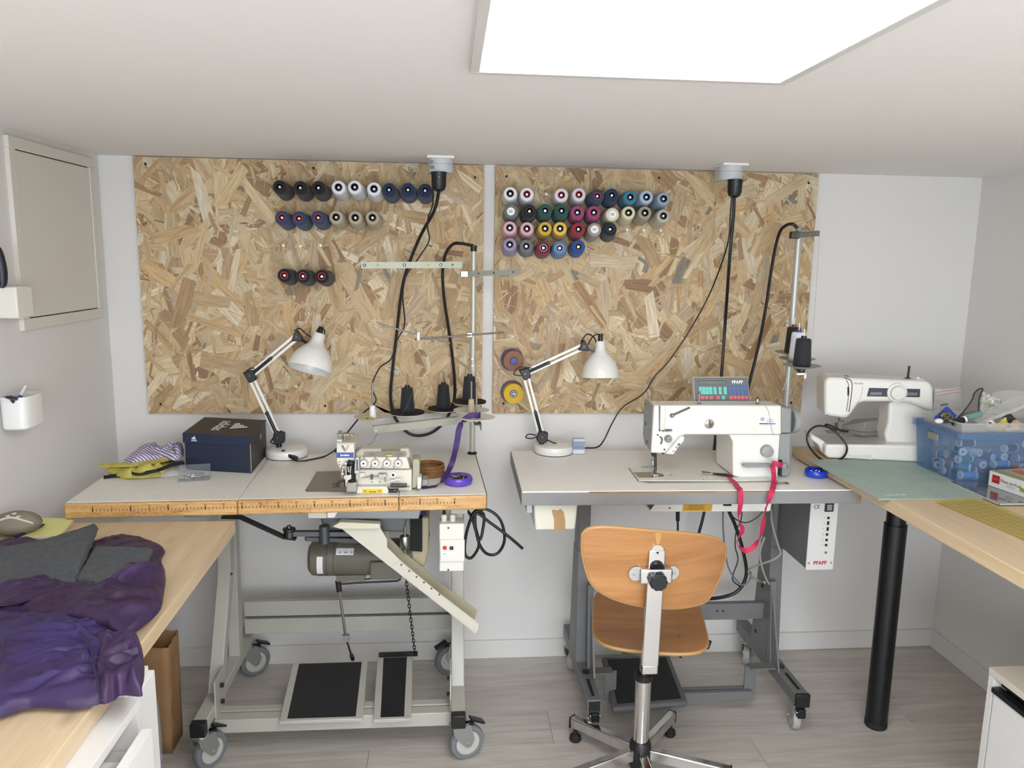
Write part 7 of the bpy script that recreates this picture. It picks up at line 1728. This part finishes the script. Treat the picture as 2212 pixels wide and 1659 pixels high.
# ------------------------------------------------------------------ low cabinet under the right desk
c0 = U(2137, 1440, x=1.45)
rc = thing('cabinet', 'white low cabinet with a black handle rail under the oak desk', 'cabinet', (1.7, c0.y-.3, 0))
CAB = mat('cabinet_white', '#dddbd6', .4); zt_ = c0.z; yb = c0.y; yf = yb-.62
k = MB(); k.box(1.45, 1.93, yf, yb, zt_-.02, zt_); k.build('top', mat('cabinet_top', '#d3cdbf', .45), rc, bevel=.001)
k = MB(); k.box(1.452, 1.93, yb-.018, yb, 0, zt_-.02); k.box(1.452, 1.93, yf, yf+.018, 0, zt_-.02); k.box(1.90, 1.93, yf+.018, yb-.018, 0, zt_-.02); k.build('carcass', CAB, rc)
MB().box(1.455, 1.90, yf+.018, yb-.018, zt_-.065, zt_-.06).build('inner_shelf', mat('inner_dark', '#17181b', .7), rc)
MB().box(1.452, 1.470, yf+.02, yb-.024, .02, zt_-.058).build('door', mat('door_white', '#e2e1de', .3), rc, bevel=.002)
MB().box(1.444, 1.470, yf+.02, yb-.024, zt_-.058, zt_-.045).build('handle_rail', BLACK_P, rc, bevel=.001)
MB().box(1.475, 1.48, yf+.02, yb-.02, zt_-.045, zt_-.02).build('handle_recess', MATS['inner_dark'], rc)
# ------------------------------------------------------------------ desk along the left wall
d1, d2, d3 = U(508, 1125, z=ZLD), U(330, 1388, z=ZLD), U(105, 1652, z=ZLD)
ldk = thing('desk', 'light oak worktop by the wall with purple cloth heaped on it', 'desk', (-.9, -1.4, 0))
dirn = (d3-d1).normalized(); near = d1+dirn*1.9
OAK2 = wood('light_oak_worktop', ['#b49a76', '#c8b08d', '#d1bb9a', '#dac6a9'], 2.2, (8, .8, 8), .45, contrast=(.25, .72), fine=.4, knots=3.5)
fly = d1.y+.006
top = [V((ROOM_L+.002, fly, ZLD-.036)), V((d1.x, d1.y, ZLD-.036)), V((near.x, near.y, ZLD-.036)), V((ROOM_L+.002, near.y, ZLD-.036))]
MB().prism(top[::-1], (0, 0, .036)).build('worktop', OAK2, ldk, bevel=.003)
# white drawer unit under it
c1 = U(303, 1508, z=.772)
cab = thing('drawer_unit', 'white drawer unit with a pulled-out drawer under the oak worktop', 'cabinet', (-.85, c1.y-.3, 0))
xr, yb, yf = c1.x, c1.y, c1.y-.62; zt_ = .773
k = MB(); k.box(-1.12, xr, yf, yb, zt_-.018, zt_); k.build('top', CAB, cab, bevel=.001)
k = MB(); k.box(-1.12, xr, yb-.018, yb, 0, zt_-.018); k.box(-1.12, xr, yf, yf+.018, 0, zt_-.018); k.box(-1.12, -1.10, yf+.018, yb-.018, 0, zt_-.018); k.build('carcass', CAB, cab)
MB().box(-1.09, xr-.02, yf+.02, yb-.02, .68, .684).build('drawer_bottom', mat('inner_grey', '#b5b3ae', .6), cab)
for dz in (.725, .705):
    MB().sphere((xr-.04, yb-.0185, dz), .0022).build('shelf_pin_hole', INK, cab)
dq = U(322, 1573, x=xr+.035)
drw = MB().box(xr+.022, xr+.040, yf-.02, dq.y, .42, dq.z).build('drawer_front', CAB, cab, bevel=.0015)
MB().box(xr-.35, xr+.022, dq.y-.03, dq.y-.016, .46, dq.z-.05).build('drawer_side', CAB, drw)
MB().box(xr-.35, xr+.022, yf+.03, yf+.044, .46, dq.z-.05).build('drawer_side', CAB, drw)
MB().box(xr+.002, xr+.020, yf+.0, yb-.004, .05, .40).build('drawer_front', CAB, cab, bevel=.0015)
c2 = U(318, 1400, x=d2.x-.004)
cab2 = thing('cabinet', 'white narrow cabinet behind the drawer unit under the oak worktop', 'cabinet', (-.85, (c2.y+yb)/2, 0))
MB().box(-1.12, d2.x-.004, yb+.004, c2.y, 0, .773).build('carcass', CAB, cab2, bevel=.0015)
MB().box(d2.x-.004, d2.x+.008, yb+.006, c2.y-.002, .03, .765).build('door', mat('door_white', '#e2e1de', .3), cab2, bevel=.0015)

# ------------------------------------------------------------------ purple garment
def satin(name, ca_, cb_):
    M = mat(name, ca_, .46, spec=.35); nt = M.node_tree; N = nt.nodes; L = nt.links; b = N['Principled BSDF']
    tc = N.new('ShaderNodeTexCoord'); nz = N.new('ShaderNodeTexNoise'); nz.inputs['Scale'].default_value = 5; nz.inputs['Detail'].default_value = 2
    L.new(tc.outputs['Object'], nz.inputs['Vector'])
    cr = N.new('ShaderNodeValToRGB'); cr.color_ramp.elements[0].position = .35; cr.color_ramp.elements[1].position = .65
    cr.color_ramp.elements[0].color = lin(ca_); cr.color_ramp.elements[1].color = lin(cb_)
    L.new(nz.outputs[0], cr.inputs[0]); L.new(cr.outputs[0], b.inputs['Base Color'])
    n2 = N.new('ShaderNodeTexNoise'); n2.inputs['Scale'].default_value = 14; n2.inputs['Detail'].default_value = 3; n2.inputs['Distortion'].default_value = 1.5
    L.new(tc.outputs['Object'], n2.inputs['Vector'])
    bp = N.new('ShaderNodeBump'); bp.inputs['Strength'].default_value = .12; bp.inputs['Distance'].default_value = .02
    L.new(n2.outputs[0], bp.inputs['Height']); L.new(bp.outputs[0], b.inputs['Normal'])
    return M
SATIN = satin('plum_satin', '#35213b', '#3a274c'); SATIN2 = satin('violet_satin', '#32233f', '#382b5e')
def smooth(x): x = max(0., min(1., x)); return x*x*(3-2*x)
def drape(name, outline, zb_, m_, hfun, parent=None, rings=16, n=140, peak=None, hang=None, straight=False, fray=0., pw=6):
    """cloth heap: pixel outline on the plane zb_, height by hfun(point, r, angle)"""
    P = [U(u, v, z=zb_) for u, v in outline]; k_ = max(2, n//len(P)); rf = random.Random(n)
    P = [P[i].lerp(P[(i+1) % len(P)], j/k_) for i in range(len(P)) for j in range(k_)] if straight else catmull(P+[P[0]], k_)[:-1]
    P = [p+V((rf.uniform(-fray, fray), rf.uniform(-fray, fray), 0)) for p in P]; m_n = len(P)
    c = U(*peak, z=zb_) if peak else sum(P, V())/m_n
    vs, fs = [], []
    for j in range(rings+1):
        r = j/rings
        for i, p in enumerate(P):
            q = c.lerp(p, r); edge = math.sqrt(max(0, 1-r**pw)); z = zb_+.001+edge*hfun(q, r, 2*math.pi*i/m_n)
            if hang: z += hang(q, r)
            vs.append(V((q.x, q.y, z)))
    for p in P:
        z = zb_+.0004+(hang(p, 1) if hang else 0); vs.append(V((p.x, p.y, z)))
    for j in range(rings):
        for i in range(m_n): i2 = (i+1) % m_n; fs.append((j*m_n+i, j*m_n+i2, (j+1)*m_n+i2, (j+1)*m_n+i))
    o = (rings+1)*m_n
    for i in range(m_n): i2 = (i+1) % m_n; fs.append((rings*m_n+i, rings*m_n+i2, o+i2, o+i))
    fs.append(list(range(o, o+m_n))[::-1])
    return MB().add(vs, fs).build(name, m_, parent)
from mathutils import noise as NZ
def ridge(q, s, k=(1, 1), ph=0.):
    return math.sqrt(abs(NZ.noise(V((q.x*s*k[0]+ph, q.y*s*k[1]-ph, ph*.7))))+.02)*1.3-.3+.5*NZ.noise(V((q.x*s*.6+ph*3, q.y*s*.6, ph)))
def folds(seed, n, box, ang, w=(.006, .016), h=(.008, .02), ln=(.08, .26)):
    rg = random.Random(seed); F = []
    for i in range(n):
        u, v = rg.uniform(box[0], box[2]), rg.uniform(box[1], box[3]); p = U(u, v, z=ZLD); a = rg.gauss(ang, .5)
        F.append((p, V((math.cos(a), math.sin(a), 0)), rg.uniform(*ln)/2, rg.uniform(*w), rg.uniform(*h), rg.uniform(-6, 6)))
    def f(q):
        z = 0.
        for p, d, l_, w_, h_, c in F:
            e = q-p; s = e.x*d.x+e.y*d.y; t = -e.x*d.y+e.y*d.x+c*s*s
            if abs(s) < l_*1.5: z = max(z, h_*math.exp(-(t/w_)**2)*math.exp(-(s/l_)**2*1.5))
        return z
    return f
def crease(q, ph):
    a = NZ.noise(V((q.x*16+ph, q.y*9+q.x*5, ph))); b_ = NZ.noise(V((q.x*30-q.y*12, q.y*34+ph, ph*2)))
    return .009*(1-abs(a)*3 if abs(a) < .33 else 0)*(.5+NZ.noise(V((q.x*6, q.y*6, ph)))) + .004*(1-abs(b_)*3 if abs(b_) < .33 else 0)*max(0, .4+NZ.noise(V((q.x*9+3, q.y*9, ph))))
jk = thing('purple_garment', 'crumpled purple satin garment heaped on the oak worktop', 'garment', U(150, 1350, z=ZLD))
zq = ZLD+.001
g1 = [(-60, 1178), (60, 1172), (160, 1176), (225, 1166), (250, 1158), (290, 1160), (330, 1172), (356, 1190), (349, 1212), (358, 1250), (352, 1290), (345, 1320), (310, 1352), (262, 1374), (180, 1390), (60, 1400), (-60, 1400)]
fa, fb, fc_ = folds(1, 34, (20, 1170, 350, 1360), .5), folds(2, 30, (-20, 1340, 230, 1520), .35), folds(3, 16, (215, 1395, 305, 1500), 1.3, h=(.008, .02), ln=(.05, .14))
drape('back_panel', g1, zq, SATIN, lambda q, r, t: .012+.010*ridge(q, 7, (1, .6), 2.1)+.6*fa(q)+crease(q, 1.), jk, rings=60, n=320, peak=(120, 1280), pw=12)
g4 = [(-70, 1300), (-20, 1280), (30, 1268), (75, 1264), (120, 1270), (170, 1276), (205, 1284), (245, 1288), (280, 1280), (310, 1258), (335, 1236), (352, 1228), (357, 1240), (354, 1285), (345, 1318), (312, 1350), (264, 1372), (215, 1362), (160, 1350), (90, 1345), (20, 1330), (-70, 1350)]
drape('turned_edge', g4, zq+.016, SATIN, lambda q, r, t: .016+.014*ridge(q, 9, (.8, 1), 4.4)+.7*fa(q)+crease(q, 4.), jk, rings=50, n=330, peak=(180, 1305), pw=10)
g2 = [(-80, 1345), (20, 1325), (90, 1345), (170, 1358), (232, 1350), (240, 1395), (245, 1450), (240, 1500), (215, 1522), (150, 1532), (70, 1530), (-80, 1545)]
drape('front_panel', g2, zq+.008, SATIN2, lambda q, r, t: .018+.012*ridge(q, 8, (.6, 1.2), 7.7)+.8*fb(q)+crease(q, 2.), jk, rings=64, n=320, peak=(100, 1440), pw=14)
g3 = [(205, 1385), (240, 1395), (275, 1392), (298, 1398), (310, 1420), (312, 1460), (306, 1490), (305, 1505), (262, 1503), (245, 1515), (215, 1518), (205, 1460)]
drape('sleeve', g3, zq+.010, SATIN, lambda q, r, t: .018+.010*ridge(q, 12, (1.4, .7), 3.1)+.8*fc_(q)+crease(q, 3.), jk, rings=44, n=260, peak=(255, 1452), pw=12)
sm_ = MB().tube([U(u, v, z=zq+.048) for u, v in ((172, 1368), (190, 1385), (200, 1420), (206, 1455), (214, 1490), (220, 1512))], .0018, 6, 5); sm_.build('seam', mat('seam_purple', '#2a1c42', .7), jk)
# grey felt pieces on the garment
FELTG = mat('grey_felt', '#595c5f', .95, noise=(70, '#4d5053'), bump=(180, .5))
f1 = thing('felt_piece', 'dark grey felt piece folded on the purple garment', 'fabric', U(80, 1220, z=ZLD+.05))
zf_ = ZLD+.031
def sheet(name, px, z_, h, m_, par, seed, th=.003):
    o = drape(name, px, z_, m_, lambda q, r, t: th+h*(.5+.5*math.sin(q.x*23+q.y*17+seed))+.003*ridge(q, 9, (1, 1), seed), par, rings=22, n=220, straight=True, fray=.0012, pw=40); return o
sheet('cloth', [(-60, 1235), (0, 1185), (40, 1178), (120, 1165), (170, 1148), (205, 1132), (213, 1142), (200, 1175), (172, 1240), (165, 1258), (110, 1262), (40, 1258), (-60, 1280)], zf_, .006, FELTG, f1, 1.)
f2 = thing('felt_piece', 'smaller grey felt piece beside the folded one on the purple garment', 'fabric', U(250, 1220, z=ZLD+.05))
sheet('cloth', [(178, 1230), (205, 1180), (260, 1182), (332, 1190), (315, 1225), (288, 1262), (240, 1268), (200, 1262), (165, 1258)], zf_-.004, .004, FELTG, f2, 2.4)
# pebble, notepad, pen
q = U(30, 1150, z=ZLD+.001)
pbm = mat('pebble', '#8d8474', .8, noise=(10, '#7b7263'), bump=(30, .2))
ps = thing('painted_pebble', 'smooth oval pebble with white lace painting on the worktop', 'pebble', U(30, 1158, z=ZLD))
pc = V((U(32, 1130, y=U(30, 1158, z=ZLD).y).x, U(30, 1158, z=ZLD).y+.01, ZLD+.032)); 
MB().sphere((0, 0, 0), .05, 28)
peb = MB().sphere(pc, .05, 28, (1.22, .9, .62)); peb.build('stone', pbm, ps)
def on_peb(a, b, k=1.012):
    """point on the stone: a = angle round the vertical from the camera side, b = height angle"""
    return pc+V((math.sin(a)*math.cos(b)*.05*1.22, -math.cos(a)*math.cos(b)*.05*.9, math.sin(b)*.05*.62))*k
lace = mat('lace_white', '#d0cabb', .8)
MB().tube([on_peb(-1.0+.12*i, .15+.75*math.sin(i*.18)) for i in range(18)], .0028, 6, 2).build('lace_band', lace, ps)
for a, b in ((-.9, .7), (-.3, 1.05), (.5, .95), (-1.3, .4), (.1, 1.3)):
    MB().sphere(on_peb(a, b, 1.0), .006, 8, (1, 1, .4)).build('lace_dot', lace, ps)
np0 = [U(u, v, z=ZLD+.001) for u, v in ((40, 1163), (80, 1124), (161, 1125), (128, 1163))]
npd = thing('notepad', 'yellow sticky notepad under the pebble', 'notepad', U(100, 1145, z=ZLD))
MB().prism(np0, (0, 0, .006)).build('pages', mat('note_white', '#dcdccf', .7), npd); MB().prism([p+V((0, 0, .0061)) for p in np0], (0, 0, .0012)).build('top_sheet', mat('note_yellow', '#e6e391', .6), npd)
pen = thing('pen', 'dark blue ballpoint pen lying on the yellow notepad', 'pen', U(65, 1145, z=ZLD+.01))
a, b = U(35, 1160, z=ZLD+.0125), U(97, 1132, z=ZLD+.0125)
MB().cyl(a, b-(b-a)*.15, .0042, n=12).build('barrel', mat('pen_navy', '#1d2546', .35), pen); MB().cyl(b-(b-a)*.15, b, .0042, .001, n=12).build('tip', mat('pen_dark', '#191b22', .4), pen)

# ------------------------------------------------------------------ paper bag and plastic bag on the floor
KR = mat('kraft_paper', '#a07a54', .75, noise=(5, '#93704c'), bump=(14, .25))
q0 = U(372, 1628, z=0); by0 = q0.y
pbg = thing('paper_bag', 'open brown kraft paper bag standing on the floor under the table', 'bag', (q0.x-.07, by0+.05, 0))
xl, xr_, yF, yBk = q0.x-.15, q0.x, by0, by0+.10
topF = U(386, 1397, y=yF).z; topB = U(372, 1362, y=yBk).z
def bagface(pts, name, n=7, seed=1):
    rg = random.Random(seed); A, B, C_, D_ = [V(p) for p in pts]; vs, fs = [], []
    for j in range(n+1):
        for i in range(n+1):
            p = A.lerp(B, i/n).lerp(D_.lerp(C_, i/n), j/n); nr = (B-A).cross(D_-A).normalized()
            inn = 1 if 0 < i < n and 0 < j else 0
            vs.append(p+nr*rg.uniform(-.004, .004)*inn)
    for j in range(n):
        for i in range(n): fs.append((j*(n+1)+i, j*(n+1)+i+1, (j+1)*(n+1)+i+1, (j+1)*(n+1)+i))
    o = MB().add(vs, fs).build(name, KR, pbg); o.modifiers.new('s', 'SOLIDIFY').thickness = .0012; return o
b_ = .010
bagface([(xl, yF, 0), (xr_, yF, 0), (xr_+b_, yF-.005, topF), (xl, yF-.005, topF)], 'front_side', seed=3)
bagface([(xr_, yF, 0), (xr_, yBk, 0), (xr_+.002, yBk+.004, topB), (xr_+b_, yF-.005, topF)], 'gusset', seed=4)
bagface([(xr_, yBk, 0), (xl, yBk, 0), (xl, yBk+.004, topB), (xr_+.002, yBk+.004, topB)], 'back_side', seed=5)
bagface([(xl, yBk, 0), (xl, yF, 0), (xl, yF-.005, topF), (xl, yBk+.004, topB)], 'gusset', seed=6)
MB().box(xl, xr_, yF, yBk, .0004, .002).build('bottom', KR, pbg)
pq_ = U(330, 1530, y=yF-.06); rg = random.Random(12)
bg = thing('plastic_bag', 'clear plastic bag with blue contents standing before the paper bag', 'bag', (pq_.x-.01, yF-.055, 0))
mb = MB().lathe([(0, .0), (.045, .0), (.055, .03), (.052, .12), (.048, .2), (.044, .22), (.03, .27), (.02, .295), (.024, .315), (0, .316)], (pq_.x-.034, yF-.068, .0), (0, 0, 1), 22)
for i, p in enumerate(mb.v): mb.v[i] = V((p.x+rg.uniform(-.005, .005), p.y+rg.uniform(-.005, .005), max(0.0, p.z+rg.uniform(-.006, .006))))
mb.build('film', glassy('bag_clear', '#cfdce4', .3, .1), bg, smooth=False)
mb = MB().lathe([(0, .004), (.036, .004), (.045, .05), (.040, .20), (.034, .24), (.02, .27), (0, .275)], (pq_.x-.034, yF-.068, 0), (0, 0, 1), 18)
for i, p in enumerate(mb.v): mb.v[i] = V((p.x+rg.uniform(-.004, .004), p.y+rg.uniform(-.004, .004), p.z))
mb.build('contents', mat('blue_wadding', '#2f76a8', .7, noise=(20, '#5b8fae')), bg, smooth=True)

# ------------------------------------------------------------------ holders on the left wall
def wall_cup(px_bot, px_top, r_, label, name='wall_cup'):
    """square-ish cup fixed to the left wall"""
    z0, z1 = U(*px_bot, x=ROOM_L+.05).z, U(*px_top, x=ROOM_L+.05).z
    return z0, z1
e0, e1 = U(45, 930, x=ROOM_L), U(43, 862, x=ROOM_L)
z0, z1 = U(22, 935, x=ROOM_L+.045).z, U(22, 862, x=ROOM_L+.045).z
yk = e0.y+.0
cup = thing('pen_cup', 'white cup with pens fixed to the side wall', 'cup', (ROOM_L+.03, yk-.05, z0))
def cup_ring(ins, z):
    pts = []; x0, x1, y0, y1 = ROOM_L+.0+ins, ROOM_L+.075-ins, yk-.105+ins, yk-ins
    for i in range(24):
        t = 2*math.pi*i/24; c, s = math.cos(t), math.sin(t)
        pts.append(V(((x0+x1)/2+(x1-x0)/2*abs(c)**.5*(1 if c > 0 else -1), (y0+y1)/2+(y1-y0)/2*abs(s)**.5*(1 if s > 0 else -1), z)))
    return pts
def tub_rings(levels):
    vs, fs = [], []; n = 24
    for ins, z in levels: vs += cup_ring(ins, z)
    for j in range(len(levels)-1):
        for i in range(n): fs.append((j*n+i, j*n+(i+1) % n, (j+1)*n+(i+1) % n, (j+1)*n+i))
    fs += [list(range(n))[::-1], list(range((len(levels)-1)*n, len(levels)*n))]
    return MB().add(vs, fs)
tub_rings([(.004, z0), (.001, z0+.004), (.0005, z1-.001), (.001, z1), (.003, z1), (.003, z0+.006)]).build('cup', WHITE_P, cup)
for i, (m_, a, b) in enumerate((('pen_blue', (24, 868), (55, 834)), ('pen_plum', (2, 872), (22, 856)), ('pen_plum', (-6, 870), (14, 858)))):
    col = {'pen_blue': '#2a6ea8', 'pen_plum': '#3a2a40'}[m_]
    xx = ROOM_L+.035+.008*i; A, B = U(*a, x=xx), U(*b, x=xx); A = A+(A-B)*(.9 if i == 0 else 1.1)
    A.y = min(max(A.y, yk-.095), yk-.012)
    po = thing('felt_pen', ['blue felt pen with white cap in the wall cup', 'dark plum pencil in the wall cup', 'dark plum pencil in the wall cup'][i], 'pen', A, group='pens in the wall cup')
    MB().cyl(A, A.lerp(B, .62), .0055, n=12).build('barrel', mat(m_, col, .4), po)
    MB().cyl(A.lerp(B, .60), B, .0058, .0035, n=12).build('cap', WHITE_P if i == 0 else mat(m_, col, .4), po)
z0b, z1b = U(12, 690, x=ROOM_L+.04).z, U(12, 618, x=ROOM_L+.04).z; yk2 = U(22, 650, x=ROOM_L).y
hb = thing('wall_holder', 'small white holder fixed to the side wall beside the access door', 'holder', (ROOM_L+.03, yk2-.04, z0b))
MB().box(ROOM_L, ROOM_L+.06, yk2-.08, yk2, z0b, z1b-.002).build('box', mat('holder_cream', '#e2e0d4', .4), hb, bevel=.004)
zz0, zz1 = z1b-.002, U(0, 535, x=ROOM_L+.03).z
sc = thing('scissors_handle', 'dark navy curved tool handle standing in the white wall holder', 'tool', (ROOM_L+.03, yk2-.03, zz0))
hy = U(4, 575, x=ROOM_L+.03).y
MB().tube([(ROOM_L+.03, hy-.01, zz0-.001), (ROOM_L+.03, hy-.004, zz0+.012), (ROOM_L+.03, hy-.003, (zz0+zz1)/2), (ROOM_L+.03, hy-.012, zz1-.006), (ROOM_L+.03, hy-.024, zz1)], lambda t: .006+.007*math.sin(math.pi*min(1, t*1.1)), 12, 5).build('handle', mat('handle_navy', '#15182a', .4), sc)
